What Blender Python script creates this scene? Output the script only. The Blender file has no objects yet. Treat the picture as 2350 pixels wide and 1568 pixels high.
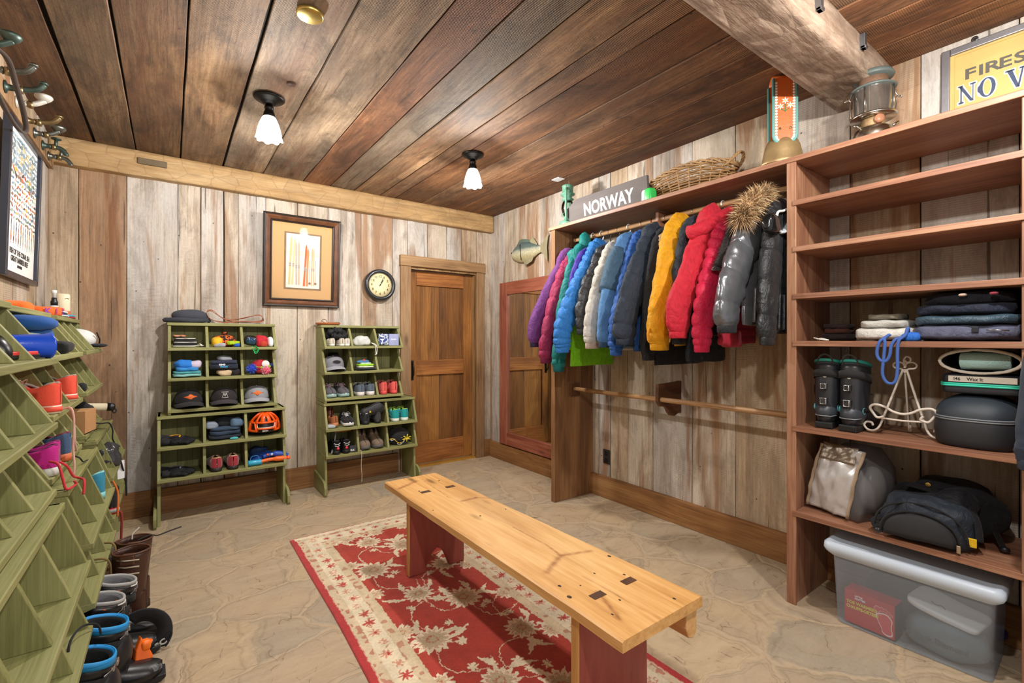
import bpy, math, random
import numpy as np
from math import pi, sin, cos, radians, sqrt
from mathutils import Vector, Matrix, noise, Euler
S = bpy.context.scene
COL = S.collection
random.seed(7)
# ---------------------------------------------------------------- camera, world, exposure
cd = bpy.data.cameras.new('camera'); cam = bpy.data.objects.new('camera', cd); COL.objects.link(cam)
cd.sensor_width = 36.0; cd.lens = 36*1071.84/2350; cd.shift_y = -0.00256; cd.clip_start = 0.02
cam.location = (0, 0, 1.3); cam.rotation_euler = (pi/2, 0, -0.631333562)
S.camera = cam
wd = bpy.data.worlds.new('world'); S.world = wd; wd.use_nodes = True
bg = wd.node_tree.nodes['Background']; bg.inputs[0].default_value = (1.0, 0.98, 0.96, 1); bg.inputs[1].default_value = 0.72  # even background added as soft fill, entering from behind the camera
S.view_settings.view_transform = 'Standard'; S.view_settings.look = 'None'
S.view_settings.exposure = 0.0; S.view_settings.gamma = 1.0
S.view_settings.use_curve_mapping = False
LAMP_W = 80.0
# ---------------------------------------------------------------- room dimensions (metres)
XL, XR, YB, ZC = -0.649, 2.890, 4.364, 2.652      # left wall, right wall, back wall, ceiling
XC = 2.460                                        # front of the built-in closet
YF = -1.0                                         # rear end of the room, wall left out so world light comes in
# ---------------------------------------------------------------- mesh helpers
def lin(h):
    h = h.lstrip('#'); o = []
    for i in (0, 2, 4):
        c = int(h[i:i+2], 16)/255
        o.append(c/12.92 if c <= .04045 else ((c+.055)/1.055)**2.4)
    return tuple(o)
def nz(p, s=1.0): return noise.noise(Vector(p)*s)
class MB:
    def __init__(s): s.v, s.f, s.c, s.m, s.s = [], [], [], [], []
    def add(s, vs, fs, col=(1, 1, 1), rnd=None, mi=0, smooth=True):
        n = len(s.v); r = random.random() if rnd is None else rnd
        s.v += [tuple(v) for v in vs]; s.c += [(col[0], col[1], col[2], r)]*len(vs)
        s.f += [tuple(i+n for i in f) for f in fs]; s.m += [mi]*len(fs); s.s += [smooth]*len(fs)
        return s
    def box(s, x0, x1, y0, y1, z0, z1, **k):
        k.setdefault('smooth', False)
        vs = [(x, y, z) for z in (z0, z1) for y in (y0, y1) for x in (x0, x1)]
        return s.add(vs, [(0, 2, 3, 1), (4, 5, 7, 6), (0, 1, 5, 4), (2, 6, 7, 3), (0, 4, 6, 2), (1, 3, 7, 5)], **k)
    def prism(s, poly, ax, a, b, **k):
        # poly: 2D points in the two other axes (x: (y,z); y: (x,z); z: (x,y))
        k.setdefault('smooth', False); n = len(poly)
        def P(p, t): return (t, p[0], p[1]) if ax == 'x' else (p[0], t, p[1]) if ax == 'y' else (p[0], p[1], t)
        vs = [P(p, a) for p in poly]+[P(p, b) for p in poly]
        fs = [tuple(range(n))[::-1], tuple(range(n, 2*n))]+[(i, (i+1) % n, n+(i+1) % n, n+i) for i in range(n)]
        return s.add(vs, fs, **k)
    def loft(s, rings, closed=True, cap=(True, True), loop=False, **k):
        n = len(rings[0]); vs = [p for r in rings for p in r]; fs = []
        R = len(rings); m = n if closed else n-1
        for i in range(R if loop else R-1):
            j = (i+1) % R
            for q in range(m):
                fs.append((i*n+q, i*n+(q+1) % n, j*n+(q+1) % n, j*n+q))
        if not loop and closed:
            if cap[0]: fs.append(tuple(range(n))[::-1])
            if cap[1]: fs.append(tuple((R-1)*n+i for i in range(n)))
        return s.add(vs, fs, **k)
    def tube(s, pts, r, seg=8, closed=False, cap=True, flat=1.0, **k):
        P = [Vector(p) for p in pts]; n = len(P); rings = []; u = None
        for i in range(n):
            if closed: t = P[(i+1) % n]-P[i-1]
            else: t = P[min(i+1, n-1)]-P[max(i-1, 0)]
            t = t.normalized() if t.length > 1e-9 else Vector((0, 0, 1))
            if u is None: u = t.orthogonal().normalized() if abs(t.z) > .98 else Vector((0, 0, 1)).cross(t).normalized()
            u = (u-t*u.dot(t)); u = u.normalized() if u.length > 1e-6 else t.orthogonal().normalized()
            w = t.cross(u); rr = r[i] if isinstance(r, (list, tuple)) else r
            rings.append([P[i]+u*(rr*cos(2*pi*q/seg))+w*(rr*flat*sin(2*pi*q/seg)) for q in range(seg)])
        return s.loft(rings, cap=(cap, cap), loop=closed, **k)
    def lathe(s, prof, c=(0, 0, 0), seg=24, ax='z', sx=1, sy=1, cap=(True, True), **k):
        rings = []
        for r, h in prof:
            ring = []
            for q in range(seg):
                a = 2*pi*q/seg; x, y = r*cos(a)*sx, r*sin(a)*sy
                ring.append((c[0]+x, c[1]+y, c[2]+h) if ax == 'z' else (c[0]+h, c[1]+x, c[2]+y) if ax == 'x' else (c[0]+y, c[1]+h, c[2]+x))
            rings.append(ring)
        return s.loft(rings, cap=cap, **k)
    def ball(s, c, r, seg=14, p=1.0, amp=0, fr=8, seed=0, zmin=None, **k):
        # super-ellipsoid with radii r, exponent p (<1 = boxier), lumpy by amp
        rx, ry, rz = (r, r, r) if not isinstance(r, (tuple, list)) else r
        rings = []; n2 = max(6, seg//2)
        sg = lambda v, e: math.copysign(abs(v)**e, v)
        for i in range(n2+1):
            th = -pi/2+pi*i/n2; th = max(min(th, pi/2-.04), -pi/2+.04); ring = []
            for q in range(seg):
                a = 2*pi*q/seg
                d = Vector((sg(cos(th), p)*sg(cos(a), p), sg(cos(th), p)*sg(sin(a), p), sg(sin(th), p)))
                f = 1+amp*nz((d.x*rx*fr+seed, d.y*ry*fr, d.z*rz*fr)) if amp else 1
                v = [c[0]+d.x*rx*f, c[1]+d.y*ry*f, c[2]+d.z*rz*f]
                if zmin is not None: v[2] = max(v[2], zmin)
                ring.append(v)
            rings.append(ring)
        return s.loft(rings, **k)
    def grid(s, fn, nu, nv, **k):
        vs = [fn(i/nu, j/nv) for j in range(nv+1) for i in range(nu+1)]
        fs = [(j*(nu+1)+i, j*(nu+1)+i+1, (j+1)*(nu+1)+i+1, (j+1)*(nu+1)+i) for j in range(nv) for i in range(nu)]
        return s.add(vs, fs, **k)
    def wob(s, amp, fr, seed=0):
        s.v = [tuple(Vector(v)+noise.noise_vector(Vector(v)*fr+Vector((seed, seed*1.7, 0)))*amp) for v in s.v]; return s
    def floor(s, z=0.0): s.v = [(v[0], v[1], max(z, v[2])) for v in s.v]; return s
    def xf(s, M): s.v = [tuple(M @ Vector(v)) for v in s.v]; return s
    def build(s, name, mats, parent=None, loc=None, bev=0, sub=0, solid=0, rot=None):
        me = bpy.data.meshes.new(name); me.from_pydata(s.v, [], s.f)
        mats = mats if isinstance(mats, (list, tuple)) else [mats]
        for m in mats: me.materials.append(m)
        if len(mats) > 1: me.polygons.foreach_set('material_index', s.m)
        me.polygons.foreach_set('use_smooth', s.s)
        at = me.attributes.new('Col', 'FLOAT_COLOR', 'POINT')
        at.data.foreach_set('color', np.array(s.c, dtype=np.float32).ravel())
        me.update()
        o = bpy.data.objects.new(name, me); COL.objects.link(o)
        if parent: o.parent = parent
        if loc: o.location = loc
        if rot: o.rotation_euler = rot
        if solid:
            q = o.modifiers.new('s', 'SOLIDIFY'); q.thickness = solid; q.offset = -1
        if bev:
            q = o.modifiers.new('b', 'BEVEL'); q.width = bev; q.segments = 2; q.limit_method = 'ANGLE'; q.angle_limit = radians(40)
        if sub:
            q = o.modifiers.new('u', 'SUBSURF'); q.levels = sub; q.render_levels = sub
        return o
def thing(name, label, cat, loc=(0, 0, 0), rz=0, group=None, rot=None):
    o = bpy.data.objects.new(name, None); COL.objects.link(o); o.empty_display_size = .05
    o.location = loc; o.rotation_euler = rot if rot else (0, 0, rz)
    o['label'] = label; o['category'] = cat
    if group: o['group'] = group
    return o
def tag(o, label, cat, group=None):
    o['label'] = label; o['category'] = cat
    if group: o['group'] = group
    return o
def struct(o): o['kind'] = 'structure'; return o
def place(o, loc, rz=0): o.location = loc; o.rotation_euler = (0, 0, rz); return o
_tm = {}
def text(mb, st, o, r, u, size, col=(1, 1, 1), ext=.0006, bold=0, sx=1.0, mi=0, align='LEFT', shear=0):
    cu = bpy.data.curves.new('t', 'FONT'); cu.body = st; cu.size = size; cu.extrude = ext; cu.offset = bold; cu.align_x = align; cu.resolution_u = 3; cu.shear = shear
    ob = bpy.data.objects.new('t', cu); me = ob.to_mesh()
    O, R, U = Vector(o), Vector(r).normalized(), Vector(u).normalized(); Nn = R.cross(U)
    vs = [O+R*(v.co.x*sx)+U*v.co.y+Nn*v.co.z for v in me.vertices]
    mb.add(vs, [tuple(p.vertices) for p in me.polygons], col=col, mi=mi, smooth=False)
    ob.to_mesh_clear(); bpy.data.objects.remove(ob); bpy.data.curves.remove(cu)
def smooth_path(pts, n=8, closed=False):
    P = [Vector(p) for p in pts]; N = len(P); out = []
    for i in range(N if closed else N-1):
        g = (lambda k: P[k % N]) if closed else (lambda k: P[max(0, min(N-1, k))])
        a, b, c, d = g(i-1), g(i), g(i+1), g(i+2)
        for q in range(n):
            t = q/n
            out.append(.5*((2*b)+(c-a)*t+(2*a-5*b+4*c-d)*t*t+(3*b-a-3*c+d)*t**3))
    if not closed: out.append(P[-1])
    return out
# ---------------------------------------------------------------- materials
class G:
    def __init__(s, name):
        s.m = bpy.data.materials.new(name); s.m.use_nodes = True; s.t = s.m.node_tree; s.t.nodes.clear()
        s.out = s.n('ShaderNodeOutputMaterial')
    def n(s, ty, i=None, **p):
        q = s.t.nodes.new(ty)
        for k, v in p.items(): setattr(q, k, v)
        for k, v in (i or {}).items():
            if isinstance(v, bpy.types.NodeSocket): s.t.links.new(v, q.inputs[k])
            else: q.inputs[k].default_value = v
        return q
    def math(s, op, a, b=0.0, c=None):
        q = s.n('ShaderNodeMath', {0: a, 1: b}, operation=op)
        if c is not None: s.n; q.inputs[2].default_value = c
        return q.outputs[0]
    def mix(s, f, a, b, mode='MIX'):
        q = s.n('ShaderNodeMix', None, data_type='RGBA', blend_type=mode)
        for i, v in ((0, f), (6, a), (7, b)):
            if isinstance(v, bpy.types.NodeSocket): s.t.links.new(v, q.inputs[i])
            else: q.inputs[i].default_value = v if i == 0 else (*v[:3], 1)
        return q.outputs[2]
    def ramp(s, f, stops, interp='LINEAR'):
        q = s.n('ShaderNodeValToRGB', {0: f}); e = q.color_ramp; e.interpolation = interp
        while len(e.elements) < len(stops): e.elements.new(.5)
        for el, (p, c) in zip(e.elements, stops): el.position = p; el.color = (*(c if isinstance(c, tuple) else (c, c, c)), 1)
        return q.outputs[0]
    def noise(s, v, sc, det=4, ro=.55, dist=0): return s.n('ShaderNodeTexNoise', {'Vector': v, 'Scale': sc, 'Detail': det, 'Roughness': ro, 'Distortion': dist}).outputs[0]
    def scale(s, v, x, y, z): return s.n('ShaderNodeVectorMath', {0: v, 1: (x, y, z)}, operation='MULTIPLY').outputs[0]
    def bsdf(s, col, rough=.6, metal=0, bump=None, bs=.3, bd=.002, **k):
        i = {'Base Color': col if isinstance(col, bpy.types.NodeSocket) else (*col[:3], 1), 'Roughness': rough, 'Metallic': metal}; i.update(k)
        b = s.n('ShaderNodeBsdfPrincipled', i)
        if bump is not None:
            q = s.n('ShaderNodeBump', {'Height': bump, 'Strength': bs, 'Distance': bd}); s.t.links.new(q.outputs[0], b.inputs['Normal'])
        s.t.links.new(b.outputs[0], s.out.inputs[0]); return s.m
def wood(name, dark, mid, light, ax, stain=None, fine=90, blot=5, saw=0.0, rough=.7, stain_amt=.35, knots=.5, bump=.35, stain_lo=.56, saw_f=190, grey=None, nails=0, stain_w=.14, grime=0, hew=0):
    g = G(name); tc = g.n('ShaderNodeTexCoord').outputs['Object']
    at = g.n('ShaderNodeAttribute', None, attribute_name='Col'); r = at.outputs['Alpha']
    off = g.n('ShaderNodeCombineXYZ', {0: g.math('MULTIPLY', r, 37.), 1: g.math('MULTIPLY', r, 91.), 2: g.math('MULTIPLY', r, 53.)}).outputs[0]
    p = g.n('ShaderNodeVectorMath', {0: tc, 1: off}).outputs[0]
    def st(along, across): return g.scale(p, *[along if a == ax else across for a in 'xyz'])
    wav = g.noise(st(.9, 3.), 1.0, 2)
    pd = g.n('ShaderNodeVectorMath', {0: st(1., 1.), 1: g.scale(g.n('ShaderNodeCombineXYZ', {0: wav, 1: wav, 2: wav}).outputs[0], *[.0 if a == ax else .05 for a in 'xyz'])}).outputs[0]
    f1 = g.noise(g.scale(pd, *[2.2 if a == ax else fine for a in 'xyz']), 1.0, 5, .65)
    b1 = g.noise(st(blot*.22, blot), 1.0, 4, .6, .6)
    fac = g.math('ADD', g.math('MULTIPLY', f1, .45), g.math('MULTIPLY', b1, .55))
    c = g.ramp(fac, [(.3, lin(dark)), (.48, lin(mid)), (.68, lin(light))])
    if grey: c = g.mix(g.ramp(g.noise(st(.8, 3.), 1.3, 3), [(.45, 0.), (.62, .75)]), c, lin(grey))
    if stain:
        s1 = g.noise(st(.42, 5.2), 1.0, 5, .6, .5)
        c = g.mix(g.math('MULTIPLY', g.ramp(s1, [(stain_lo, 0.), (stain_lo+stain_w, 1.)]), stain_amt), c, lin(stain))
    vo = g.n('ShaderNodeTexVoronoi', {'Vector': st(1.6, 5.5), 'Scale': 1.0, 'Randomness': 1.0}).outputs['Distance']
    kn = g.ramp(vo, [(.05, 1.), (.13, 0.)])
    c = g.mix(g.math('MULTIPLY', kn, knots), c, tuple(.35*x for x in lin(dark)))
    h = f1
    if grime:
        # weathered, blotchy grey-black patina and fine grit of old barn boards
        gm = g.ramp(g.noise(st(2.2, 6.), 1.0, 8, .72, .8), [(.36, 1.), (.52, 0.)])
        c = g.mix(g.math('MULTIPLY', gm, grime), c, tuple(.6*x for x in lin(dark)))
        gr = g.noise(st(34., 95.), 1.0, 4, .7)
        c = g.mix(g.math('MULTIPLY', g.ramp(gr, [(.34, 1.), (.5, 0.)]), grime*.55), c, lin(dark))
        h = g.math('ADD', f1, g.math('MULTIPLY', gr, .5))
    if hew:
        # axe facets along a hand-hewn beam
        hv = g.scale(p, *[6.5 if a == ax else 11. for a in 'xyz'])
        he = g.n('ShaderNodeTexVoronoi', {'Vector': hv, 'Scale': 1.0}, feature='DISTANCE_TO_EDGE').outputs['Distance']
        hc = g.n('ShaderNodeSeparateColor', {0: g.n('ShaderNodeTexVoronoi', {'Vector': hv, 'Scale': 1.0}).outputs['Color']}).outputs[0]
        c = g.mix(g.math('MULTIPLY', g.ramp(he, [(.0, 1.), (.035, 0.)]), hew), c, lin(dark)); c = g.mix(g.math('MULTIPLY', hc, hew*.5), c, lin(dark))
        h = g.math('ADD', h, g.math('MULTIPLY', g.ramp(he, [(.0, 0.), (.3, 1.)]), 1.2))
    if nails:
        # old nail holes and short drying checks
        nh = g.n('ShaderNodeTexVoronoi', {'Vector': p, 'Scale': 8.5, 'Randomness': 1.0}).outputs['Distance']
        c = g.mix(g.math('MULTIPLY', g.ramp(nh, [(.035, 1.), (.05, 0.)]), nails), c, lin('1d1712'))
        ck = g.noise(g.scale(pd, *[1.1 if a == ax else 42. for a in 'xyz']), 1.0, 2, .5)
        c = g.mix(g.math('MULTIPLY', g.ramp(ck, [(.27, .85), (.31, 0.)]), nails), c, lin('3a2d22'))
    if saw:
        w = g.n('ShaderNodeTexWave', {'Vector': p, 'Scale': saw_f/6.28, 'Distortion': 1.2, 'Detail': 2., 'Detail Scale': 1.5}, wave_type='BANDS', bands_direction=ax.upper()).outputs['Fac']
        msk = g.ramp(g.noise(st(1.2, 2.5), 1.0, 2), [(.42, 0.), (.6, 1.)])
        w = g.math('MULTIPLY', w, msk)
        c = g.mix(g.math('MULTIPLY', w, saw), c, tuple(.55*x for x in lin(mid)))
        h = g.math('ADD', h, g.math('MULTIPLY', w, saw*1.2))
    c = g.mix(1.0, c, at.outputs['Color'], 'MULTIPLY')
    return g.bsdf(c, rough, bump=h, bs=bump, bd=.004)
_mc = {}
def mat(hx, rough=.55, metal=0, name=None, nb=0, bs=.25, var=.0, sheen=0, coat=0, vcol=False, fr=300, alpha=None, trans=0, emit=None):
    key = (hx, rough, metal, nb, bs, var, sheen, coat, vcol, fr, trans, emit)
    if key in _mc: return _mc[key]
    g = G(name or 'paint_'+hx); c = lin(hx); k = {}
    tc = g.n('ShaderNodeTexCoord').outputs['Object']; cc = (*c, 1)
    if vcol: cc = g.n('ShaderNodeAttribute', None, attribute_name='Col').outputs['Color']
    if var:
        n1 = g.noise(tc, 14., 4)
        cc = g.mix(g.math('MULTIPLY', g.ramp(n1, [(.3, 0.), (.7, 1.)]), var), cc if vcol else c, tuple(x*.35 for x in c)) if not vcol else g.mix(g.math('MULTIPLY', n1, var), cc, (0, 0, 0))
    if sheen: k['Sheen Weight'] = sheen; k['Sheen Roughness'] = .5
    if coat: k['Coat Weight'] = coat; k['Coat Roughness'] = .15
    if trans: k['Transmission Weight'] = trans; k['IOR'] = 1.3
    if emit: k['Emission Color'] = (*c, 1); k['Emission Strength'] = emit
    b = g.noise(tc, fr, 3) if nb else None
    _mc[key] = g.bsdf(cc, rough, metal, bump=b, bs=bs, bd=.003, **k); return _mc[key]
def fab(hx, bs=.35, fr=500, var=.12, rough=.85): return mat(hx, rough, name='fabric_'+hx, nb=1, bs=bs, fr=fr, var=var, sheen=.06)
_ny = {}
def nyl(hx, rough=.45):
    # woven shell cloth: fine creases and soft sheen
    if (hx, rough) in _ny: return _ny[hx, rough]
    g = G('nylon_'+hx); tc = g.n('ShaderNodeTexCoord').outputs['Object']; c = lin(hx)
    w = g.noise(g.scale(tc, 1., 1., .7), 19., 5, .62, 1.8); f = g.noise(tc, 420., 2)
    col = g.mix(g.math('MULTIPLY', g.ramp(w, [(.35, 0.), (.62, 1.)]), .3), tuple(x*.72 for x in c), tuple(min(1, x*1.25+.01) for x in c))
    _ny[hx, rough] = g.bsdf(col, min(.8, rough+.18), bump=g.math('ADD', w, g.math('MULTIPLY', f, .04)), bs=.85, bd=.012, **{'Sheen Weight': .04, 'Specular IOR Level': .28 if rough > .3 else .55})
    return _ny[hx, rough]
def pla(hx, rough=.35): return mat(hx, rough, name='plastic_'+hx, nb=1, bs=.08, fr=120, var=.06)
def met(hx, rough=.3): return mat(hx, rough, 1.0, name='metal_'+hx, nb=1, bs=.1, fr=60, var=.15)
VC = mat('ffffff', .7, name='printed_surface', vcol=True)
VCF = mat('ffffff', .9, name='printed_fabric', vcol=True, nb=1, fr=500, bs=.3)
# ---------------------------------------------------------------- setting materials
W_WALL = wood('barn_wall_wood', '71655a', 'aca093', 'd6cfc6', 'z', stain='855a2e', saw=.3, grey='bdbab5', stain_amt=.75, stain_lo=.555, fine=75, knots=.25, bump=.5, nails=.9, stain_w=.07, grime=.4)
W_CEIL = wood('barn_ceiling_wood', '3d3229', '958370', 'd3c4b0', 'y', stain='76492f', saw=.4, grey='7d746b', stain_amt=.6, stain_lo=.52, fine=60, rough=.75, saw_f=260, bump=.55, nails=.8, grime=.6)
W_BEAM = wood('hewn_beam_wood', '7d6243', 'b3905f', 'cbae82', 'x', stain='6b4824', fine=55, stain_amt=.4, knots=.35, bump=.6, hew=.45, grime=.25)
W_BEAMG = wood('grey_beam_wood', '6b5747', '9a8573', 'c6b39d', 'x', stain='70452b', fine=45, stain_amt=.45, knots=.35, bump=.9, stain_lo=.5, grime=.6, hew=.25)
W_BASE_X = wood('baseboard_wood_x', '4d3118', '84592f', 'a67d4e', 'x', stain='573316', stain_amt=.4)
W_BASE_Y = wood('baseboard_wood_y', '4d3118', '84592f', 'a67d4e', 'y', stain='573316', stain_amt=.4)
W_DOOR_Z = wood('door_wood_z', '3f2b18', '98754a', 'c9a268', 'z', stain='3a2615', stain_amt=.8, stain_lo=.56, saw=.12)
W_DOOR_X = wood('door_wood_x', '573a20', 'a5784c', 'd0a874', 'x', stain='4a3018', stain_amt=.5, stain_lo=.55, saw=.12)
W_TRIM_Z = wood('door_trim_wood_z', '5e442c', '8d6c49', 'aa8c69', 'z', stain='5a3a20', stain_amt=.4)
W_TRIM_X = wood('door_trim_wood_x', '5e442c', '92704a', 'b3956f', 'x', stain='5a3a20', stain_amt=.4)
DARK = mat('0d0906', .9, name='gap_black')
def planks_wall(name, seams, fixed, ax, z0, z1, tints, flip=1, gap=.006, ragged=0.0):
    # vertical boards; ax 'x' = boards run along a wall of constant y (fixed) and 'y' = constant x
    mb = MB()
    for i in range(len(seams)-1):
        a, b = seams[i], seams[i+1]; g1 = gap*(.35+.9*random.random()); g2 = gap*(.35+.9*random.random())
        t = tints[i % len(tints)]; d = .004*random.random()
        n = 16; L = []; R = []
        for k in range(n+1):
            z = z0+(z1-z0)*k/n
            L.append((a+g1*(.5+.5*nz((i*3.1, z*2.3, 1))), z)); R.append((b-g2*(.5+.5*nz((i*5.7, z*2.1, 2))), z))
        bow = lambda s: 0
        rings = []
        for (l, z), (r, _) in zip(L, R):
            f = fixed+flip*d
            if ax == 'x': rings.append([(l, f+.02*flip, z), (l, f+.002*flip, z), (l+.003, f, z), (r-.003, f, z), (r, f+.002*flip, z), (r, f+.02*flip, z)])
            else: rings.append([(f+.02*flip, l, z), (f+.002*flip, l, z), (f, l+.003, z), (f, r-.003, z), (f+.002*flip, r, z), (f+.02*flip, r, z)])
        mb.loft(rings, closed=True, col=t, rnd=random.random(), smooth=False)
    e = .021*flip; a, b = seams[0], seams[-1]
    if ax == 'x': mb.box(a, b, min(fixed+e, fixed+e*2), max(fixed+e, fixed+e*2), z0, z1, mi=1)
    else: mb.box(min(fixed+e, fixed+e*2), max(fixed+e, fixed+e*2), a, b, z0, z1, mi=1)
    return struct(mb.build(name, [W_WALL, DARK]))
T = lambda *h: [tuple(c/.62 for c in lin(x)) for x in h]
GW, CR, TN, BR = T('d2d1d0', 'd8d2c8', 'cdbfaa', 'b3967a')
# back wall, with an opening where the door stands
bs_ = [XL-.03, -.513, -.255, .045, .191, .344, .444, .643, .887, 1.143, 1.442, 1.748, 1.905]
planks_wall('wall_back', bs_, YB, 'x', 0, 2.66, [TN, BR, GW, CR, GW, CR, GW, CR, CR, GW, CR, GW], 1)
planks_wall('wall_back_over_door', [1.905, 2.12, 2.34, 2.52, 2.71], YB, 'x', 2.0, 2.66, [GW, CR, GW, TN], 1)
planks_wall('wall_back_corner', [2.71, XR+.03], YB, 'x', 0, 2.66, [CR], 1)
rs = [YF, -.6, -.25, .04, .326, .648, .937, 1.242, 1.553, 1.859, 2.182, 2.42, 2.60, 2.725, 3.10, 3.488, 3.854, 4.079, YB+.03]
planks_wall('wall_right', rs, XR, 'y', 0, 2.66, [CR, GW, TN, CR, GW, TN, GW, TN, CR, GW, CR, TN, GW, CR, GW, CR, CR, GW], 1)
ls = [YF, -.7, -.35, .05, .4, .72, 1.1, 1.45, 1.8, 2.1, 2.45, 2.8, 3.12, 3.4, 3.72, 3.98, 4.2, YB+.03]
planks_wall('wall_left', ls, XL, 'y', 0, 2.66, [CR, TN, GW, TN, CR, TN, GW, CR, TN], -1)
# ceiling boards run towards the back wall
mb = MB()
cs = [XL-.05, -.418, -.20, .060, .335, .615, .922, 1.143, 1.36, 1.60, 1.745, 2.02, 2.22, 2.42, 2.665, XR+.05]
ct = T('85684c', '93806a', '9a8468', 'b39c82', 'cfc6bb', 'c4b8aa', 'b58a6c', 'b3ada4', 'cdb498', 'b89c82', 'a9825f', 'b79a80', 'ab8668', 'ab8260', '9d7858')
for i in range(len(cs)-1):
    a, b = cs[i], cs[i+1]; n = 60; rings = []; wide = i == 0 or i == 3
    rnd = random.random(); dz = .006*random.random()
    for k in range(n+1):
        y = YF+(YB+.05-YF)*k/n
        l = a+.004+.004*nz((i*4.3, y*3., 0)); r = b-.004-.004*nz((i*2.9, y*3., 5))-(.012*max(0, nz((i, y*1.6, 9)))+.008 if wide else 0)
        z = ZC+dz
        rings.append([(l, y, z+.02), (l, y, z+.003), (l+.003, y, z), (r-.003, y, z), (r, y, z+.003), (r, y, z+.02)])
    mb.loft(rings, col=ct[i], rnd=rnd, smooth=False)
mb.box(XL-.1, XR+.1, YF, YB+.1, ZC+.028, ZC+.04, mi=1)
struct(mb.build('ceiling', [W_CEIL, DARK]))
# flagstone floor
g = G('flagstone'); tc = g.n('ShaderNodeTexCoord').outputs['Object']
wob = g.n('ShaderNodeTexNoise', {'Vector': tc, 'Scale': 4.5, 'Detail': 4.}).outputs['Color']
pv = g.n('ShaderNodeVectorMath', {0: tc, 1: g.n('ShaderNodeVectorMath', {0: wob, 'Scale': .2}, operation='SCALE').outputs[0]}).outputs[0]
pv = g.scale(pv, 1., 1.25, 0.)
ve = g.n('ShaderNodeTexVoronoi', {'Vector': pv, 'Scale': 2.5, 'Randomness': .95}, feature='DISTANCE_TO_EDGE').outputs['Distance']
vc = g.n('ShaderNodeTexVoronoi', {'Vector': pv, 'Scale': 2.5, 'Randomness': .95})
hue = g.n('ShaderNodeSeparateColor', {0: vc.outputs['Color']}).outputs[0]
stone = g.ramp(hue, [(.0, lin('a1988a')), (.25, lin('b9a78f')), (.5, lin('aa9e90')), (.75, lin('c4af92')), (1., lin('a0998f'))])
n1 = g.noise(g.scale(tc, 3., 7., 1.), 1.6, 7, .68, .8); n2 = g.noise(tc, 60, 4)
stone = g.mix(g.ramp(n1, [(.38, 0.), (.68, .5)]), stone, lin('83735f'))
stone = g.mix(g.ramp(g.noise(tc, 2.2, 3), [(.45, 0.), (.7, .5)]), stone, lin('c0a684'))
stone = g.mix(g.math('MULTIPLY', n2, .35), stone, lin('cdbca0'))
mor = g.mix(g.noise(tc, 40, 4), lin('ab9a82'), lin('c4b299'))
em = g.ramp(g.math('ADD', ve, g.math('MULTIPLY', g.noise(tc, 14, 4), .05)), [(.035, 0.), (.06, 1.)])
crk = g.n('ShaderNodeTexVoronoi', {'Vector': g.scale(pv, 1.3, .7, 1.), 'Scale': 5.3}, feature='DISTANCE_TO_EDGE').outputs['Distance']
ck = g.math('MULTIPLY', g.ramp(crk, [(.0, 1.), (.012, 0.)]), g.ramp(n1, [(.48, 0.), (.6, .8)]))
c = g.mix(em, mor, stone); c = g.mix(ck, c, lin('5a4733'))
rim = g.ramp(ve, [(.045, 0.), (.06, .45), (.075, 0.)]); c = g.mix(g.math('MULTIPLY', rim, n1), c, lin('5d4e3d'))
hh = g.math('ADD', g.math('ADD', g.math('MULTIPLY', em, .7), g.math('MULTIPLY', n1, .9)), g.math('MULTIPLY', n2, .15))
c = g.mix(1.0, c, (.97, .92, .84), 'MULTIPLY'); STONE = g.bsdf(c, .62, bump=hh, bs=.45, bd=.012)
mb = MB(); mb.grid(lambda u, v: (XL-.1+u*(XR-XL+.2), YF+v*(YB+.2-YF), 0), 2, 2, smooth=False)
struct(mb.build('floor', STONE))
# hewn beam along the top of the back wall, with a mortise pocket near its left end
def hewn(x0, x1, y0, y1, z0, z1, nx, amp, seed, tint=(1, 1, 1)):
    mb = MB(); rings = []
    prof = []
    for (a, b), (c_, d) in (((y0, z1), (y0, z0)), ((y0, z0), (y1, z0)), ((y1, z0), (y1, z1)), ((y1, z1), (y0, z1))):
        for k in range(8): prof.append((a+(c_-a)*k/8, b+(d-b)*k/8))
    for i in range(nx+1):
        x = x0+(x1-x0)*i/nx; ring = []
        for (y, z) in prof:
            e = amp*(nz((x*7, y*9+seed, z*9))+.7*nz((x*2.5, y*3+seed, z*3+4))) if z < z1-.01 else 0
            cy, cz = (y0+y1)/2, (z0+z1)/2
            k = (abs((y-cy)/((y1-y0)/2)), abs((z-cz)/((z1-z0)/2)))
            ch = .07*max(0, min(k)-.75)
            ring.append((x, y+(e-ch*(y-cy)), z+(e*.8-ch*(z-cz))))
        rings.append(ring)
    mb.loft(rings, col=tint, smooth=True, rnd=.3+seed*.01); return mb
mb = hewn(XL, XR-.005, YB-.075, YB+.01, 2.475, 2.655, 200, .0065, 3)
struct(mb.build('trim_1', W_BEAM))
mb = MB(); mb.box(-.19, -.02, YB-.092, YB-.055, 2.558, 2.602)
tag(mb.build('wood_block', mat('6f5f48', .8, nb=1, var=.4, fr=40), bev=.004), 'small grey-brown wood block let into the beam above the back wall', 'block')
mb = hewn(-.7, XR-.002, .76, .987, 2.505, 2.66, 170, .009, 8)
struct(mb.build('trim_2', W_BEAMG))
for x, z0, z1, w in ((2.48, 2.585, 2.652, .028), (2.015, 2.56, 2.652, .028)):
    mb = MB(); mb.box(x-w/2, x+w/2, .742, .764, z0, z1).box(x-w/2, x+w/2, .738, .760, z0, z0+.012)
    tag(mb.build('metal_bracket', met('9aa0a8', .4), bev=.002), 'grey metal bracket on the big beam '+('nearer the yellow sign' if x > 2.3 else 'beside the wooden peg'), 'bracket')
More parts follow.
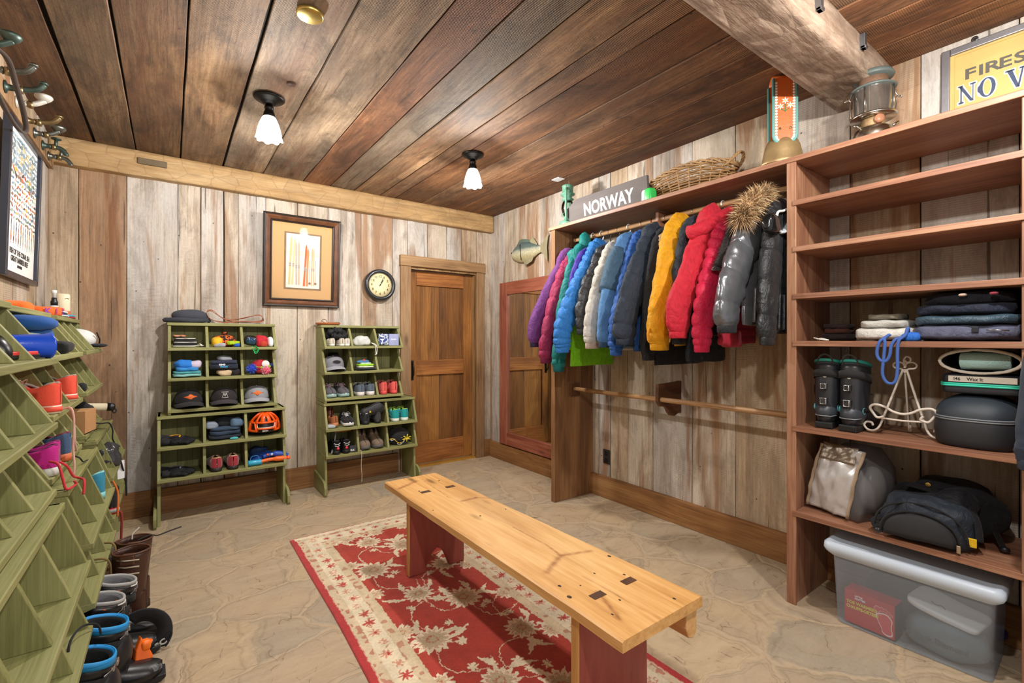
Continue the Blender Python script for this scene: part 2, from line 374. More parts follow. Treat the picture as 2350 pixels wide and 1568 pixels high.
mb = MB(); mb.tube([(1.83, .765, 2.565), (1.86, .70, 2.54), (1.89, .62, 2.535)], .008, seg=8); tag(mb.build('wooden_peg', mat('6b4a2c', .7, nb=1)), 'thin brown wooden peg sticking out of the big beam', 'peg')
# baseboards
for nm, x0, x1 in (('baseboard_back', XL, 1.80), ('baseboard_back_corner', 2.80, XR)):
    mb = MB(); mb.box(x0, x1, YB-.028, YB+.01, 0, .185); struct(mb.build(nm, W_BASE_X, bev=.004))
mb = MB(); mb.box(XR-.03, XR+.01, YF, YB-.03, 0, .172); struct(mb.build('baseboard_right', W_BASE_Y, bev=.004))
mb = MB(); mb.box(XL-.01, XL+.028, YF, YB-.03, 0, .185); struct(mb.build('baseboard_left', W_BASE_Y, bev=.004))
# door with its casing
mb = MB(); mb.box(1.822, 1.93, YB-.03, YB+.02, 0, 2.022); struct(mb.build('trim_3', W_TRIM_Z, bev=.005))
mb = MB(); mb.box(2.695, 2.797, YB-.03, YB+.02, 0, 2.022); struct(mb.build('trim_4', W_TRIM_Z, bev=.005))
mb = MB(); mb.box(1.815, 2.80, YB-.042, YB+.02, 2.022, 2.128); struct(mb.build('trim_5', W_TRIM_X, bev=.005))
mb = MB(); mb.box(1.905, 1.93, YB, YB+.13, 0, 2.03).box(2.695, 2.72, YB, YB+.13, 0, 2.03).box(1.93, 2.695, YB, YB+.13, 2.0, 2.03)
struct(mb.build('trim_6', W_DOOR_Z, bev=.003))
d = bpy.data.objects.new('door_1', None); COL.objects.link(d); d.location = (1.93, YB+.085, .02); d['kind'] = 'structure'
dw, dh = .765, 1.975
mb = MB(); mb.box(.10, .37, .012, .03, .2, 1.86, rnd=.2, col=T('b49a70')[0]).box(.372, .665, .012, .03, .2, 1.86, rnd=.77, col=T('927852')[0]); mb.build('panel', W_DOOR_Z, d)
for x0, x1 in ((0, .105), (.66, dw)): mb = MB(); mb.box(x0, x1, -.012, .03, 0, dh, col=T('b89a6c')[0]); mb.build('stile', W_DOOR_Z, d, bev=.004)
for z0, z1 in ((0, .215), (.905, 1.06), (1.83, dh)): mb = MB(); mb.box(.105, .66, -.01, .03, z0, z1, col=T('b89c70')[0]); mb.build('rail', W_DOOR_X, d, bev=.004)
mb = MB(); mb.box(.035, .07, -.02, -.01, .86, 1.06); mb.build('handle_plate', met('3a3129', .5), d, bev=.003)
mb = MB(); mb.tube(smooth_path([(.052, -.02, 1.04), (.052, -.055, 1.0), (.052, -.055, .92), (.052, -.02, .88)], 6), .007); mb.build('handle', met('4a4038', .45), d)
mb = MB(); mb.lathe([(.002, 0), (.011, .001), (.009, .008), (.001, .011)], (.06, -.012, .73), ax='y', seg=12); mb.xf(Matrix.Scale(1, 4)); mb.build('knob', mat('f2f0e8', .3), d)
mb = MB(); mb.box(1.93, 2.695, YB-.01, YB+.12, 0, .015); struct(mb.build('trim_7', mat('d5a648', .3, .6, nb=1, fr=40, var=.2), bev=.003))
# ---------------------------------------------------------------- ceiling lamps
GLASS_ON = G('lit_milk_glass'); GLASS_ON.t.links.new(GLASS_ON.n('ShaderNodeEmission', {0: (1, .97, .92, 1), 1: 14.}).outputs[0], GLASS_ON.out.inputs[0]); GLASS_ON = GLASS_ON.m
IRON = met('2e2d2c', .45)
def lamp(x, y, label):
    t = thing('ceiling_lamp', label, 'lamp', (x, y, ZC), 0, 'bell-shade ceiling lamps')
    mb = MB(); mb.lathe([(.001, 0), (.078, 0), (.08, -.006), (.07, -.014), (.05, -.022), (.038, -.03), (.03, -.038), (.0, -.04)], seg=32); mb.build('canopy', IRON, t)
    mb = MB(); mb.lathe([(.018, -.036), (.02, -.05), (.024, -.052), (.024, -.062), (.02, -.066), (.026, -.08), (.031, -.10), (.031, -.112), (.026, -.114)], seg=24); mb.build('socket', IRON, t)
    mb = MB(); rings = []; prof = [(.027, -.108), (.034, -.116), (.04, -.13), (.048, -.15), (.055, -.175), (.059, -.195), (.06, -.21), (.066, -.232)]
    for i, (r, h) in enumerate(prof):
        k = i/7
        rings.append([(r*(1+.06*k*k*cos(8*a))*cos(a), r*(1+.06*k*k*cos(8*a))*sin(a), h-.004*k*k*cos(8*a)) for a in [2*pi*q/48 for q in range(48)]])
    mb.loft(rings, cap=(False, False)); mb.build('lamp_shade', GLASS_ON, t, solid=.002)
    l = bpy.data.lights.new('bulb', 'POINT'); l.energy = LAMP_W; l.color = (1, .965, .92); l.shadow_soft_size = .035
    o = bpy.data.objects.new('bulb_light', l); COL.objects.link(o); o.parent = t; o.location = (0, 0, -.262)
    return t
lamp(.447, 2.92, 'lit ceiling lamp with white bell shade nearer the hanging ski picture')
lamp(1.79, 2.936, 'lit ceiling lamp with white bell shade nearer the row of jackets')
lamp(.447, .20, 'lit ceiling lamp overhead near the wall of green cubbies')
lamp(1.79, .20, 'lit ceiling lamp overhead near the empty closet shelves')
mb = MB(); mb.lathe([(.0, 0), (.052, 0), (.054, -.004), (.052, -.013), (.048, -.016), (.0, -.018)], (.467, 2.059, ZC), seg=40)
tag(mb.build('sprinkler_cover', met('cdb66a', .35)), 'round brass disc on the ceiling boards', 'ceiling disc')
mb = MB(); mb.lathe([(.0, -.001), (.022, -.002), (.022, .0)], (.517, 2.696, ZC), seg=20)
tag(mb.build('knot_plug', mat('4a2a1c', .6)), 'small dark red-brown round plug in the ceiling near a lamp', 'plug')
mb = MB(); mb.box(-.035, .035, -.045, .045, -.006, 0)
tag(place(mb.build('ceiling_tag', mat('dfe4ea', .4), bev=.001), (2.646, 2.958, ZC)), 'white square plate on the ceiling above the green lantern', 'plate')
# ---------------------------------------------------------------- green cubby units
def green(name, ax): return wood(name, '64653a', '858450', '9c9a68', ax, stain='4b4a28', fine=110, stain_amt=.3, knots=.15, rough=.6, bump=.25)
GZ, GX, GY = green('green_paint_z', 'z'), green('green_paint_x', 'x'), green('green_paint_y', 'y')
EDGE = tuple(c*1.25 for c in (1.0, .98, .92))
def cubby_unit(kind, label, loc, rz, group='green cubby units', feet=True):
    # local frame: x along the width, wall at y = 0, front towards -y
    t = thing('cubby_cabinet', label, 'cabinet', loc, rz, group)
    th = .019
    if kind == 'upper':
        w = .695; tiers = [(1.397, 1.238, .18, .29), (1.216, 1.021, .187, .29), (.999, .797, .187, .287)]; bot = .757
        prof = [(0, bot), (-.287, bot+.002), (-.29, .79), (-.187, .972), (-.187, .985), (-.293, .999), (-.293, 1.012), (-.187, 1.19), (-.187, 1.203), (-.293, 1.216), (-.293, 1.228), (-.18, 1.397), (-.18, 1.415), (0, 1.415)]
        boards = [(1.216, .293), (.999, .293), (.775, .290)]; topz, topd = 1.397, .183
    else:
        w = .812; tiers = [(.735, .549, .25, .318), (.527, .328, .262, .323)]; bot = 0
        prof = [(0, 0), (-.296, 0), (-.272, .285), (-.272, .292), (-.325, .306), (-.325, .32), (-.262, .502), (-.262, .514), (-.32, .527), (-.32, .54), (-.252, .735), (-.252, .757), (0, .757)]
        boards = [(.527, .32), (.306, .325)]; topz, topd = .735, .255
    for x in (0, w-th):
        mb = MB(); mb.prism(prof, 'x', x, x+th); mb.build('side_panel', GZ, t, bev=.0025)
    for z, d in boards:
        mb = MB(); mb.box(-.001, w+.001, -d-.006, 0, z, z+.022); mb.build('shelf', GX, t, bev=.003)
    mb = MB(); mb.box(-.004, w+.004, -topd-.006, 0, topz, topz+.022); mb.build('top_board', GX, t, bev=.003)
    mb = MB(); z0 = bot if kind == 'upper' else .306; z1 = topz; n = 8; bw = (w-2*th)/n
    for i in range(n): mb.box(th+i*bw+.0015, th+(i+1)*bw-.0015, -.012, -.003, z0, z1)
    mb.box(th, w-th, -.003, 0, z0, z1); mb.build('back_panel', GZ, t)
    cw = (w-4*th)/3
    for zt, zb, d0, d1 in tiers:
        for k in (1, 2):
            x = th+k*cw+(k-1)*th; e = .006
            mb = MB(); mb.prism([(-.01, zb), (-d1+e, zb), (-d0+e, zt), (-.01, zt)], 'x', x, x+th); mb.build('divider', GZ, t, bev=.002)
    if kind != 'upper' and feet:
        for x in (-.021, w+.002):
            mb = MB(); mb.prism([(0, 0), (-.345, 0), (-.356, .02), (-.352, .07), (-.33, .105), (-.29, .122), (-.04, .15), (0, .15)], 'x', x, x+.019); mb.build('foot', GY, t, bev=.003)
    t['w'] = w
    return t
R90 = pi/2
def slotter(kind, loc, rz):
    w = .695 if kind == 'upper' else .812; th = .019; cw = (w-4*th)/3
    fl = {'upper': [1.238, 1.021, .797, 1.419], 'lower': [.549, .328, .757, .757]}[kind]
    def slot(tier, col, dx=0, dep=.25, dz=0):
        # world point on the floor of a compartment; dep = distance from the wall
        x = th+cw/2+col*(cw+th)+dx; y = -dep
        return (loc[0]+x*cos(rz)-y*sin(rz), loc[1]+x*sin(rz)+y*cos(rz), fl[tier]+dz+.002)
    return slot
U = {}
for key, kind, loc, rz, lab in (
    ('BLU', 'upper', (-.016, YB-.001, 0), 0, 'upper green cubby cabinet topped by the grey beanie and brown belt'),
    ('BLL', 'lower', (-.075, YB-.029, 0), 0, 'lower green cubby cabinet holding the orange bike helmet'),
    ('BRU', 'upper', (1.040, YB-.001, 0), 0, 'upper green cubby cabinet beside the door, topped by a terracotta saucer'),
    ('BRL', 'lower', (1.036, YB-.029, 0), 0, 'lower green cubby cabinet beside the door, holding the teal running shoes'),
    ('LFU', 'upper', (XL+.001, 3.262, 0), R90, 'upper green cubby cabinet on the left wall closest to the back wall'),
    ('LFL', 'lower', (XL+.075, 3.315, 0), R90, 'lower green cubby cabinet on the left wall closest to the back wall'),
    ('LMU', 'upper', (XL+.012, 2.325, 0), R90, 'upper green cubby cabinet on the left wall holding the coral sneakers'),
    ('LML', 'lower', (XL+.095, 2.295, 0), R90, 'lower green cubby cabinet on the left wall under the coral sneakers'),
    ('LNU', 'upper', (XL+.045, 1.475, 0), R90, 'upper green cubby cabinet on the left wall holding the blue cup'),
    ('LNL', 'lower', (XL+.105, 1.318, 0), R90, 'lower green cubby cabinet on the left wall with empty compartments, below the blue cup')):
    cubby_unit(kind, lab, loc, rz, feet=rz == 0); U[key] = slotter(kind, loc, rz)
# ---------------------------------------------------------------- built-in closet on the right wall
def cedar(name, ax): return wood(name, '59382a', '8c5f47', 'b28a6b', ax, stain='65351f', fine=80, stain_amt=.35, knots=.3, rough=.5, bump=.25)
CZ, CY, CX = cedar('cedar_wood_z', 'z'), cedar('cedar_wood_y', 'y'), cedar('cedar_wood_x', 'x')
PINE = wood('old_pine_z', '4a2f1a', '7d5634', 'a67c52', 'z', stain='40240f', stain_amt=.5, knots=.35)
ROD = wood('rod_wood', '6d4a2c', 'a27a50', 'c49c70', 'y', stain='7a4f2c', stain_amt=.35, knots=.1, rough=.45)
BRK = wood('bracket_wood', '2d170b', '54301a', '714526', 'x', stain='23110a', stain_amt=.4, rough=.5)
t = thing('built_in_closet', 'built-in red-brown wooden closet with hanging rods and open shelves along the right wall', 'closet', (0, 0, 0))
B = XR-.001; mb = MB(); mb.box(XC, B, 2.790, 2.833, 0, 2.165); mb.build('end_panel', PINE, t, bev=.003)
mb = MB(); mb.box(XC, B, 1.028, 1.056, 0, 2.165); mb.build('divider', CZ, t, bev=.003)
mb = MB(); mb.box(XC-.002, XC+.012, 1.02, 1.063, 0, 2.166); mb.build('face_strip', CZ, t, bev=.003)
mb = MB(); mb.box(XC, B, .245, .273, 0, 2.165); mb.build('divider', CZ, t, bev=.003)
mb = MB(); mb.box(XC-.006, B, -.4, 2.862, 2.166, 2.192); mb.build('top_board', CY, t, bev=.003)
for z in (1.975, 1.749, 1.519, 1.290, .875, .461):
    mb = MB(); mb.prism([(XC-.008, .262), (XC-.008, 1.034), (XC-.0025, 1.034), (XC-.0025, 1.027), (B, 1.027), (B, .274), (XC-.0025, .274), (XC-.0025, .262)], 'z', z-.025, z); mb.build('shelf', CY, t, bev=.002)
for z in (2.102, .892):
    mb = MB(); mb.tube([(2.66, 1.057, z), (2.66, 2.789, z)], .0165, seg=20); mb.build('hanging_rod', ROD, t)
for y, s in ((2.772, 1), (1.057, -1)):
    for z in (2.102, .892):
        mb = MB(); mb.box(2.62, 2.72, y, y+.018, z-.06, z+.045); mb.build('rod_socket', BRK, t, bev=.003)
for z0, z1 in ((2.165, 1.955), (1.005, .795)):
    c = (z0+z1)/2; z = 2.102 if z0 > 2 else .892; h = z0-z1
    pr = [(B, z0), (2.632, z0-.012), (2.628, z-.012)]+[(2.646+.018*(1-cos(a)), z-.028-.02*sin(a)) for a in (.3, .8, 1.3)]
    pr += [(2.70, z-.048), (2.725, z-.065), (2.74, z-.09), (2.77, z-.118), (2.81, z-.125), (2.85, z-.11), (B, z-.108)]
    mb = MB(); mb.prism(pr, 'y', 1.94, 1.965); mb.build('rod_bracket', BRK if z0 < 2 else CX, t, bev=.003)
# ---------------------------------------------------------------- mirror, fish, outlet
RED = wood('red_frame_z', '5a2a1d', '8f4f3b', 'ae7459', 'z', stain='4a1a0e', stain_amt=.4, fine=60, rough=.5)
REDY = wood('red_frame_y', '5a2a1d', '8f4f3b', 'ae7459', 'y', stain='4a1a0e', stain_amt=.4, fine=60, rough=.5)
t = thing('wall_mirror', 'tall wall mirror in a worn red-painted wood frame beside the closet', 'mirror', (XR-.03, 0, .185))
ym0, ym1, H, f = 3.06, 4.126, 1.71, .13
for y0, y1 in ((ym0, ym0+f), (ym1-f, ym1)): mb = MB(); mb.box(-.012, .028, y0, y1, 0, H); mb.build('stile', RED, t, bev=.005)
for z0, z1 in ((0, f), (H-f, H)): mb = MB(); mb.box(-.011, .028, ym0+f, ym1-f, z0, z1); mb.build('rail', REDY, t, bev=.005)
mb = MB(); mb.box(.012, .02, ym0+f, ym1-f, f, H-f); mb.build('mirror_glass', mat('dfe3df', .02, 1.0, name='mirror_silver'), t)
# fish (carved, painted) on the right wall
t = thing('carved_fish', 'carved and painted wooden fish mounted on the plank wall above the mirror', 'fish ornament', (XR-.012, 3.64, 2.17))
t.rotation_euler = (radians(1), 0, 0)
FG = G('fish_paint'); tc = FG.n('ShaderNodeTexCoord').outputs['Object']; sz = FG.n('ShaderNodeSeparateXYZ', {0: tc})
ba = FG.ramp(FG.math('ADD', FG.math('MULTIPLY', sz.outputs[2], 4.), FG.math('ADD', .5, FG.math('MULTIPLY', FG.noise(tc, 30, 3), .12))), [(.3, lin('b3a478')), (.52, lin('cdc5a4')), (.62, lin('a9ab98')), (.70, lin('5a6a68')), (1., lin('42535a'))])
sc = FG.n('ShaderNodeTexVoronoi', {'Vector': tc, 'Scale': 70.}).outputs['Distance']
ba = FG.mix(FG.math('MULTIPLY', sc, .5), ba, lin('4e5b50')); FISH = FG.bsdf(ba, .5, bump=sc, bs=.3)
mb = MB(); rings = []
fl = [(.335, .004, .0, .004), (.325, .02, -.004, .012), (.30, .045, -.008, .022), (.26, .062, -.004, .03), (.20, .085, .0, .038), (.13, .098, .0, .042), (.05, .098, -.003, .042), (-.03, .085, -.006, .038), (-.10, .062, -.005, .03), (-.16, .042, -.002, .022), (-.20, .034, .0, .016), (-.215, .033, .0, .012)]
for y, hz, cz, d in fl:
    y = y*.88; rings.append([(-d*max(0, cos(a))-.006, y, cz+hz*sin(a)*1.06) for a in [-pi/2+pi*q/12 for q in range(13)]]+[(-.002, y, cz+hz*.9), (-.002, y, cz-hz*.9)])
mb.loft(rings); mb.build('body', FISH, t)
def fin(nm, poly, mt, x=-.018, th=.008, n=None):
    mb = MB(); mb.prism([(p[0]*.88, p[1]*1.06) for p in poly], 'x', x, x+th); mb.build(nm, mt, t, bev=.002)
FIN = mat('9c9474', .6, nb=1, fr=90, var=.5); FIND = mat('5d6c5f', .6, nb=1, fr=90, var=.4)
fin('tail_fin', [(-.2, .03), (-.24, .045), (-.31, .10), (-.345, .125), (-.325, .05), (-.318, 0), (-.326, -.06), (-.33, -.13), (-.27, -.06), (-.235, -.04), (-.2, -.03)], FIN)
fin('dorsal_fin', [(.22, .075), (.17, .12), (.12, .128), (.03, .115), (-.03, .10), (-.03, .08), (.1, .09)], FIND)
fin('dorsal_fin', [(-.02, .085), (-.06, .12), (-.085, .115), (-.15, .055), (-.15, .04), (-.05, .07)], FIN)
fin('belly_fin', [(.06, -.085), (.045, -.13), (-.01, -.125), (-.085, -.105), (-.12, -.06), (-.03, -.08)], FIN, -.034)
mb = MB(); mb.tube([(-.046, .10, .075), (-.05, .093, .03), (-.05, .082, -.02), (-.046, .078, -.08)], .004); mb.build('gill_slit', mat('1c1a14', .7), t)
mb = MB(); mb.ball((-.026, .268, .012), (.006, .009, .009)); mb.build('eye', mat('141414', .2), t)
t = thing('power_outlet', 'black duplex wall outlet low on the planks behind the lower rod', 'outlet', (XR-.002, 2.632, .335))
mb = MB(); mb.box(-.006, 0, -.036, .036, -.058, .058); mb.build('cover_plate', pla('2a2624'), t, bev=.002)
for z in (-.028, .028): mb = MB(); mb.box(-.009, -.004, -.017, .017, z-.019, z+.019); mb.build('socket_face', pla('151414'), t, bev=.004)
# ---------------------------------------------------------------- framed picture of skis
FRW = mat('6d4226', .45, name='distressed_frame', nb=1, fr=45, var=.75, bs=.5); FRD = mat('241a15', .4, name='frame_dark', nb=1, var=.2)
t = thing('framed_picture', 'framed picture of old skis with tan mat in a brown wooden frame', 'picture', (.922, YB-.032, 1.965), rot=(radians(4.2), 0, 0))
hw, hh = .308, .386
def rect_frame(nm, hw, hh, prof, mt, par, ax=1):
    # mitred moulding: prof = (inset, height off the wall)
    mb = MB(); rings = []
    for sx, sz in ((-1, -1), (1, -1), (1, 1), (-1, 1)): rings.append([(sx*(hw-i), -h, sz*(hh-i)) for i, h in prof])
    mb.loft(rings, closed=True, loop=True, smooth=False); return mb.build(nm, mt, par)
rect_frame('outer_moulding', hw, hh, [(0, .001), (0, .03), (.006, .038), (.016, .034), (.018, .02), (.018, .001)], FRD, t)
rect_frame('frame', hw-.017, hh-.017, [(0, .005), (0, .032), (.012, .036), (.03, .026), (.036, .022), (.036, .005)], FRW, t)
rect_frame('inner_moulding', hw-.052, hh-.052, [(0, .005), (0, .026), (.006, .03), (.014, .026), (.016, .012), (.016, .005)], FRD, t)
mb = MB(); mb.box(-hw+.06, hw-.06, -.012, -.002, -hh+.06, hh-.06); mb.build('mat_board', mat('c39a66', .8, nb=1, fr=600), t)
mb = MB(); mb.box(-.148, .152, -.0135, -.012, -.24, .245); mb.build('inner_mat', mat('8c6d48', .7, nb=1, fr=150, var=.5), t)
mb = MB(); mb.box(-.133, .137, -.0145, -.0135, -.226, .232, col=lin('d6d2c2'))
def ski(mb, x0, x1, zb, zt, w, col, col2=None):
    n = 14; L = []; Rr = []
    for i in range(n+1):
        k = i/n; z = zb+(zt-zb)*k; x = x0+(x1-x0)*k; ww = w*(1 if k < .86 else sqrt(max(0, 1-((k-.86)/.14)**2))*.98+.02)*(.82+.36*abs(k-.45))
        L.append((x-ww, z)); Rr.append((x+ww, z))
    for i in range(n):
        c = col2 if col2 and i < n*.45 else col
        mb.add([(L[i][0], -.0148, L[i][1]), (Rr[i][0], -.0148, Rr[i][1]), (Rr[i+1][0], -.0148, Rr[i+1][1]), (L[i+1][0], -.0148, L[i+1][1])], [(0, 1, 2, 3)], col=col, smooth=False)
    for z in (zb+(zt-zb)*.38, zb+(zt-zb)*.42):
        mb.add([(x0+(x1-x0)*.4-w, -.015, z), (x0+(x1-x0)*.4+w, -.015, z), (x0+(x1-x0)*.4+w, -.015, z+.012), (x0+(x1-x0)*.4-w, -.015, z+.012)], [(0, 1, 2, 3)], col=lin('9b8f86'), smooth=False)
for z in (.075, .055): mb.add([(-.128, -.0147, z), (.132, -.0147, z), (.132, -.0147, z+.012), (-.128, -.0147, z+.012)], [(0, 1, 2, 3)], col=lin('d3c3ae'), smooth=False)
ski(mb, -.108, -.092, -.2, .21, .009, lin('d8b27c')); ski(mb, -.083, -.066, -.2, .205, .008, lin('dbb988'))
ski(mb, -.05, -.056, -.2, .175, .007, lin('b0a09a')); ski(mb, -.03, -.034, -.2, .178, .007, lin('c0a088'))
ski(mb, .01, .028, -.208, .155, .009, lin('c4602f')); ski(mb, .034, .042, -.208, .12, .009, lin('cf8350'))
ski(mb, .072, .076, -.2, .13, .006, lin('d9a47a')); ski(mb, .09, .088, -.2, .13, .006, lin('d9a98a'))
for x in (.056, .104):
    mb.add([(x-.0012, -.0149, -.19), (x+.0012, -.0149, -.19), (x+.0012, -.0149, .02), (x-.0012, -.0149, .02)], [(0, 1, 2, 3)], col=lin('6d5547'), smooth=False)
    mb.add([(x+.011*cos(a), -.015, -.182+.011*sin(a)) for a in [pi*q/6 for q in range(12)]], [tuple(range(12))], col=lin('8a6a58'), smooth=False)
mb.build('print', VC, t)
g = G('picture_glass'); tr = g.n('ShaderNodeBsdfTransparent'); gl = g.n('ShaderNodeBsdfGlossy', {'Roughness': .03})
fr = g.n('ShaderNodeFresnel', {'IOR': 1.4}); mx = g.n('ShaderNodeMixShader', {0: fr.outputs[0], 1: tr.outputs[0], 2: gl.outputs[0]}); g.t.links.new(mx.outputs[0], g.out.inputs[0]); CLEAR = g.m
g = G('poster_glazing'); tr = g.n('ShaderNodeBsdfTransparent'); gl = g.n('ShaderNodeBsdfGlossy', {'Roughness': .08}); mx = g.n('ShaderNodeMixShader', {0: .04, 1: tr.outputs[0], 2: gl.outputs[0]}); g.t.links.new(mx.outputs[0], g.out.inputs[0]); MATTE = g.m
mb = MB(); mb.box(-hw+.06, hw-.06, -.0185, -.0175, -hh+.06, hh-.06); mb.build('glass', CLEAR, t)
# ---------------------------------------------------------------- wall clock
t = thing('wall_clock', 'round black wall clock with cream dial between picture and door', 'clock', (1.607, YB-.001, 1.812))
mb = MB(); mb.lathe([(.0, 0), (.135, 0), (.147, -.02), (.15, -.045), (.144, -.062), (.130, -.068), (.118, -.064), (.112, -.052), (.112, -.045)], ax='y', seg=56, cap=(True, False)); mb.build('case', mat('1f2226', .38, name='clock_case', coat=.3), t)
mb = MB(); mb.lathe([(.0, -.0452), (.113, -.0452), (.113, -.043)], ax='y', seg=56); mb.build('dial', mat('e6d6a6', .6), t)
mb = MB(); ink = lin('2a2218')
for k in range(1, 13):
    a = pi/2-k*pi/6; text(mb, str(k), (.082*cos(a), -.0458, .082*sin(a)-.011), (1, 0, 0), (0, 0, 1), .032, ink, align='CENTER', bold=.0004)
for k in range(60):
    a = k*pi/30; r0 = .104 if k % 5 else .101; c, s_ = cos(a), sin(a); w = .0006
    mb.add([(r0*c-w*s_, -.046, r0*s_+w*c), (r0*c+w*s_, -.046, r0*s_-w*c), (.108*c+w*s_, -.046, .108*s_-w*c), (.108*c-w*s_, -.046, .108*s_+w*c)], [(0, 1, 2, 3)], col=ink, smooth=False)
mb.build('numerals', VC, t)
def hand(nm, deg, L, w):
    a = radians(90-deg); mb = MB(); d = Vector((cos(a), 0, sin(a))); q = Vector((-sin(a), 0, cos(a))); o = Vector((0, -.048 if L > .07 else -.0472, 0))
    mb.prism([(-.014, -w*.6), (-.014, w*.6), (L*.55, w), (L*.75, w*.9), (L, .0005), (L, -.0005), (L*.75, -w*.9), (L*.55, -w)], 'z', 0, .0012)
    mb.v = [tuple(o+d*v[0]+q*v[1]+Vector((0, -v[2], 0))) for v in mb.v]; mb.build(nm, mat('191613', .4), t)
hand('hour_hand', 33, .062, .0042); hand('minute_hand', 24, .092, .0032)
mb = MB(); mb.lathe([(.0, -.0515), (.006, -.0505), (.006, -.046)], ax='y', seg=16); mb.build('hub', mat('191613', .4), t)
# ---------------------------------------------------------------- bench
BEN = wood('bench_pine', '96693a', 'c99a5e', 'e2bb84', 'y', stain='8a5a30', fine=60, blot=4, stain_amt=.35, knots=.75, rough=.45, bump=.2, stain_lo=.58)
t = thing('bench', 'long pine bench with worn honey-coloured top and red-painted board legs', 'bench', (0, 0, 0))
mb = MB(); rings = []
for i in range(301):
    i = i/5; y = .875+(2.682-.875)*i/60; e = .004*nz((y*5, 0, 3)); e2 = .004*nz((y*6, 2, 3)); xl, xr = 1.027, 1.362+.058*(1-i/60)
    rings.append([(xl+e, y, .415), (xl+e-.001, y, .445)]+[(xl+e+.006+(xr+e2-.006-xl-e-.006)*q/56, y, .45) for q in range(57)]+[(xr+e2, y, .444), (xr+e2, y, .415)])
mb.loft(rings, col=(1.06, 1.02, .95), rnd=.41, smooth=False, cap=(False, False))
for q in (0, -1): mb.add([rings[q][k] for k in (0, 1, 2, 30, 58, 59, 60)], [tuple(range(7)) if q else tuple(range(7))[::-1]], col=(1.06, 1.02, .95), rnd=.41, smooth=False)
# branch knots and a long check that the old board carries
SEG = [((1.11, 1.30), (1.235, 1.365), .011), ((1.235, 1.365), (1.36, 1.325), .009), ((1.235, 1.365), (1.255, 1.48), .003), ((1.255, 1.48), (1.25, 1.7), .0025), ((1.235, 2.13), (1.32, 2.13), .010), ((1.32, 2.13), (1.40, 2.06), .006), ((1.045, 2.515), (1.185, 2.59), .012), ((1.2, 2.2), (1.23, 2.6), .0025), ((1.2, .88), (1.19, 1.2), .0022), ((1.1, .95), (1.16, 1.1), .007)]
for i, (x, y, z) in enumerate(mb.v):
    if z < .449: continue
    k = 0
    for (a, b), (c_, d_), w in SEG:
        u_ = max(0, min(1, ((x-a)*(c_-a)+(y-b)*(d_-b))/((c_-a)**2+(d_-b)**2))); ds = math.hypot(x-a-u_*(c_-a), y-b-u_*(d_-b))*(1+.6*nz((x*60, y*25, 1)))
        k = max(k, math.exp(-(ds/w)**2)*(.55+.35*nz((x*40, y*40, 5))))
    q = 1-.75*max(0, min(.9, k)); c0 = mb.c[i]; mb.c[i] = (c0[0]*q, c0[1]*q*(.6+.4*q), c0[2]*q*(.45+.55*q), c0[3])
mb.build('seat', BEN, t)
g = G('red_painted_legs'); tc = g.n('ShaderNodeTexCoord').outputs['Object']; sp = g.n('ShaderNodeSeparateXYZ', {0: tc})
wz = g.math('ADD', g.math('MULTIPLY', sp.outputs[2], 3.2), g.math('MULTIPLY', g.noise(g.scale(tc, 18., 18., 4.), 1., 4), .9))
c = g.mix(g.noise(g.scale(tc, 40, 40, 6), 1., 4), lin('7d3129'), lin('a4554a')); c = g.mix(g.ramp(wz, [(1.55, 0.), (1.75, .0)] if 0 else [(.0, 0.), (.99, 0.), (1., 0.)]), c, lin('b98a50'))
wr = g.ramp(g.noise(g.scale(tc, 9, 9, 3), 1., 5, .65), [(.56, 0.), (.66, .7)])
REDLEG = g.bsdf(g.mix(wr, c, lin('6d2a24')), .5, bump=g.noise(g.scale(tc, 60, 60, 6), 1., 4), bs=.25)
LEGE = wood('bench_leg_edge', '8a5a2c', 'b98648', 'cf9f62', 'z', fine=60, rough=.6)
def bench_leg(y):
    x0, x1 = 1.045, 1.372; cx = (x0+x1)/2
    pr = [(x0, .415), (x1, .415), (x1, .30), (x1+.006, .2), (x1+.008, .012), (x1-.085, .012)]
    pr += [(cx+.075*cos(a)*(1-.25*sin(a)), .012+.115*sin(a)) for a in [pi*q/12 for q in range(1, 6)]]+[(cx+.006, .125), (cx, .142), (cx-.006, .125)]+[(cx+.075*cos(a)*(1-.25*sin(a)), .012+.115*sin(a)) for a in [pi*q/12 for q in range(7, 12)]]
    pr += [(x0+.085, .012), (x0-.004, .012), (x0, .2)]
    mb = MB(); mb.prism(pr, 'y', y, y+.034); mb.build('leg', REDLEG, t, bev=.002)
    mb = MB(); mb.box(x0-.0075, x0-.0005, y+.001, y+.033, .014, .414); mb.build('leg_edge', LEGE, t, bev=.001)
    for x in (1.115, 1.27):
        mb = MB(); mb.box(x, x+.055, y+.002, y+.032, .415, .4515); mb.build('tenon', mat('5c3a22', .6, nb=1, fr=200, var=.7), t)
bench_leg(2.36); bench_leg(1.065)
mb = MB(); mb.prism([(1.345, .415), (1.405, .415), (1.402, .335), (1.385, .318), (1.36, .325), (1.345, .36)], 'y', .885, 1.062); mb.build('side_rail', BEN, t, bev=.004)
for x, y, r in ((1.08, 1.20, .006), (1.06, 1.13, .008), (1.32, 1.12, .005), (1.18, 1.02, .004), (1.10, .98, .004), (1.30, 2.52, .006), (1.12, 2.41, .006), (1.385, 1.25, .007), (1.24, 1.19, .004), (1.35, 1.9, .004), (1.2, 1.9, .005), (1.05, 2.1, .004), (1.33, .92, .005), (1.14, 1.16, .003)):
    mb = MB(); mb.lathe([(.0, .4508), (r*.8, .4507), (r, .4495)], (x, y, 0), seg=10, sy=1.4); mb.build('nail_stain', mat('3a2412', .8), t)
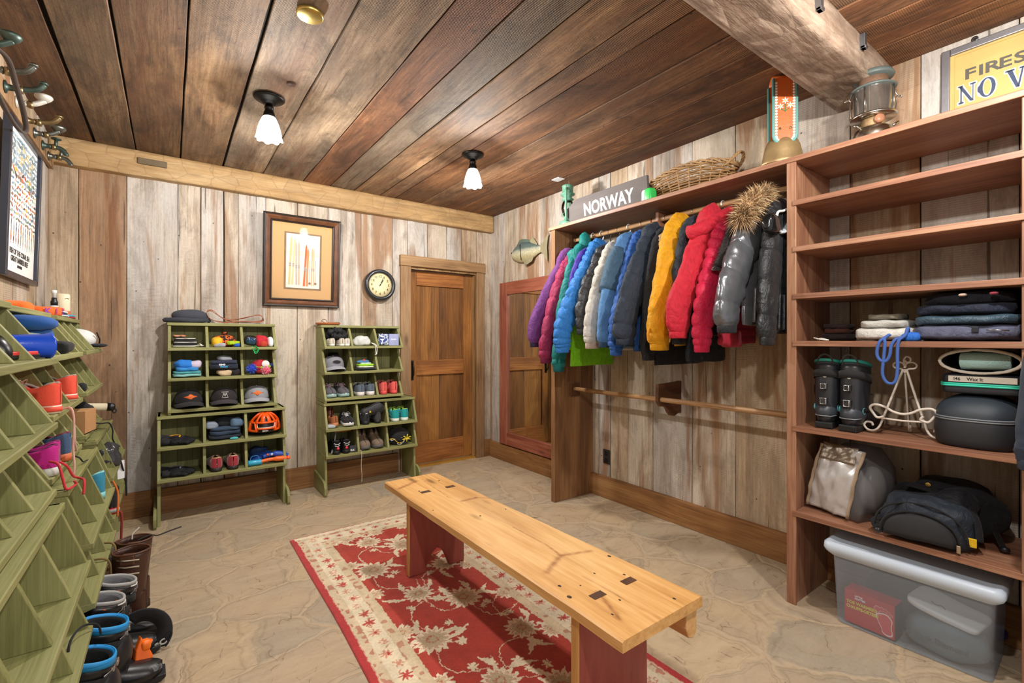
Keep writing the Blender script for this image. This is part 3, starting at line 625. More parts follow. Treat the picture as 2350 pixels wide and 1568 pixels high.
# ---------------------------------------------------------------- rug: woven pattern evaluated on a fine mesh
rx0, rx1, ry0, ry1 = .612, 1.585, .55, 3.262
RX, RY = 324, 904
gx = np.linspace(0, 1, RX+1); gy = np.linspace(0, 1, RY+1)
uu, vv = np.meshgrid(gx*(rx1-rx0), gy*(ry1-ry0))       # metres from the corner
Wd, Ld = rx1-rx0, ry1-ry0
rg = np.random.RandomState(5)
edge = np.minimum(np.minimum(uu, Wd-uu), Ld-vv)
ivory, red, dred, tan, sage = [np.array(lin(h)) for h in ('dccdaf', 'a6301f', 'ae2a2a', 'b39a72', 'a08d68')]
def ns(f, seed):
    r = np.random.RandomState(seed); h, w = int(Ld*f)+3, int(Wd*f)+3; q = r.rand(h, w)
    yi, xi = vv*f, uu*f; y0, x0 = yi.astype(int), xi.astype(int); fy, fx = yi-y0, xi-x0
    fy = fy*fy*(3-2*fy); fx = fx*fx*(3-2*fx)
    return (q[y0, x0]*(1-fx)+q[y0, x0+1]*fx)*(1-fy)+(q[y0+1, x0]*(1-fx)+q[y0+1, x0+1]*fx)*fy
C = np.zeros(uu.shape+(3,)); C[:] = red
jit = (ns(90, 1)-.5)*.012+(ns(30, 2)-.5)*.008
ux, vx = uu+jit, vv+(ns(80, 3)-.5)*.012
def paint(m, c, a=1.0): C[m] = C[m]*(1-a)+np.array(c)*a
def flower(cx, cy, r, n=9, rot=0., inner=True, col=ivory, col2=tan, jag=.22, el=1.0):
    dx, dy = ux-cx, (vx-cy)/el; rr = np.hypot(dx, dy); th = np.arctan2(dy, dx)+rot
    s = np.abs(((th*n/(2*pi)) % 1)-.5)*2
    R = r*(1-jag*(s**1.2)*1.3)
    m = rr < R; paint(m, col)
    if inner:
        paint((rr < R*.72) & (rr > R*.62), red, .55); paint(rr < R*.6, col2, .75)
        s2 = np.abs(((th*n*.5/(2*pi)) % 1)-.5)*2
        paint((rr < R*.34*(1-.3*s2)) & (rr > R*.2), red, .7)
def leaf(cx, cy, L, w, a, col=ivory):
    dx, dy = ux-cx, vx-cy; x = dx*cos(a)+dy*sin(a); y = -dx*sin(a)+dy*cos(a)
    y = y-.25*L*(x/L)**2*(1 if w > 0 else -1)
    k = np.clip(x/L, 0, 1); jag = 1-.35*(np.abs((k*5 % 1)-.5)*2)
    paint((x > 0) & (x < L) & (np.abs(y) < abs(w)*np.sin(pi*k**.8)*jag), col)
def vine(p0, p1, bend, wd=.0026, col=ivory):
    for t in np.linspace(0, 1, 60):
        x = p0[0]+(p1[0]-p0[0])*t-(p1[1]-p0[1])*bend*np.sin(pi*t); y = p0[1]+(p1[1]-p0[1])*t+(p1[0]-p0[0])*bend*np.sin(pi*t)
        iy = int(y/Ld*RY); ix = int(x/Wd*RX)
        sl = (slice(max(0, iy-4), iy+5), slice(max(0, ix-4), ix+5))
        m = np.hypot(ux[sl]-x, vx[sl]-y) < wd; q = C[sl]; q[m] = col; C[sl] = q
bw = .205                                              # width of the border
rows = np.arange(Ld-.33, .05, -.37)
for i, y in enumerate(rows):
    k = i % 2
    for cx, off in ((.30 if k else .40, 0), (.66 if k else .57, -.16)):
        yy = y+off; flower(cx, yy, .098 if (i+(cx > .5)) % 2 else .082, 14, .2*i, True, ivory, sage, .26)
        for q in range(4):
            a = rg.rand()*6.28; leaf(cx+.075*cos(a), yy+.075*sin(a), .09+.04*rg.rand(), (.018 if q % 2 else -.018), a+.6*(1 if q % 2 else -1))
        for q in range(3):
            a = rg.rand()*6.28; flower(cx+.13*cos(a), yy+.13*sin(a), .02+.012*rg.rand(), 6, rg.rand(), False, ivory, jag=.5)
        vine((cx, yy+.08), (cx+.12*(1 if k else -1), yy+.3), .3); vine((cx, yy-.07), (cx+.2*(-1 if k else 1), yy-.2), -.4)
    for x in (bw+.005, Wd-bw-.005): flower(x, y+.12, .06, 10, .3, True, ivory, tan, .3)
for x in np.arange(.3, .75, .19): flower(x, Ld-bw-.01, .055, 10, .1, True, ivory, tan, .3)
# border bands, from the edge inwards
e2 = edge+jit*.5
paint(e2 < bw, ivory); paint((e2 < bw) & (e2 > bw-.012), tan, .5)
paint((e2 < bw-.012) & (e2 > bw-.05), np.array(lin('cbb692')), .8); paint((e2 < .075) & (e2 > .036), np.array(lin('cdb897')), .9)
sp1 = ns(45, 8); paint((e2 < bw-.015) & (e2 > bw-.047) & (sp1 > .66), np.array(lin('a4553f')), .65)
paint((e2 < .072) & (e2 > .04) & (ns(50, 9) > .64), np.array(lin('a9503f')), .7)
for y in np.arange(Ld-.1, 0, -.082):
    for x in (.117, Wd-.117):
        q = rg.rand(); flower(x+(rg.rand()-.5)*.022, y, .024+.01*q, 7, q*6, False, lin('c98a70') if q < .6 else lin('b5473a'), jag=.55); flower(x, y, .011, 5, 0, False, lin('a83428') if q > .4 else ivory, jag=.3)
        if q > .5: leaf(x, y+.04, .03, .006, rg.rand()*6, lin('b98a68'))
for x in np.arange(.2, Wd-.15, .08):
    q = rg.rand(); flower(x, Ld-.117, .024, 7, q*6, False, lin('c98a70') if q < .6 else lin('b5473a'), jag=.55); flower(x, Ld-.117, .01, 5, 0, False, lin('a83428'), jag=.3)
paint((e2 < .032) & (Ld-vx > .012), dred); paint((e2 < .036) & (e2 > .032), np.array(lin('c98f7c')))
paint((Ld-vx < .045) & (uu > .025) & (uu < Wd-.025), ivory); paint(Ld-vx < .009, np.array(lin('c0685c')))
abr = ns(25, 11)[..., None]*.22+ns(140, 12)[..., None]*.2+.79
st = ((ns(8, 13)-.5)*.12)[..., None]
C = np.clip(C*(abr+st), 0, 1)
zz = .0085+.0012*ns(140, 14); zz[:, :1] = 0; zz[:, -1:] = 0; zz[-1:, :] = 0
wx = rx0+uu+.006*np.sin(vv*3.1+1)*(1-uu/Wd)+.004*np.sin(vv*5)
verts = np.stack([wx, ry0+vv, zz], -1).reshape(-1, 3)
me = bpy.data.meshes.new('rug'); nv = verts.shape[0]; me.vertices.add(nv); me.vertices.foreach_set('co', verts.astype(np.float32).ravel())
ii = (np.arange(RY)[:, None]*(RX+1)+np.arange(RX)[None, :]).ravel(); q4 = np.stack([ii, ii+1, ii+RX+2, ii+RX+1], -1).astype(np.int32)
me.loops.add(q4.size); me.loops.foreach_set('vertex_index', q4.ravel()); me.polygons.add(len(q4)); me.polygons.foreach_set('loop_start', np.arange(0, q4.size, 4, dtype=np.int32))
at = me.attributes.new('Col', 'FLOAT_COLOR', 'POINT'); at.data.foreach_set('color', np.concatenate([C.reshape(-1, 3), np.ones((nv, 1))], 1).astype(np.float32).ravel())
me.update(calc_edges=True); me.validate()
me.materials.append(mat('ffffff', .95, name='rug_wool', vcol=True, nb=1, fr=420, bs=.5, sheen=.2))
o = bpy.data.objects.new('rug', me); COL.objects.link(o); tag(o, 'red and ivory floral runner rug on the stone floor under the bench', 'rug')
# ---------------------------------------------------------------- small gear: shoes, hats, folded cloth
def itp(tab, s):
    for (a, p), (b, q) in zip(tab, tab[1:]):
        if s <= b: return p+(q-p)*(s-a)/(b-a)
    return tab[-1][1]
SW = [(0, .02), (.03, .42), (.08, .64), (.15, .72), (.3, .70), (.45, .78), (.6, .93), (.72, 1.), (.85, .93), (.93, .72), (.98, .40), (1., .03)]
SHT = [(0, 1.), (.08, .98), (.2, .78), (.3, .75), (.4, .92), (.47, 1.), (.6, .80), (.75, .62), (.9, .5), (1., .34)]
SOP = [(0, .0), (.04, .25), (.1, .5), (.3, .5), (.4, .36), (.47, .0), (1, 0)]
SS = [0, .015, .03, .05, .08, .12, .17, .22, .28, .34, .40, .44, .47, .53, .6, .67, .74, .8, .86, .9, .94, .97, .99, 1.0]
def shoe_ring(s, L, W, H, zs, shaft, k=1.0, lo=0.0, hi=1.0):
    w = itp(SW, s)*W/2*k; h = itp(SHT, s)*H+shaft*max(0, min(1, (.46-s)/.06)); o = min(itp(SOP, s)*W/2, w*.8)
    half = [(o, h), (o+(w-o)*.55, h*.94 if s > .44 else h*.97), (o+(w-o)*.88, h*.74), (w, h*.42), (w*.98, h*.18), (w*.93, 0)]
    half = [(x, zs+z*1.0) for x, z in half]
    return [(-x, s*L, z) for x, z in half]+[(0, s*L, zs)]+[(x, s*L, z) for x, z in half[::-1]]
def shoe(label, loc, rz, up, sole='e8e6de', lining='3a3836', lace='e8e6e0', accent=None, L=.255, W=.088, H=.082, shaft=0, zs=.024, name='sneaker', cat='shoe', group=None, laces=True, rot=None, toe=None, midsole=None):
    t = thing(name, label, cat, loc, rz, group, rot)
    mb = MB(); mb.loft([shoe_ring(s, L, W, H, zs, shaft) for s in SS], closed=False); mb.build('upper', up if not isinstance(up, str) else fab(up, bs=.4, fr=220), t, solid=.004, sub=1)
    mb = MB(); rings = []
    for s in SS:
        w = max(.004, itp(SW, s)*W/2*1.06); y = (s*1.03-.015)*L; up_ = .012*max(0, (s-.8)/.2)**2
        rings.append([(-w*.94, y, up_), (w*.94, y, up_), (w, y, zs*.5+up_), (w*.97, y, zs+.006+up_*.6), (-w*.97, y, zs+.006+up_*.6), (-w, y, zs*.5+up_)])
    mb.loft(rings); mb.build('sole', pla(sole, .6), t)
    if midsole:
        mb = MB(); mb.loft([[(p[0]*1.03, p[1]*1.02-.002, p[2]*.62+.3*zs) for p in r] for r in rings]); mb.build('midsole', pla(midsole, .6), t)
    op = [(o*W/2, s) for s in (0.012, .04, .1, .2, .3, .38, .44) for o in [itp(SOP, s)]]
    pt = [(x, s*L, zs+itp(SHT, s)*H+shaft*max(0, min(1, (.46-s)/.06))) for x, s in op]
    loop_ = [(-a, b, c) for a, b, c in pt[::-1]]+pt[1:]
    mb = MB(); mb.tube(smooth_path(loop_, 4), .0048, seg=6); mb.build('collar', fab(lining), t)
    mb = MB(); mb.ball((0, L*.28, zs+.012), (W*.26, L*.24, .006)); mb.build('insole', fab(lining), t)
    if laces:
        mb = MB()
        for i in range(5):
            s = .47+i*.042; z = zs+itp(SHT, s)*H+.003; w = .019-.001*i
            mb.tube([(-w, s*L, z-.006), (-w*.4, s*L+.003, z+.001), (w*.4, s*L+.006, z+.001), (w, s*L+.008, z-.006)], .0022, seg=5)
        for sd in (-1, 1): mb.tube(smooth_path([(0, .46*L, zs+H+shaft*.3+.003), (sd*.02, .44*L, zs+H+.012), (sd*.035, .5*L, zs+H*.9), (sd*.012, .47*L, zs+H+.002)], 4), .0018, seg=5)
        mb.build('lace', fab(lace), t)
    if accent:
        for sd in (-1, 1):
            mb = MB(); P = []
            for i in range(7):
                s = .16+.06*i; r = shoe_ring(s, L, W, H, zs, shaft, 1.035); a, b = Vector(r[2 if sd < 0 else 10]), Vector(r[4 if sd < 0 else 8]); f = .25+.5*i/6
                q = a*f+b*(1-f); P.append(q)
            mb.tube(P, [.004, .006, .007, .007, .006, .005, .003], seg=6, flat=.35); mb.build('side_stripe', fab(accent), t)
        mb = MB(); mb.loft([shoe_ring(s, L, W, H*.8, zs, shaft*.9, 1.05) for s in (0, .015, .03, .05, .08, .12, .15)], closed=False); mb.build('heel_counter', fab(accent), t, loc=(0, -.0025, 0))
    if toe:
        mb = MB(); mb.loft([shoe_ring(s, L, W, H*.72, zs, 0, 1.04) for s in (.8, .86, .9, .94, .97, .99, 1.0)], closed=False); mb.build('toe_cap', pla(toe, .6), t, loc=(0, .003, 0))
    return t
def pair(l1, l2, sl, tier, col, dx, gap, dep, rz, out=True, group=None, dz=0, skew=.06, **k):
    if not out: dep -= k.get('L', .255)
    for sg_, lab in ((-1, l1), (1, l2)):
        p = sl(tier, col, dx+sg_*gap, dep, dz); shoe(lab, p, rz+sg_*skew*.6+(0 if out else pi), group=group, **k)
def crumple(name, label, cat, loc, rz, m, r, seed=0, amp=.35, p=.75, fr=22, group=None, seg=28, part=None):
    mb = MB(); mb.ball((0, 0, r[2]*.86), r, seg=seg, p=p, amp=amp, fr=fr, seed=seed, zmin=0.0)
    o = mb.build(name, m if not isinstance(m, str) else fab(m, fr=120, bs=.6)); o.location = loc; o.rotation_euler = (0, 0, rz); return tag(o, label, cat, group)
def fold_layer(par, nm, m, w, d, z0, h, seed, dx=0, dy=0, droop=0):
    # one folded layer: rounded slab with soft, uneven folds and an open seam line along its front
    mb = MB(); rings = []
    for i in range(19):
        u = -1+2*i/18; e = 1-abs(u)**6*.35; ring = []
        for q in range(20):
            a = 2*pi*q/20; y = math.copysign(abs(cos(a))**.5, cos(a)); z = math.copysign(abs(sin(a))**.75, sin(a))
            n = .24*nz((u*2.2+seed, y*1.7, z+seed*3)); seam = -.05*math.exp(-(z/.25)**2) if y < -.5 else 0
            ring.append((dx+u*w/2, dy+(y*(1+n*.35+seam)*e)*d/2+.012*nz((u*1.5+seed, 4, 1)), z0+h/2+z*h/2*(1+n)*(.82+.18*e)+droop*u))
        rings.append(ring)
    mb.loft(rings); return mb.build(nm, m if not isinstance(m, str) else fab(m, fr=150, bs=.5), par)
def folded(name, label, cat, loc, rz, layers, group=None):
    t = thing(name, label, cat, (loc[0], loc[1], loc[2]+.004), rz, group); z = 0
    for i, (m, w, d, h) in enumerate(layers):
        fold_layer(t, 'fold', m, w, d, z, h, i*3.3+len(label), dx=.006*nz((i, 3, len(label)))); z += h*.93
    return t
def cap(label, loc, rz, hx, brim=None, badge=None, badge_kind='diamond', sc=1.0, mesh=None, tilt=0, script=None):
    t = thing('baseball_cap', label, 'cap', (loc[0], loc[1], loc[2]+.019*sc), rz, None, (tilt, 0, rz)); R = .088*sc; Hc = .105*sc
    mb = MB(); rings = []
    for i in range(11):
        k = i/10; z = Hc*sin(k*pi/2)**.9*.98; r = R*max(.02, cos(k*pi/2))**.55
        rings.append([(r*cos(a), r*1.12*sin(a)-(.0 if sin(a) > 0 else .008*sin(k*pi)*-sin(a)), .006+z) for a in [2*pi*q/36 for q in range(36)]])
    mb.loft(rings, cap=(False, True)); mb.build('crown', fab(hx, fr=400), t, solid=.002)
    mb = MB(); rings = []
    for i in range(7):
        k = i/6; ring = []
        for q in range(17):
            a = pi+pi*q/16; x = R*1.02*cos(a); y0 = R*1.1*sin(a); y1 = y0-.072*sc*sin(pi*q/16)**.6
            y = y0+(y1-y0)*k; ring.append((x*(1-.04*k), y, .012+.012*sc-.022*sc*(x/R)**2-.02*sc*k*k))
        rings.append(ring)
    mb.loft(rings, closed=False); mb.build('brim', fab(brim or hx, fr=400), t, solid=.0035)
    mb = MB(); mb.lathe([(.0, .006), (.007, .003), (.008, 0)], (0, 0, .006+Hc*.98), seg=12); mb.build('button', fab(hx), t)
    def on_front(x, z):
        k = math.asin(min(.99, (max(z, .001)/(Hc*.98))**(1/.9)))/(pi/2); r = R*max(.02, cos(k*pi/2))**.55; x = max(-r*.98, min(r*.98, x)); sn = -sqrt(max(0, 1-(x/r)**2))
        return (x, r*1.12*sn+.008*sin(k*pi)*sn-.003, .006+z)
    if badge:
        mb = MB(); cz = .055*sc; P = []
        if badge_kind == 'diamond': out = [(-.045, 0), (0, .02), (.045, 0), (0, -.02)]
        else: out = [(.036*cos(a), .015*sin(a)) for a in [2*pi*q/24 for q in range(24)]]
        n = len(out); rr = [[on_front(x*f*sc, cz+z*f*sc) for x, z in out] for f in (1, .66, .33)]+[[on_front(0.0, cz)]*n]
        mb.loft(rr, cap=(False, False)); mb.build('badge', fab(badge), t, solid=-.0015)
        if badge_kind == 'oval':
            mb = MB(); mb.tube([on_front(.034*sc*cos(a), cz+.0135*sc*sin(a)) for a in [2*pi*q/24 for q in range(24)]], .0016, closed=True, seg=5)
            for i in range(6): mb.tube([on_front((-.02+.008*i)*sc, cz-.004), on_front((-.018+.008*i)*sc, cz+.005), on_front((-.014+.008*i)*sc, cz-.002)], .0011, seg=4)
            mb.build('emblem', fab('ecebe6'), t)
        else:
            mb = MB(); mb.tube([on_front(.02*sc*x, cz+.009*sc*z) for x, z in ((-1, 0), (0, 1), (1, 0), (0, -1))], .0011, closed=True, seg=4); mb.build('emblem', fab('e9b08a'), t)
    if script:
        mb = MB(); cz = .05*sc
        mb.tube([on_front((-.022+.0044*i)*sc, cz+.026) for i in range(11)], .0026, seg=5)
        for a, b in (((-.018, -.012), (-.006, .018)), ((-.006, .018), (.0, -.006)), ((0, -.006), (.008, .018)), ((.008, .018), (.02, -.012)), ((-.02, -.014), (.022, -.014))):
            mb.tube([on_front(a[0]*sc, cz+a[1]), on_front((a[0]+b[0])/2*sc, cz+(a[1]+b[1])/2), on_front(b[0]*sc, cz+b[1])], .0016, seg=5)
        mb.build('emblem', fab(script), t)
    return t
def pompom(par, c, r, h1, h2, n=260, seed=1, nm='pompom'):
    rg_ = random.Random(seed); mb = MB(); mb.ball(c, r*.7, seg=12, col=lin(h1))
    for i in range(n):
        z = 2*rg_.random()-1; a = 6.283*rg_.random(); q = sqrt(1-z*z); d = Vector((q*cos(a), q*sin(a), z)); L = r*(.85+.25*rg_.random()); e = d.orthogonal()*(r*.06); f = d.cross(e)
        b = Vector(c)+d*r*.5; tp = Vector(c)+d*L+e*rg_.random()
        mb.add([b+e, b-e*.5+f*.8, b-e*.5-f*.8, tp], [(0, 1, 3), (1, 2, 3), (2, 0, 3)], col=lin(h1 if rg_.random() < .6 else h2), smooth=False)
    return mb.build(nm, VCF, par)
def cord(name, label, cat, pts, r, hx, group=None, n=8):
    mb = MB(); mb.tube(smooth_path(pts, n), r, seg=7); return tag(mb.build(name, fab(hx, fr=250)), label, cat, group)
# ---------------------------------------------------------------- things in the cubbies on the back wall
u = U['BLU']
t = folded('folded_gaiters', 'black folded gaiters with white piping, top left compartment under the grey beanie', 'gaiters', u(0, 0, -.02, .20), .05, [('e3e0d6', .15, .13, .008), ('1b1a1c', .14, .13, .022), ('dedbd2', .135, .12, .007), ('1b1a1c', .13, .12, .022), ('d8d5cc', .12, .11, .006)])
mb = MB(); mb.tube(smooth_path([(.05, -.05, .004), (.08, -.06, .01), (.10, -.05, .004), (.085, -.045, .02), (.11, -.04, .004)], 5), .003); mb.build('cord', fab('d9d4c6'), t)
folded('wallet', 'tan leather wallet lying on the black folded gaiters', 'wallet', u(0, 0, -.055, .20, .062), -.1, [('2b1d18', .07, .09, .008), (mat('b07a58', .5, nb=1), .075, .09, .016)])
u = U['BLU']
t = thing('bandana', 'orange and black patterned bandana bundled up behind the yellow and grey buff', 'bandana', u(0, 1, -.005, .15))
g = G('flame_print'); tc = g.n('ShaderNodeTexCoord').outputs['Object']
c = g.ramp(g.noise(tc, 55, 2, .5, 1.), [(.47, lin('e8641c')), (.53, lin('1c1210'))], 'LINEAR'); FLAME = g.bsdf(c, .85)
mb = MB(); mb.ball((0, 0, .04), (.075, .05, .048), p=.8, amp=.3, seed=3, zmin=0, seg=26); mb.build('cloth', FLAME, t)
mb = MB(); mb.lathe([(.008, .07), (.012, .085), (.022, .105), (.026, .112), (.0, .113)], (.012, 0, 0), seg=12); mb.build('knot', FLAME, t)
crumple('buff', 'yellow and grey striped buff rolled in the top middle compartment', 'buff', u(0, 1, -.05, .225), .3, mat('e2b21f', .8, nb=1, var=.2), (.034, .045, .04), 4, .2)
crumple('sock_roll', 'grey sock roll in front of the yellow buff in the top middle compartment', 'socks', u(0, 1, -.035, .262), -.4, 'a9a8b4', (.04, .022, .017), 8, .3)
folded('gel_pouch', 'lime green pouch leaning in the top middle compartment', 'pouch', u(0, 1, .055, .24, .01), .35, [(nyl('b6d81f', .35), .085, .05, .03)])
crumple('stuff_sack', 'tiny blue stuff sack beside the lime green pouch', 'bag', u(0, 1, .075, .255), 0, nyl('2a63c8'), (.022, .02, .014), 5, .3)
t = thing('ski_goggles', 'black ski goggles with mirrored lens, top right compartment beside a red glove', 'goggles', u(0, 2, -.055, .22, .028), .1, rot=(.35, .2, .15))
mb = MB(); mb.ball((0, 0, .02), (.052, .03, .038), p=.7, seg=24); mb.build('frame', pla('1b1c20'), t)
mb = MB(); mb.ball((0, -.012, .022), (.043, .024, .028), p=.7, seg=24); mb.build('lens', mat('4a6f9a', .08, .8, name='mirror_lens'), t)
crumple('ski_glove', 'red ski glove with dark palm in the top right compartment', 'glove', u(0, 2, .02, .22), .2, nyl('c92434'), (.045, .05, .045), 6, .35)
crumple('knit_sock', 'rust and black sock balled beside the red ski glove', 'sock', u(0, 2, .032, .262), 0, 'b3391f', (.024, .018, .022), 9, .3)
crumple('hand_warmer', 'white hand warmer packet at the right end of the top right compartment', 'packet', u(0, 2, .08, .24), .2, mat('dfe2e6', .4, nb=1), (.02, .03, .04), 2, .3)
cord('cord_hank', 'bright green cord bundle hanging over the top shelf edge', 'cord', [(u(0, 2, -.045+dx, .25+.049*min(1, max(0, -dz*40+.1)), .003)[0], u(0, 2, 0, .302)[1]+(.05 if dz > -.004 else -.002*k), u(0, 2)[2]+dz+.003) for k, (dx, dz) in enumerate([(.0, .0), (.0, -.003), (-.004, -.02), (.012, -.045), (.028, -.03), (.02, -.006), (.012, -.02), (.006, -.05), (.022, -.052), (.034, -.025), (.02, -.004), (.01, .0)])], .0032, '1fae5d')
folded('neck_scarf', 'folded blue and aqua checked neck scarf in the middle left compartment', 'scarf', u(1, 0, -.01, .225), .12, [('7fb9b6', .165, .12, .022), ('4b9aa0', .16, .115, .02), ('2e83c8', .13, .11, .03)])
crumple('knit_hat', 'blue fleece headband with white and purple snowflake lining', 'headband', u(1, 0, .04, .225, .062), 0, 'c9bcd0', (.035, .04, .03), 11, .3)
crumple('fleece_beanie', 'bright blue fleece beanie on the folded checked scarf', 'beanie', u(1, 0, -.025, .225, .064), .2, '2277cf', (.058, .045, .032), 12, .3)
t = folded('knit_beanie', 'navy knit beanie with white and blue lettering on its cuff', 'beanie', u(1, 1, -.005, .22, .045), -.05, [('1d2535', .18, .13, .04), ('262e44', .165, .12, .03)])
mb = MB(); text(mb, 'KING', (-.032, -.0665, .031), (1, 0, 0), (0, 0, 1), .016, lin('e8ecf0'), bold=.001); text(mb, 'VALLEY', (-.026, -.067, .016), (1, 0, 0), (0, 0, 1), .015, lin('4fa9d8'), bold=.001); mb.build('lettering', VC, t)
crumple('headband', 'light grey fleece headband laid over the navy knit beanie', 'headband', u(1, 1, .0, .205, .112), .15, '8d9099', (.05, .05, .02), 13, .3)
crumple('fur_trim_hat', 'cream fleece lined trapper hat tucked under the navy knit beanie', 'hat', u(1, 1, -.005, .245), 0, 'cbb28f', (.045, .035, .026), 14, .45)
crumple('wool_hat', 'dark charcoal wool hat beneath the navy knit beanie', 'hat', u(1, 1, .03, .21), 0, '2a2126', (.066, .06, .03), 15, .3)
t = thing('pompom_hat', 'red and white knit hat with blue pompom lying in the middle right compartment', 'hat', u(1, 2, 0, .21))
mb = MB(); mb.ball((.01, 0, .066), (.07, .05, .045), p=.85, amp=.2, seed=2, seg=24); mb.build('crown', fab('b3202c'), t)
mb = MB(); mb.lathe([(.024, 0), (.028, .004), (.024, .012), (.014, .016)], (.045, -.058, .08), ax='y', seg=18); mb.build('patch', fab('e9e4e0'), t)
pompom(t, (-.052, -.06, .048), .042, '2440b4', '5f78d6', seed=4)
t = thing('pompom_hat', 'lime knit hat with navy bobble across the middle right compartment', 'hat', u(1, 2, .03, .235))
mb = MB(); mb.tube(smooth_path([(-.05, 0, .062), (-.01, -.006, .056), (.03, -.004, .056), (.048, 0, .066)], 5), [.018]*5+[.02]*6+[.016]*5, seg=12); mb.build('crown', fab('a4c92c', fr=140, bs=.8), t)
pompom(t, (.058, -.004, .07), .018, '24357e', '3b57ac', 120, 6)
t = thing('pompom_hat', 'red hat with pink and white pompom resting on the middle shelf edge', 'hat', u(1, 2, .025, .255))
mb = MB(); mb.ball((0, .04, .022), (.05, .05, .022), amp=.2, seed=5, p=.9); mb.build('crown', fab('a11d33'), t)
pompom(t, (.022, -.03, .03), .04, 'd9546f', 'f0dede', seed=8)
cap('black cap with orange diamond patch, bottom left compartment of the tall stand', u(2, 0, .0, .165), .12, '1d1c1f', '26252a', 'e0641f')
cap('charcoal cap with white stitched emblem, bottom middle compartment of the tall stand', u(2, 1, .0, .165), -.02, '2c2529', '3a3439', script='e6e2de')
cap('grey trucker cap with orange diamond patch, bottom right compartment of the tall stand', u(2, 2, -.005, .16), -.05, '94979f', 'a3a5ab', 'e4702a')
# on top of the tall stand
p = u(3, 0, -.005, .10)
t = thing('grey_beanie', 'dark grey beanie lying flat on top of the left green stand', 'beanie', p, .03)
mb = MB(); mb.ball((0.01, .0, .045), (.085, .065, .042), p=.9, amp=.18, seed=3, seg=30, zmin=.012); mb.build('crown', fab('3b3f49'), t)
mb = MB(); mb.lathe([(.075, .0), (.092, .004), (.098, .016), (.09, .03), (.075, .03)], (0, 0, 0), sx=1.2, sy=.85, seg=36); mb.wob(.006, 12); mb.build('cuff', fab('343842', fr=90, bs=.8), t); t.scale = (1.28, 1.1, 1.15)
crumple('bead_bracelet', 'small grey and beige cloth scrap between the beanie and the belt', 'cloth', u(3, 1, -.12, .12), 0, '7d7466', (.02, .02, .015), 4, .4)
p = u(3, 1, .06, .11); mb = MB()
pts = smooth_path([(-.17, 0, .03), (-.165, 0, .062), (-.13, 0, .07), (-.08, 0, .035), (.0, .004, .006), (.1, .005, .005), (.2, 0, .014), (.215, 0, .035), (.19, -.004, .05), (.15, -.006, .044), (.05, -.008, .02), (-.04, -.01, .018), (-.10, -.01, .045), (-.145, -.012, .066), (-.17, -.012, .05), (-.15, -.014, .02), (-.09, -.016, .004), (.0, -.018, .002), (.16, -.016, .004), (.215, -.012, .018), (.21, -.01, .03)], 6)
mb.loft([[(a.x, a.y-.019, a.z*1.3-.001+.006*sin(a.x*22)+.006), (a.x, a.y+.019, a.z*1.3+.006), (a.x, a.y+.019, a.z*1.3+.0115), (a.x, a.y-.019, a.z*1.3+.0045+.006*sin(a.x*22)+.006)] for a in pts], smooth=True)
o = mb.build('leather_belt', mat('9c5636', .5, nb=1, fr=90, var=.4)); o.location = p; tag(o, 'brown leather belt loosely coiled on top of the left green stand', 'belt')
# lower stand, left
u = U['BLL']
def glove(label, loc, rz, hx, acc=None, sc=1.0):
    t = thing('ski_glove', label, 'glove', loc, rz); mb = MB()
    mb.ball((0, 0, .026*sc), (.05*sc, .055*sc, .027*sc), p=.85, amp=.2, seed=2, zmin=0, seg=22); mb.build('palm', nyl(hx), t)
    for i, (x, L) in enumerate(((-.036, .05), (-.013, .062), (.011, .06), (.034, .046))):
        mb = MB(); mb.tube(smooth_path([(x*sc, -.03*sc, .022*sc), (x*1.1*sc, (-.05-L*.5)*sc, .024*sc), (x*1.2*sc, (-.05-L)*sc, .012*sc)], 4), [.013*sc]*8+[.008*sc], seg=8); mb.build('finger', nyl(hx), t)
    mb = MB(); mb.tube(smooth_path([(.04*sc, .01*sc, .026*sc), (.07*sc, -.02*sc, .024*sc), (.078*sc, -.05*sc, .014*sc)], 4), [.015*sc]*8+[.009*sc], seg=8); mb.build('thumb', nyl(hx), t)
    mb = MB(); mb.lathe([(.038*sc, 0), (.045*sc, .03*sc), (.05*sc, .06*sc), (.046*sc, .06*sc), (.03*sc, .0)], (0, .04*sc, .03*sc), ax='y', sx=.6, sy=1, seg=20); mb.build('cuff', fab(hx), t)
    if acc:
        mb = MB(); mb.tube(smooth_path([(-.03*sc, -.03*sc, .05*sc), (0, -.02*sc, .056*sc), (.02*sc, .03*sc, .054*sc), (.0, .05*sc, .05*sc)], 4), .005*sc, seg=6); mb.build('trim', fab(acc), t)
    return t
glove('black glove with yellow trim on the upper shelf of the low left stand', u(0, 0, -.03, .21), 1.1, '17171c', 'd99a1c')
glove('black glove lying flat left of the yellow-trimmed glove', u(0, 0, -.035, .265), 1.35, '1b1b20', None, .8)
glove('black glove with grey trim on the lower shelf of the low left stand', u(1, 0, -.03, .22), 1.2, '17171b', '6d7078')
glove('black glove underneath, at the left of the grey-trimmed glove', u(1, 0, -.04, .275), 1.4, '1d1c20', None, .7)
folded('folded_jeans', 'folded dark blue jeans on the upper shelf of the low left stand', 'jeans', u(0, 1, .0, .19), .03, [('1c2433', .205, .19, .028), ('2a3c52', .195, .17, .034), ('33485f', .19, .16, .03)])
crumple('denim_shirt', 'pale blue denim shirt rolled on the right of the folded jeans', 'shirt', u(0, 1, .075, .20, .084), 0, '55708a', (.042, .07, .034), 3, .3)
crumple('grey_shirt', 'light grey shirt bundle at the left of the folded jeans', 'shirt', u(0, 1, -.085, .20, .084), 0, '8793a2', (.045, .06, .028), 7, .3)
crumple('wool_hat', 'black knit hat sitting on top of the folded jeans', 'hat', u(0, 1, .0, .16, .084), 0, '14171d', (.07, .06, .04), 9, .15)
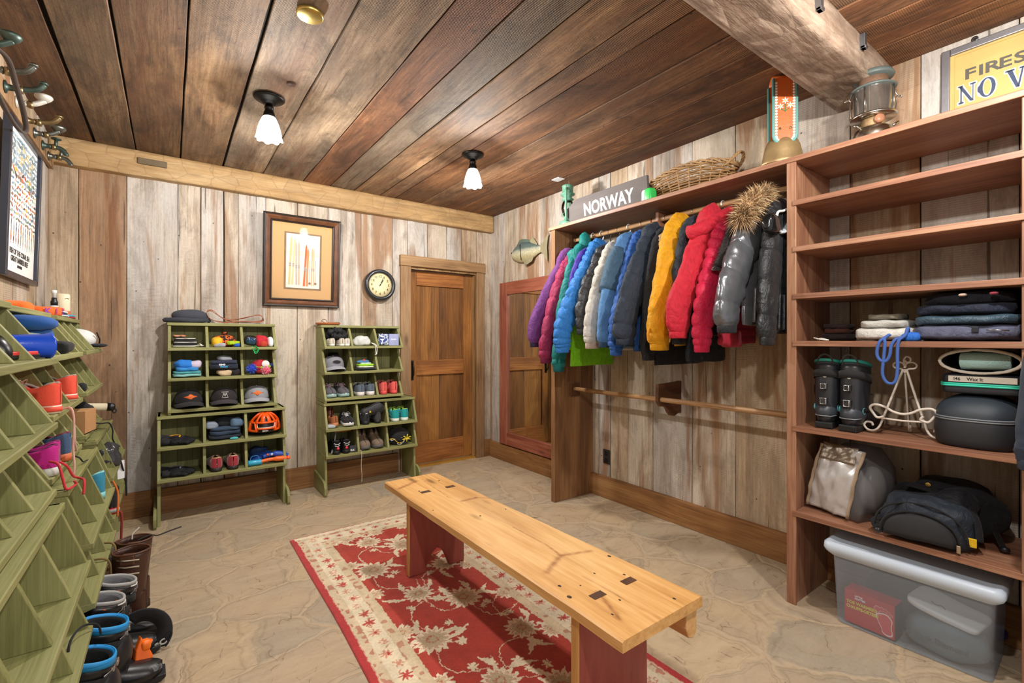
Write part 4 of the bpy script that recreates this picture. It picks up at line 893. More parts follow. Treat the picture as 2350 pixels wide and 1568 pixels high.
crumple('aqua_cloth', 'small aqua cloth peeking out under the folded jeans', 'cloth', u(0, 1, .05, .295), 0, '4cb3b8', (.03, .012, .009), 2, .3)
t = thing('bike_helmet', 'bright orange bike helmet in the low left stand', 'helmet', u(0, 2, 0, .195, .014), 0)
ORG = pla('ee5a12', .3); mb = MB(); rings = []
for i in range(15):
    k = i/14; z = .138*sin(k*pi/2); r = .098*max(.02, cos(k*pi/2))**.5
    rings.append([(r*cos(a), r*1.15*sin(a), .012+z) for a in [2*pi*q/40 for q in range(40)]])
mb.loft(rings, cap=(True, True)); mb.build('inner_shell', pla('221a18'), t)
HB = [(-1.0, -.2), (-.62, .2), (-.25, .4), (.25, .4), (.62, .2), (1.0, -.2)]
def hel(az, el, off=.006):
    r = (.098+off)*max(.03, cos(el))**.5; return (r*sin(az), -r*1.15*cos(az), .012+(.138+off)*sin(el))
for az in (-1.25, -.75, -.28, .28, .75, 1.25):
    mb = MB(); mb.tube([hel(az*(1-.55*k/10), .55+.95*k/10+.0) for k in range(11)], [.016, .019]+[.0175]*7+[.015, .012], seg=8, flat=.5); mb.build('vent_rib', ORG, t)
for e, a0, a1, r in ((.07, -2.2, 2.2, .0165), (.56, -1.5, 1.5, .0125)):
    if e < .1:
        for s_ in (-1, 1): mb = MB(); mb.tube([hel(s_*(.62+(a1-.62)*k/14), e+.03) for k in range(15)], [.013]*15, seg=8, flat=.7); mb.build('rim_band', ORG, t)
    else: mb = MB(); mb.tube([hel(a0+(a1-a0)*k/24, e) for k in range(25)], r, seg=8, flat=.7); mb.build('rim_band', ORG, t)
for s_ in (-1, 1):
    mb = MB(); mb.tube([hel(s_*.62, .06), hel(s_*.66, .2), hel(s_*.72, .38), hel(s_*.78, .56)], .014, seg=8, flat=.6); mb.build('vent_rib', ORG, t)
    mb = MB(); mb.tube([hel(s_*1.35, .05), hel(s_*1.3, .2), hel(s_*1.25, .4), hel(s_*1.2, .56)], .015, seg=8, flat=.6); mb.build('vent_rib', ORG, t)
mb = MB(); mb.tube([hel(a, .22+.0*a) for a in [-.6+1.2*k/12 for k in range(13)]], .012, seg=8, flat=.6); mb.build('rim_band', ORG, t)
mb = MB(); q = [hel(a, .27, .012) for a in [-.55+1.1*k/10 for k in range(11)]]+[hel(a, .52, .012) for a in [.62-1.24*k/10 for k in range(11)]]; mb.tube(q, .0028, closed=True, seg=6); mb.build('vent_outline', pla('ecdfd4'), t)
mb = MB(); text(mb, 'SMITH', (-.026, -.119, .022), (1, 0, 0), (0, .1, 1), .014, lin('dedbd6'), bold=.0006); mb.build('lettering', VC, t)
for dx, lab in ((-.058, 'left red suede clog with black sole in the low left stand'), (.045, 'right red suede clog with black sole in the low left stand')):
    shoe(lab, u(1, 1, dx, .315), .04*(1 if dx < 0 else -1), mat('a12433', .8, nb=1, fr=300, var=.25, sheen=.4), '2a211d', 'd9b98e', laces=False, L=.25, W=.098, H=.078, zs=.022, name='clog', cat='clog', group='red suede clogs')
crumple('blue_dry_bag', 'crumpled royal blue dry bag on the lower shelf of the low left stand', 'bag', u(1, 2, .0, .18), .2, nyl('1f4fb0'), (.085, .06, .04), 5, .4)
crumple('navy_rain_shell', 'dark blue rain shell stuffed behind the blue dry bag', 'shell', u(1, 2, -.02, .09), 0, nyl('1b3768'), (.075, .035, .055), 6, .35)
t = thing('aluminium_bottle', 'small turquoise drinking cup on its side on the low left stand', 'cup', u(1, 2, -.075, .285, .022), pi/2)
mb = MB(); mb.lathe([(.0, -.045), (.02, -.045), (.021, -.04), (.021, .04), (.018, .045), (.0, .045)], ax='y', seg=20); mb.build('body', mat('2aa6cf', .35, coat=.3), t)
mb = MB(); mb.tube(smooth_path([(.0, .03, .02), (0, .02, .048), (0, -.02, .05), (0, -.03, .02)], 5), .0025); mb.build('carry_loop', fab('2a7fc0'), t)
t = thing('toy_water_blaster', 'orange and blue toy blaster resting at the front of the low left stand', 'toy', u(1, 2, .055, .285), -.05)
mb = MB(); mb.tube(smooth_path([(-.1, 0, .02), (-.03, 0, .03), (.05, -.005, .03), (.09, -.005, .03)], 5), [.014]*8+[.02]*8, seg=10); mb.build('barrel', pla('ef6a1c'), t)
mb = MB(); mb.tube(smooth_path([(-.07, .03, .05), (.0, .025, .065), (.06, .02, .06), (.105, .015, .045)], 5), [.016]*6+[.022]*7+[.014]*3, seg=10); mb.build('tank', pla('2a4fae'), t)
for i in range(5): mb = MB(); mb.ball((-.04+.03*i, .008+.003*i, .068-.002*i), (.009, .006, .009), seg=8); mb.build('rivet', pla('dfe4ec' if i % 2 else 'e0641f'), t)
mb = MB(); mb.ball((.105, -.01, .03), .015, seg=12); mb.build('nozzle', pla('ff6a3a'), t)
# upper stand by the door
u = U['BRU']
t = thing('puffer_scarf', 'black quilted puffer scarf filling the top left compartment by the door', 'scarf', u(0, 0, 0, .17, .05))
mb = MB(); mb.tube(smooth_path([(-.062, .03, .04), (-.045, -.02, .07), (0, -.03, .082), (.045, -.015, .07), (.062, .02, .04), (.05, -.03, .03), (.0, -.045, .03), (-.045, -.035, .04)], 7), [.027+.008*sin(i*1.15) for i in range(50)], seg=12); mb.build('quilted_tube', nyl('1d1e22', .35), t)
mb = MB(); mb.tube(smooth_path([(.05, .0, .07), (.068, -.01, .05), (.06, .0, .03), (.03, .02, .03)], 6), [.022+.008*sin(i*1.2) for i in range(19)], seg=12); mb.build('quilted_tube', nyl('22242a', .35), t)
for i, (dx, h, lab) in enumerate(((-.05, 'd8d0c0', 'cream canvas slipper, left one under the black puffer scarf'), (.03, 'cfc5b6', 'beige canvas slipper, middle one under the black puffer scarf'), (.075, 'd9d2c6', 'pale canvas slipper, right one under the black puffer scarf'))):
    shoe(lab, u(0, 0, dx, .27), .05*(1-i), h, 'e6e2da', 'b9ad9c', laces=False, L=.2, W=.06, H=.05, zs=.012, name='slipper', group='canvas slippers under the puffer scarf')
t = thing('shoe_bag', 'white cotton drawstring bag in the top middle compartment by the door', 'bag', u(0, 1, 0, .21))
mb = MB(); mb.ball((-.01, 0, .04), (.078, .055, .045), p=.8, amp=.35, fr=24, seed=9, zmin=0, seg=30); mb.build('pouch', fab('c9cac6', fr=60, bs=.9), t)
mb = MB(); mb.tube(smooth_path([(.065, -.03, .025), (.085, -.06, .015), (.086, -.1, .002), (.092, -.102, -.03), (.088, -.102, -.075), (.082, -.102, -.06), (.078, -.102, -.02), (.076, -.098, .004), (.06, -.06, .02)], 6), .0035, seg=6); mb.build('drawstring', fab('dedad0'), t)
mb = MB(); mb.ball((.08, -.102, -.078), .006, seg=8); mb.build('drawstring_end', fab('dedad0'), t)
g = G('blue_white_print'); tc = g.n('ShaderNodeTexCoord').outputs['Object']
c = g.ramp(g.noise(tc, 70, 2, .5, .8), [(.47, lin('1d3c86')), (.52, lin('e6ecf4'))]); BW = g.bsdf(c, .7)
t = folded('zip_pouch', 'blue and white floral pouch in the top right compartment by the door', 'pouch', u(0, 2, -.045, .23), 0, [(BW, .09, .06, .06), (BW, .085, .055, .045)])
t = thing('gift_box', 'pale lavender box beside the blue and white floral pouch', 'box', u(0, 2, .045, .22), -.04)
mb = MB(); mb.box(-.045, .045, -.045, .05, 0, .105); mb.build('carton', mat('9fa6cf', .4, nb=1, fr=20, var=.25), t, bev=.002)
mb = MB(); mb.box(-.03, .02, -.0458, -.0445, .05, .062); mb.build('label', mat('c9cfe8', .4), t)
crumple('black_buff', 'black neck warmer behind the lavender box', 'neck warmer', u(0, 2, .02, .1), 0, '16171a', (.08, .05, .06), 3, .3)
cap('grey cap with oval black patch in the middle left compartment by the door', u(1, 0, -.02, .165), .05, '85858d', '9b9ca4', '17181b', 'oval')
crumple('red_black_hat', 'red and black fleece hat behind the grey cap with oval patch', 'hat', u(1, 0, -.05, .075, .06), 0, 'a51c2b', (.04, .04, .03), 3, .3)
crumple('black_hat', 'black fleece hat behind the grey cap', 'hat', u(1, 0, .01, .07), 0, '17161a', (.05, .045, .085), 5, .2)
folded('cycling_jersey', 'folded lime and white jersey on dark shorts in the middle compartment by the door', 'jersey', u(1, 1, .01, .235), .05, [('23262c', .16, .13, .02), ('dfe6d0', .13, .11, .016), ('9bd522', .135, .11, .018), ('cfe6d8', .09, .09, .012)])
crumple('print_sock', 'small blue and red patterned sock on the lime jersey', 'sock', u(1, 1, -.005, .23, .064), 0, '4a7ba6', (.055, .03, .014), 5, .35)
crumple('red_tag', 'tiny red cloth tag on the patterned sock', 'cloth', u(1, 1, -.005, .25, .075), 0, 'd0333a', (.01, .008, .012), 2, .2)
pair('left grey trail shoe with pink lining on the stand by the door', 'right grey trail shoe with pink lining on the stand by the door', u, 2, 0, .0, .047, .282, 0, False, group='grey trail shoes', up='5c5a60', sole='9fc0bd', lining='5a2740', lace='d8b9c2', accent='c7a6b0', W=.086, H=.075, toe='4a494e')
pair('left grey-blue canvas sneaker with white sole', 'right grey-blue canvas sneaker with white sole', u, 2, 1, .01, .046, .285, 0, group='grey-blue canvas sneakers', up='5e6a78', sole='dcd8d2', lining='39404a', lace='c9ccd0', H=.07, zs=.03)
pair('left coral running shoe on the stand by the door', 'right coral running shoe, set slightly higher, on the stand by the door', u, 2, 2, .0, .05, .28, 0, group='coral running shoes', up='e2605a', sole='d94f4b', lining='a63a3c', lace='e78a80', W=.078, H=.085)
# saucer on top
t = thing('terracotta_saucer', 'terracotta plant saucer on top of the stand by the door', 'saucer', (1.118, 4.27, 1.4195))
mb = MB(); mb.lathe([(.0, 0), (.085, 0), (.094, .008), (.1, .011), (.103, .022), (.099, .023), (.09, .012), (.0, .008)], seg=48); mb.build('dish', mat('bb7348', .75, nb=1, fr=160, var=.15), t)
t = thing('sunglasses', 'dark sunglasses lying in the terracotta saucer', 'sunglasses', (1.135, 4.25, 1.434), .2)
for x in (-.005, .045): mb = MB(); mb.lathe([(.0, .0), (.02, .002), (.021, 0)], (x, 0, .006), seg=16, sy=.8); mb.build('lens', mat('15130f', .1), t)
mb = MB(); mb.tube([(-.03, .0, .008), (-.06, .01, .012), (-.08, .0, .02)], .002); mb.tube([(.065, .0, .008), (.08, .0, .014), (-.02, .03, .012)], .002); mb.build('arm', pla('2a2420'), t)
cord('bracelet', 'thin brown cord bracelet standing up in the terracotta saucer', 'bracelet', [(1.118+.025*cos(a)-.035, 4.26, 1.448+.022*sin(a)) for a in [2*pi*q/12 for q in range(13)]], .0022, '5a3a26')
# lower stand by the door
u = U['BRL']
shoe('brown leather shoe standing on its toe in the low stand by the door', u(0, 0, -.05, .135, .05), 0, mat('7c4326', .45, nb=1, fr=60, var=.3), '2a1a12', '9a6a45', laces=False, L=.24, W=.085, name='leather_shoe', rot=(-.25, .1, .15))
shoe('tan leather shoe lying sole-out in the low stand by the door', u(0, 0, -.05, .285, .012), 0, mat('a8663f', .5, nb=1, fr=60, var=.3), 'c07a52', '8a5232', laces=False, L=.22, W=.08, H=.06, name='leather_shoe', rot=(0, -.1, .1))
shoe('black and white sneaker lying toe-out in the low stand by the door', u(0, 0, .062, .075, .004), pi-.03, '1f2023', 'e2e2e0', '2a2b2e', 'e8e8e6', accent='dcdcda', L=.24, H=.07)
crumple('print_cloth', 'grey and white printed cloth in the front corner under the tan leather shoe', 'cloth', u(0, 0, -.09, .275), 0, 'a9b0ba', (.04, .03, .016), 6, .3)
t = thing('work_shoe', 'black shoe turned with its woven tread facing out in the low stand by the door', 'shoe', u(0, 1, .0, .285, .118), 0, None, (radians(10), radians(-14), 0))
mb = MB(); rings = []
for s in SS: w = max(.004, itp(SW, s)*.05); x = (s-.5)*.2; rings.append([(x, 0, -w), (x, .006, -w*1.06), (x, .03, -w), (x, .05, -w*.6), (x, .05, w*.6), (x, .03, w), (x, .006, w*1.06), (x, 0, w)])
mb.loft(rings); mb.build('upper', fab('1e1f22'), t)
g = G('tread_rubber'); tc = g.n('ShaderNodeTexCoord').outputs['Object']
vo = g.n('ShaderNodeTexVoronoi', {'Vector': g.scale(tc, 1, 0, 1), 'Scale': 95., 'Randomness': .25}).outputs['Distance']
TREAD = g.bsdf(g.ramp(vo, [(.1, lin('55585e')), (.5, lin('17181a'))]), .6, bump=vo, bs=.8)
mb = MB(); mb.loft([[(r[0][0], -.003, r[0][2]), (r[0][0], .004, r[0][2]*1.02), (r[-1][0], .004, r[-1][2]*1.02), (r[-1][0], -.003, r[-1][2])] for r in rings]); mb.build('tread', TREAD, t)
mb = MB(); mb.box(-.035, -.02, -.0045, -.002, -.012, .006); mb.build('sticker', mat('c9b53c', .5), t)
shoe('black shoe with pale collar lying under the tread-out shoe', u(0, 1, -.055, .29), .12, '22252a', '15161a', 'c9c8c4', '2a2b2e', L=.24, H=.07, group='black shoes in the low stand')
shoe('dark grey suede shoe with brown strap beneath the tread-out shoe', u(0, 1, .05, .285), -.04, '3c3b3d', '1b1b1d', '2a2624', laces=False, accent='5a5048', L=.24, W=.08, H=.075)
pair('left teal running shoe with lime laces', 'right teal running shoe with lime laces', u, 0, 2, -.01, .045, .31, 0, group='teal running shoes', up='169a9d', sole='d8e0d4', lining='9ac23a', lace='b7e034', accent='3fb0a0', H=.085)
# bottom row by the door
for dx, lab in ((-.045, 'left black boot with red dot on its heel in the bottom row by the door'), (.035, 'right black boot with red dot on its heel in the bottom row by the door')):
    t = shoe(lab, u(1, 0, dx-.005, .315), 0, pla('17181b', .3), '101012', '2a2a2e', laces=False, L=.26, W=.085, H=.09, name='cycling_boot', cat='boot', group='black boots with red dots')
    mb = MB(); mb.lathe([(.0, -.004), (.011, -.003), (.012, .003)], (.006 if dx < 0 else -.004, -.004, .05), ax='y', seg=16); mb.build('dial', pla('d8263a'), t)
    mb = MB(); mb.tube([(-.026, .004, .095), (-.01, -.003, .085), (.01, -.003, .085), (.026, .004, .095)], .003); mb.tube([(-.02, .0, .075), (0, -.005, .067), (.02, .0, .075)], .003); mb.build('trim', pla('c9c9cc'), t)
t = thing('ski_strap', 'yellow-orange strap bar across the bottom left compartment by the door', 'strap', u(1, 0, .055, .14, .165), 0)
mb = MB(); mb.box(-.06, .06, -.012, .012, -.01, .01); mb.build('band', pla('e8920f'), t, bev=.004)
mb = MB(); mb.box(-.085, -.06, -.013, .013, -.011, .011); mb.build('buckle', pla('c07810'), t, bev=.003)
cord('tent_pole', 'silver tent pole leaning across the bottom left compartment by the door', 'pole', [u(1, 0, -.09, .29, .01), u(1, 0, -.055, .25, .10), u(1, 0, -.02, .17, .19)], .006, '9a9ca0')
t = thing('luggage_card', 'black card with white lettering at the front of the bottom left compartment by the door', 'card', u(1, 0, .085, .30), 0, None, (-.2, 0, -.2))
mb = MB(); mb.box(-.028, .028, -.003, .003, 0, .055); mb.build('card', pla('1d1e21'), t, bev=.002)
mb = MB(); text(mb, 'SLK', (-.02, -.0035, .01), (1, 0, 0), (0, 0, 1), .02, lin('d8d8d2'), bold=.0008); mb.build('lettering', VC, t)
pair('left brown and grey hiking boot in the bottom row', 'right brown and grey hiking boot in the bottom row', u, 1, 1, -.005, .052, .31, 0, False, group='brown and grey hiking boots', up=mat('84705f', .85, nb=1, fr=260, var=.3), sole='5b5a58', lining='4a4c52', lace='7d5f46', shaft=.055, H=.085, W=.095, toe='8b8a84', name='hiking_boot', cat='boot', accent='9a8f86', dz=.0)
cord('loose_lace', 'long pale shoelace hanging from the bottom row of the stand by the door', 'lace', [u(1, 1, -.12, .30, .01), u(1, 1, -.118, .326, .005), u(1, 1, -.117, .336, -.03), u(1, 1, -.12, .334, -.12), u(1, 1, -.114, .334, -.2), u(1, 1, -.116, .334, -.26)], .0025, 'cbbfae')
t = thing('climbing_shoe', 'black, white and yellow strapped climbing gear in the bottom right compartment', 'climbing gear', u(1, 2, .0, .22))
mb = MB(); mb.ball((0, 0, .07), (.088, .07, .078), p=.9, amp=.22, seed=3, zmin=0, seg=26); mb.build('core', fab('191a1d'), t)
rg_ = random.Random(3)
for i in range(15):
    a0 = rg_.random()*6.28; e0 = .0+rg_.random()*.9; c_ = ['d9d9d6', 'e2c21e', '2a2b2e', 'b9bcc0', 'e2b81e'][i % 5]; P = []
    for k in range(7):
        a = a0+.22*k; e = e0+.25*sin(k*.9+i); P.append((.094*cos(e)*cos(a), -abs(.078*cos(e)*sin(a))-.004, max(.006, .07+.084*sin(e)-.045)))
    mb = MB(); mb.tube(smooth_path(P, 3), .006, seg=6, flat=.5); mb.build('strap', fab(c_), t)
mb = MB()
for a in (.3, 1.4, 2.5, 3.6, 4.7, 5.8): mb.tube([(.045, -.084, .06), (.045+.04*cos(a), -.084, .06+.035*sin(a))], .0045, seg=6)
mb.build('yellow_tread', pla('e8d21c'), t)
# ---------------------------------------------------------------- jackets on the upper rod
CXB = 2.66
def hanger(y, label, hx='c9ccd0', thick=.0022, tube=False, lean=0.0, zr=2.102):
    t = thing('coat_hanger', label, 'hanger', (CXB, y, zr), 0, 'coat hangers on the upper rod')
    m = pla(hx) if tube else met(hx, .25); mb = MB(); R = .0165+thick+.0005
    hook = [(R*cos(a), 0, R*sin(a)) for a in [radians(205-20*k) for k in range(12)]]
    hook = [(-R*1.0, 0, -.012)]+hook if 0 else hook
    mb.tube(smooth_path(hook+[(.016, lean*.4, -.03), (.002, lean, -.06), (0, lean, -.085)], 3), thick, seg=8); mb.build('hook', m, t)
    mb = MB(); mb.tube(smooth_path([(0, lean, -.08), (-.05, lean, -.095), (-.14, lean, -.14), (-.2, lean, -.175)], 4)[:-1], thick*1.5 if tube else thick, seg=8)
    mb.tube(smooth_path([(0, lean, -.08), (.05, lean, -.095), (.12, lean, -.14), (.16, lean, -.17)], 4)[:-1], thick*1.5 if tube else thick, seg=8); mb.build('arms', m, t)
    return t
def jacket(name, label, y, m, hem=1.2, cuff=(2.25, 0, 1.25), q=0, qs=0, rs=(.085, .05), ry=.05, sh=1.93, cuffm=None, collar=None, back_x=.185, front_x=.2, sleeve=True, shx=2.47, seed=0, elbow=(-.0, 0), bodym=None, hood=None, sag=0, qdep=.16, tilt=0.0, group='jackets hanging in the closet', neck=True, vert=False, zr=None, cat='jacket'):
    t = thing(name, label, cat, (CXB, y, 0), 0, group)
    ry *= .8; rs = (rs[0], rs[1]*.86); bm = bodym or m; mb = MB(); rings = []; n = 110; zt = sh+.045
    for i in range(n+1):
        k = i/n; z = hem+(zt-hem)*k
        s = max(0, (z-(sh-.11))/(zt-sh+.11)); f = (1-s**1.5*.72) if s > 0 else 1
        qq = 1-qdep*(1-abs(sin(pi*q*k))**.36) if q else 1
        xf, xb = front_x*f, back_x*f; yy = ry*(qq if q else 1)*(1-.35*s)*(.82+.18*min(1, k*8)); ring = []
        for p in range(30):
            a = 2*pi*p/30; c, s_ = cos(a), sin(a); X = (xf if c < 0 else xb)*math.copysign(abs(c)**.8, c)*(1-(1-qq)*.25)
            d = .010*nz((X*9+seed, s_*2, z*7+seed))+.006*nz((X*23, s_*4+seed, z*17))
            pl = .006*sin(X*70+seed)*max(0, .3-k)*3 if not q else 0
            ring.append((X+tilt*(z-sh), s_*(yy+d+pl)+sag*(1-k)**2, z+.004*nz((X*11, seed, 1)) if i else z+.012*nz((X*8, seed, s_))))
        rings.append(ring)
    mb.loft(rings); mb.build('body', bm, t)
    if sleeve:
        for side in (0, 1):
            if side == 0:
                P = smooth_path([(shx-CXB+.10, 0, sh+.035), (shx-CXB+.035, 0, sh-.0), (shx-CXB-.03, .0+cuff[1]*.1, sh-.12), ((shx+cuff[0])/2-CXB-.02+elbow[0], cuff[1]*.45+elbow[1], (sh+cuff[2])/2+.02), (cuff[0]-CXB+.01, cuff[1]*.85, cuff[2]+.14), (cuff[0]-CXB, cuff[1], cuff[2])], 34)
                r0 = rs
            else:
                P = smooth_path([(back_x-.05, .01, sh-.06), (back_x+.005, .03, sh-.2), (back_x+.01, .03, (sh+cuff[2])/2), (back_x+.008, .03, cuff[2]+.02)], 10); r0 = (.028, rs[1]*.8)
            N = len(P); mb = MB(); rings = []
            for i, p in enumerate(P):
                k = i/(N-1); tdir = (P[min(i+1, N-1)]-P[max(i-1, 0)]).normalized(); e1 = Vector((tdir.z, 0, -tdir.x)).normalized()
                taper = (.55+.47*min(1, k*4.5))*(1.06-.22*max(0, k-.55)/.45)
                if k > .93: taper *= 1-.18*(k-.93)/.07
                qq = 1-qdep*1.25*(1-abs(sin(pi*qs*k))**.36) if qs else 1
                ring = []
                for w in range(22):
                    a = 2*pi*w/22; d = 1+.13*nz((cos(a)*1.3+seed, sin(a)*1.3, k*6+seed))+.10*nz((cos(a)*2.5, sin(a)*2.5+seed, k*17))+.05*nz((cos(a)*5, sin(a)*5+seed, k*40))
                    if vert: d += .05*sin(a*5)
                    ring.append(p+e1*(r0[0]*taper*qq*d*cos(a))+Vector((0, 1, 0))*(r0[1]*taper*qq*d*sin(a)))
                rings.append(ring)
            mb.loft(rings); mb.build('sleeve', m, t)
            if side == 0:
                c = P[-1]; mb = MB(); rr = [(.0, .03), (.75, .022), (.8, .0), (.78, -.028), (.7, -.032), (.0, -.02)]
                mb.lathe([(a*r0[0]*.86, h) for a, h in rr], (c.x, c.y, c.z), sy=r0[1]/r0[0], seg=20); mb.wob(.002, 60); mb.build('cuff', cuffm or m, t)
    if neck:
        mb = MB(); rings = []
        for i in range(9):
            k = i/8; z = sh+.012+.042*k; rx = .085-.012*k; rings.append([((-.012-.03*k)+rx*cos(a)*(1+.06*nz((cos(a)+seed, sin(a), k*3))), ry*.85*sin(a)*(1+.2*nz((cos(a)*2+seed, sin(a), k*2))), z-.02*(cos(a) < 0)*(1-k)) for a in [2*pi*p/22 for p in range(22)]])
        mb.loft(rings, cap=(False, False)); mb.build('collar', collar or m, t, solid=.006)
    if hood:
        hm, hx_, hz, hr = hood; mb = MB(); mb.ball((hx_-CXB, 0, hz), hr, seg=24, amp=.35, fr=14, seed=seed, p=.9); mb.build('hood', hm, t)
    return t
def strip(t, nm, m, xs, y, w=.004):
    mb = MB(); mb.tube(smooth_path([(x-CXB, y, z) for x, z in xs], 6), w, seg=6, flat=.5); mb.build(nm, m, t)
PUR, PNK, TEA, VIO = nyl('6f3a7c', .55), nyl('a02a55', .4), nyl('0b7f7a', .35), nyl('4b36a0')
jacket('shell_jacket', 'purple shell jacket, first on the rod at the far end', 2.722, PUR, 1.33, (2.215, .012, 1.27), rs=(.066, .045), sh=1.95, cuffm=nyl('35294a'), seed=1, ry=.045, shx=2.5, front_x=.19)
jacket('puffer_jacket', 'magenta quilted puffer jacket next to the purple shell', 2.655, PNK, 1.28, (2.255, .0, 1.15), 12, 9, rs=(.074, .05), sh=1.88, seed=2, shx=2.47, qdep=.2, cuffm=nyl('7d1c44'))
t = jacket('puffer_jacket', 'teal puffer jacket with draped hood and long teal sleeve', 2.565, TEA, 1.2, (2.30, .0, 1.09), 9, 9, rs=(.07, .052), sh=1.90, seed=3, cuffm=nyl('0a615f'), hood=(TEA, 2.5, 1.90, (.085, .055, .12)))
mb = MB(); mb.ball((2.57-CXB, 0, 2.04), (.055, .045, .075), amp=.4, fr=18, seed=4); mb.build('hood', TEA, t)
jacket('shell_jacket', 'lime green shell jacket whose bright hem shows under the teal and blue jackets', 2.5, nyl('84d314', .4), 1.10, (2.34, .02, 1.25), rs=(.05, .04), sh=1.86, seed=5, sag=.03, front_x=.28, ry=.04, neck=False)
jacket('fleece_jacket', 'violet fleece jacket mostly hidden behind the bright blue puffer', 2.475, VIO, 1.3, (2.36, .0, 1.45), rs=(.06, .035), sh=1.91, seed=6, shx=2.45)
BLU = nyl('2b7ccb', .35)
jacket('puffer_jacket', 'bright sky blue quilted puffer jacket in front of the teal one', 2.40, BLU, 1.3, (2.185, .0, 1.235), 16, 17, rs=(.083, .055), sh=1.955, seed=7, shx=2.5, qdep=.14)
jacket('puffer_jacket', 'shiny black puffer jacket between the sky blue and cream jackets', 2.315, nyl('26282d', .22), 1.24, (2.295, .0, 1.36), 10, 8, rs=(.072, .05), sh=1.90, seed=8, bodym=nyl('5b5560', .4))
t = jacket('quilted_jacket', 'cream quilted jacket with slate blue collar', 2.215, nyl('cfcac0', .5), 1.22, (2.285, .0, 1.265), 13, 12, rs=(.082, .05), sh=1.91, seed=9, collar=nyl('4a6b86'), cuffm=nyl('cdb9ad'), qdep=.12)
strip(t, 'orange_piping', fab('c98135'), [(2.50, 1.955), (2.46, 1.91), (2.45, 1.87)], -.05)
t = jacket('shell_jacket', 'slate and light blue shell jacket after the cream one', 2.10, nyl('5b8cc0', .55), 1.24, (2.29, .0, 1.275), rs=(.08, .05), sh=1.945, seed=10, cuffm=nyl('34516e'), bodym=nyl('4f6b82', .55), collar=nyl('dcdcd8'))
mb = MB(); rings = []
for i in range(15):
    k = i/14; p = Vector((2.47-CXB-.035-.10*k, 0, 1.90-.29*k)); tp = .66+.38*min(1, k*3)
    rings.append([p+Vector((.95, 0, -.3))*(.086*tp*cos(a))+Vector((0, 1, 0))*(.056*tp*sin(a)) for a in [2*pi*w/22 for w in range(22)]])
mb.loft(rings); mb.build('shoulder_panel', nyl('47667f', .55), t)
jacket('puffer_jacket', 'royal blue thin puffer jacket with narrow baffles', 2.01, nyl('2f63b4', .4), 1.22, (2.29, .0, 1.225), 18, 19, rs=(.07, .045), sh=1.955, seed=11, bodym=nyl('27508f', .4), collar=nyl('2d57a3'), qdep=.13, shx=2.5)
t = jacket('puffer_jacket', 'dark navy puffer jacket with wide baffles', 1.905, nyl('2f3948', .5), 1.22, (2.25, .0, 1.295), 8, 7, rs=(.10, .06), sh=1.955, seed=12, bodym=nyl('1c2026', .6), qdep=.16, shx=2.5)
t = jacket('parka', 'black parka with beige hood lining behind the yellow jacket', 1.795, nyl('191b1f', .6), 1.14, (2.36, .02, 1.2), rs=(.07, .05), sh=1.93, seed=13, front_x=.26, ry=.06)
mb = MB(); mb.ball((2.475-CXB, -.012, 1.885), (.075, .055, .085), amp=.2, fr=12, seed=2, p=.9); mb.build('hood_lining', fab('b89f78'), t)
mb = MB(); mb.ball((2.53-CXB, .0, 1.955), (.095, .06, .05), amp=.25, seed=3); mb.build('hood', nyl('1f2733'), t)
YEL = nyl('e8a50c', .4)
t = jacket('down_jacket', 'yellow down jacket with pale seam down its sleeve', 1.70, YEL, 1.26, (2.30, -.01, 1.265), 8, 9, rs=(.105, .07), sh=1.97, seed=14, shx=2.49, qdep=.08, hood=(YEL, 2.52, 1.985, (.075, .06, .07)), elbow=(.005, 0))
strip(t, 'seam', fab('e9cf9a'), [(2.44, 1.86), (2.385, 1.66), (2.345, 1.45), (2.305, 1.28)], -.074, .004)
strip(t, 'pull_tab', fab('d8900a'), [(2.205, 1.36), (2.195, 1.33), (2.20, 1.29)], -.01, .01)
jacket('puffer_jacket', 'charcoal puffer jacket squeezed between the yellow and red jackets', 1.605, nyl('2a313b', .5), 1.16, (2.36, .0, 1.3), 9, 8, rs=(.07, .05), sh=1.96, seed=15, bodym=nyl('20252d', .55), ry=.055, front_x=.22)
REDJ = nyl('cf2438', .5)
t = jacket('ski_jacket', 'red ski jacket with big collar and long sleeve', 1.505, REDJ, 1.32, (2.225, .01, 1.335), 0, 3, rs=(.094, .06), sh=1.99, seed=16, shx=2.5, qdep=.05, bodym=nyl('1a1b20'), elbow=(.01, 0))
mb = MB(); mb.tube(smooth_path([(2.33-CXB, .02, 1.885), (2.42-CXB, -.035, 1.93), (2.55-CXB, -.05, 1.99), (2.66-CXB, -.045, 2.03), (2.74-CXB, -.02, 2.02)], 6), [.02]+[.034]*10+[.04]*10+[.03]*4, seg=12, flat=1.2); mb.wob(.008, 22); mb.build('big_collar', REDJ, t)
jacket('puffer_jacket', 'hot pink quilted puffer jacket below the dark fur vest', 1.412, nyl('d8204a', .32), 1.27, (2.285, .0, 1.26), 14, 13, rs=(.083, .052), sh=1.88, seed=17, bodym=nyl('a9183c', .4), qdep=.2)
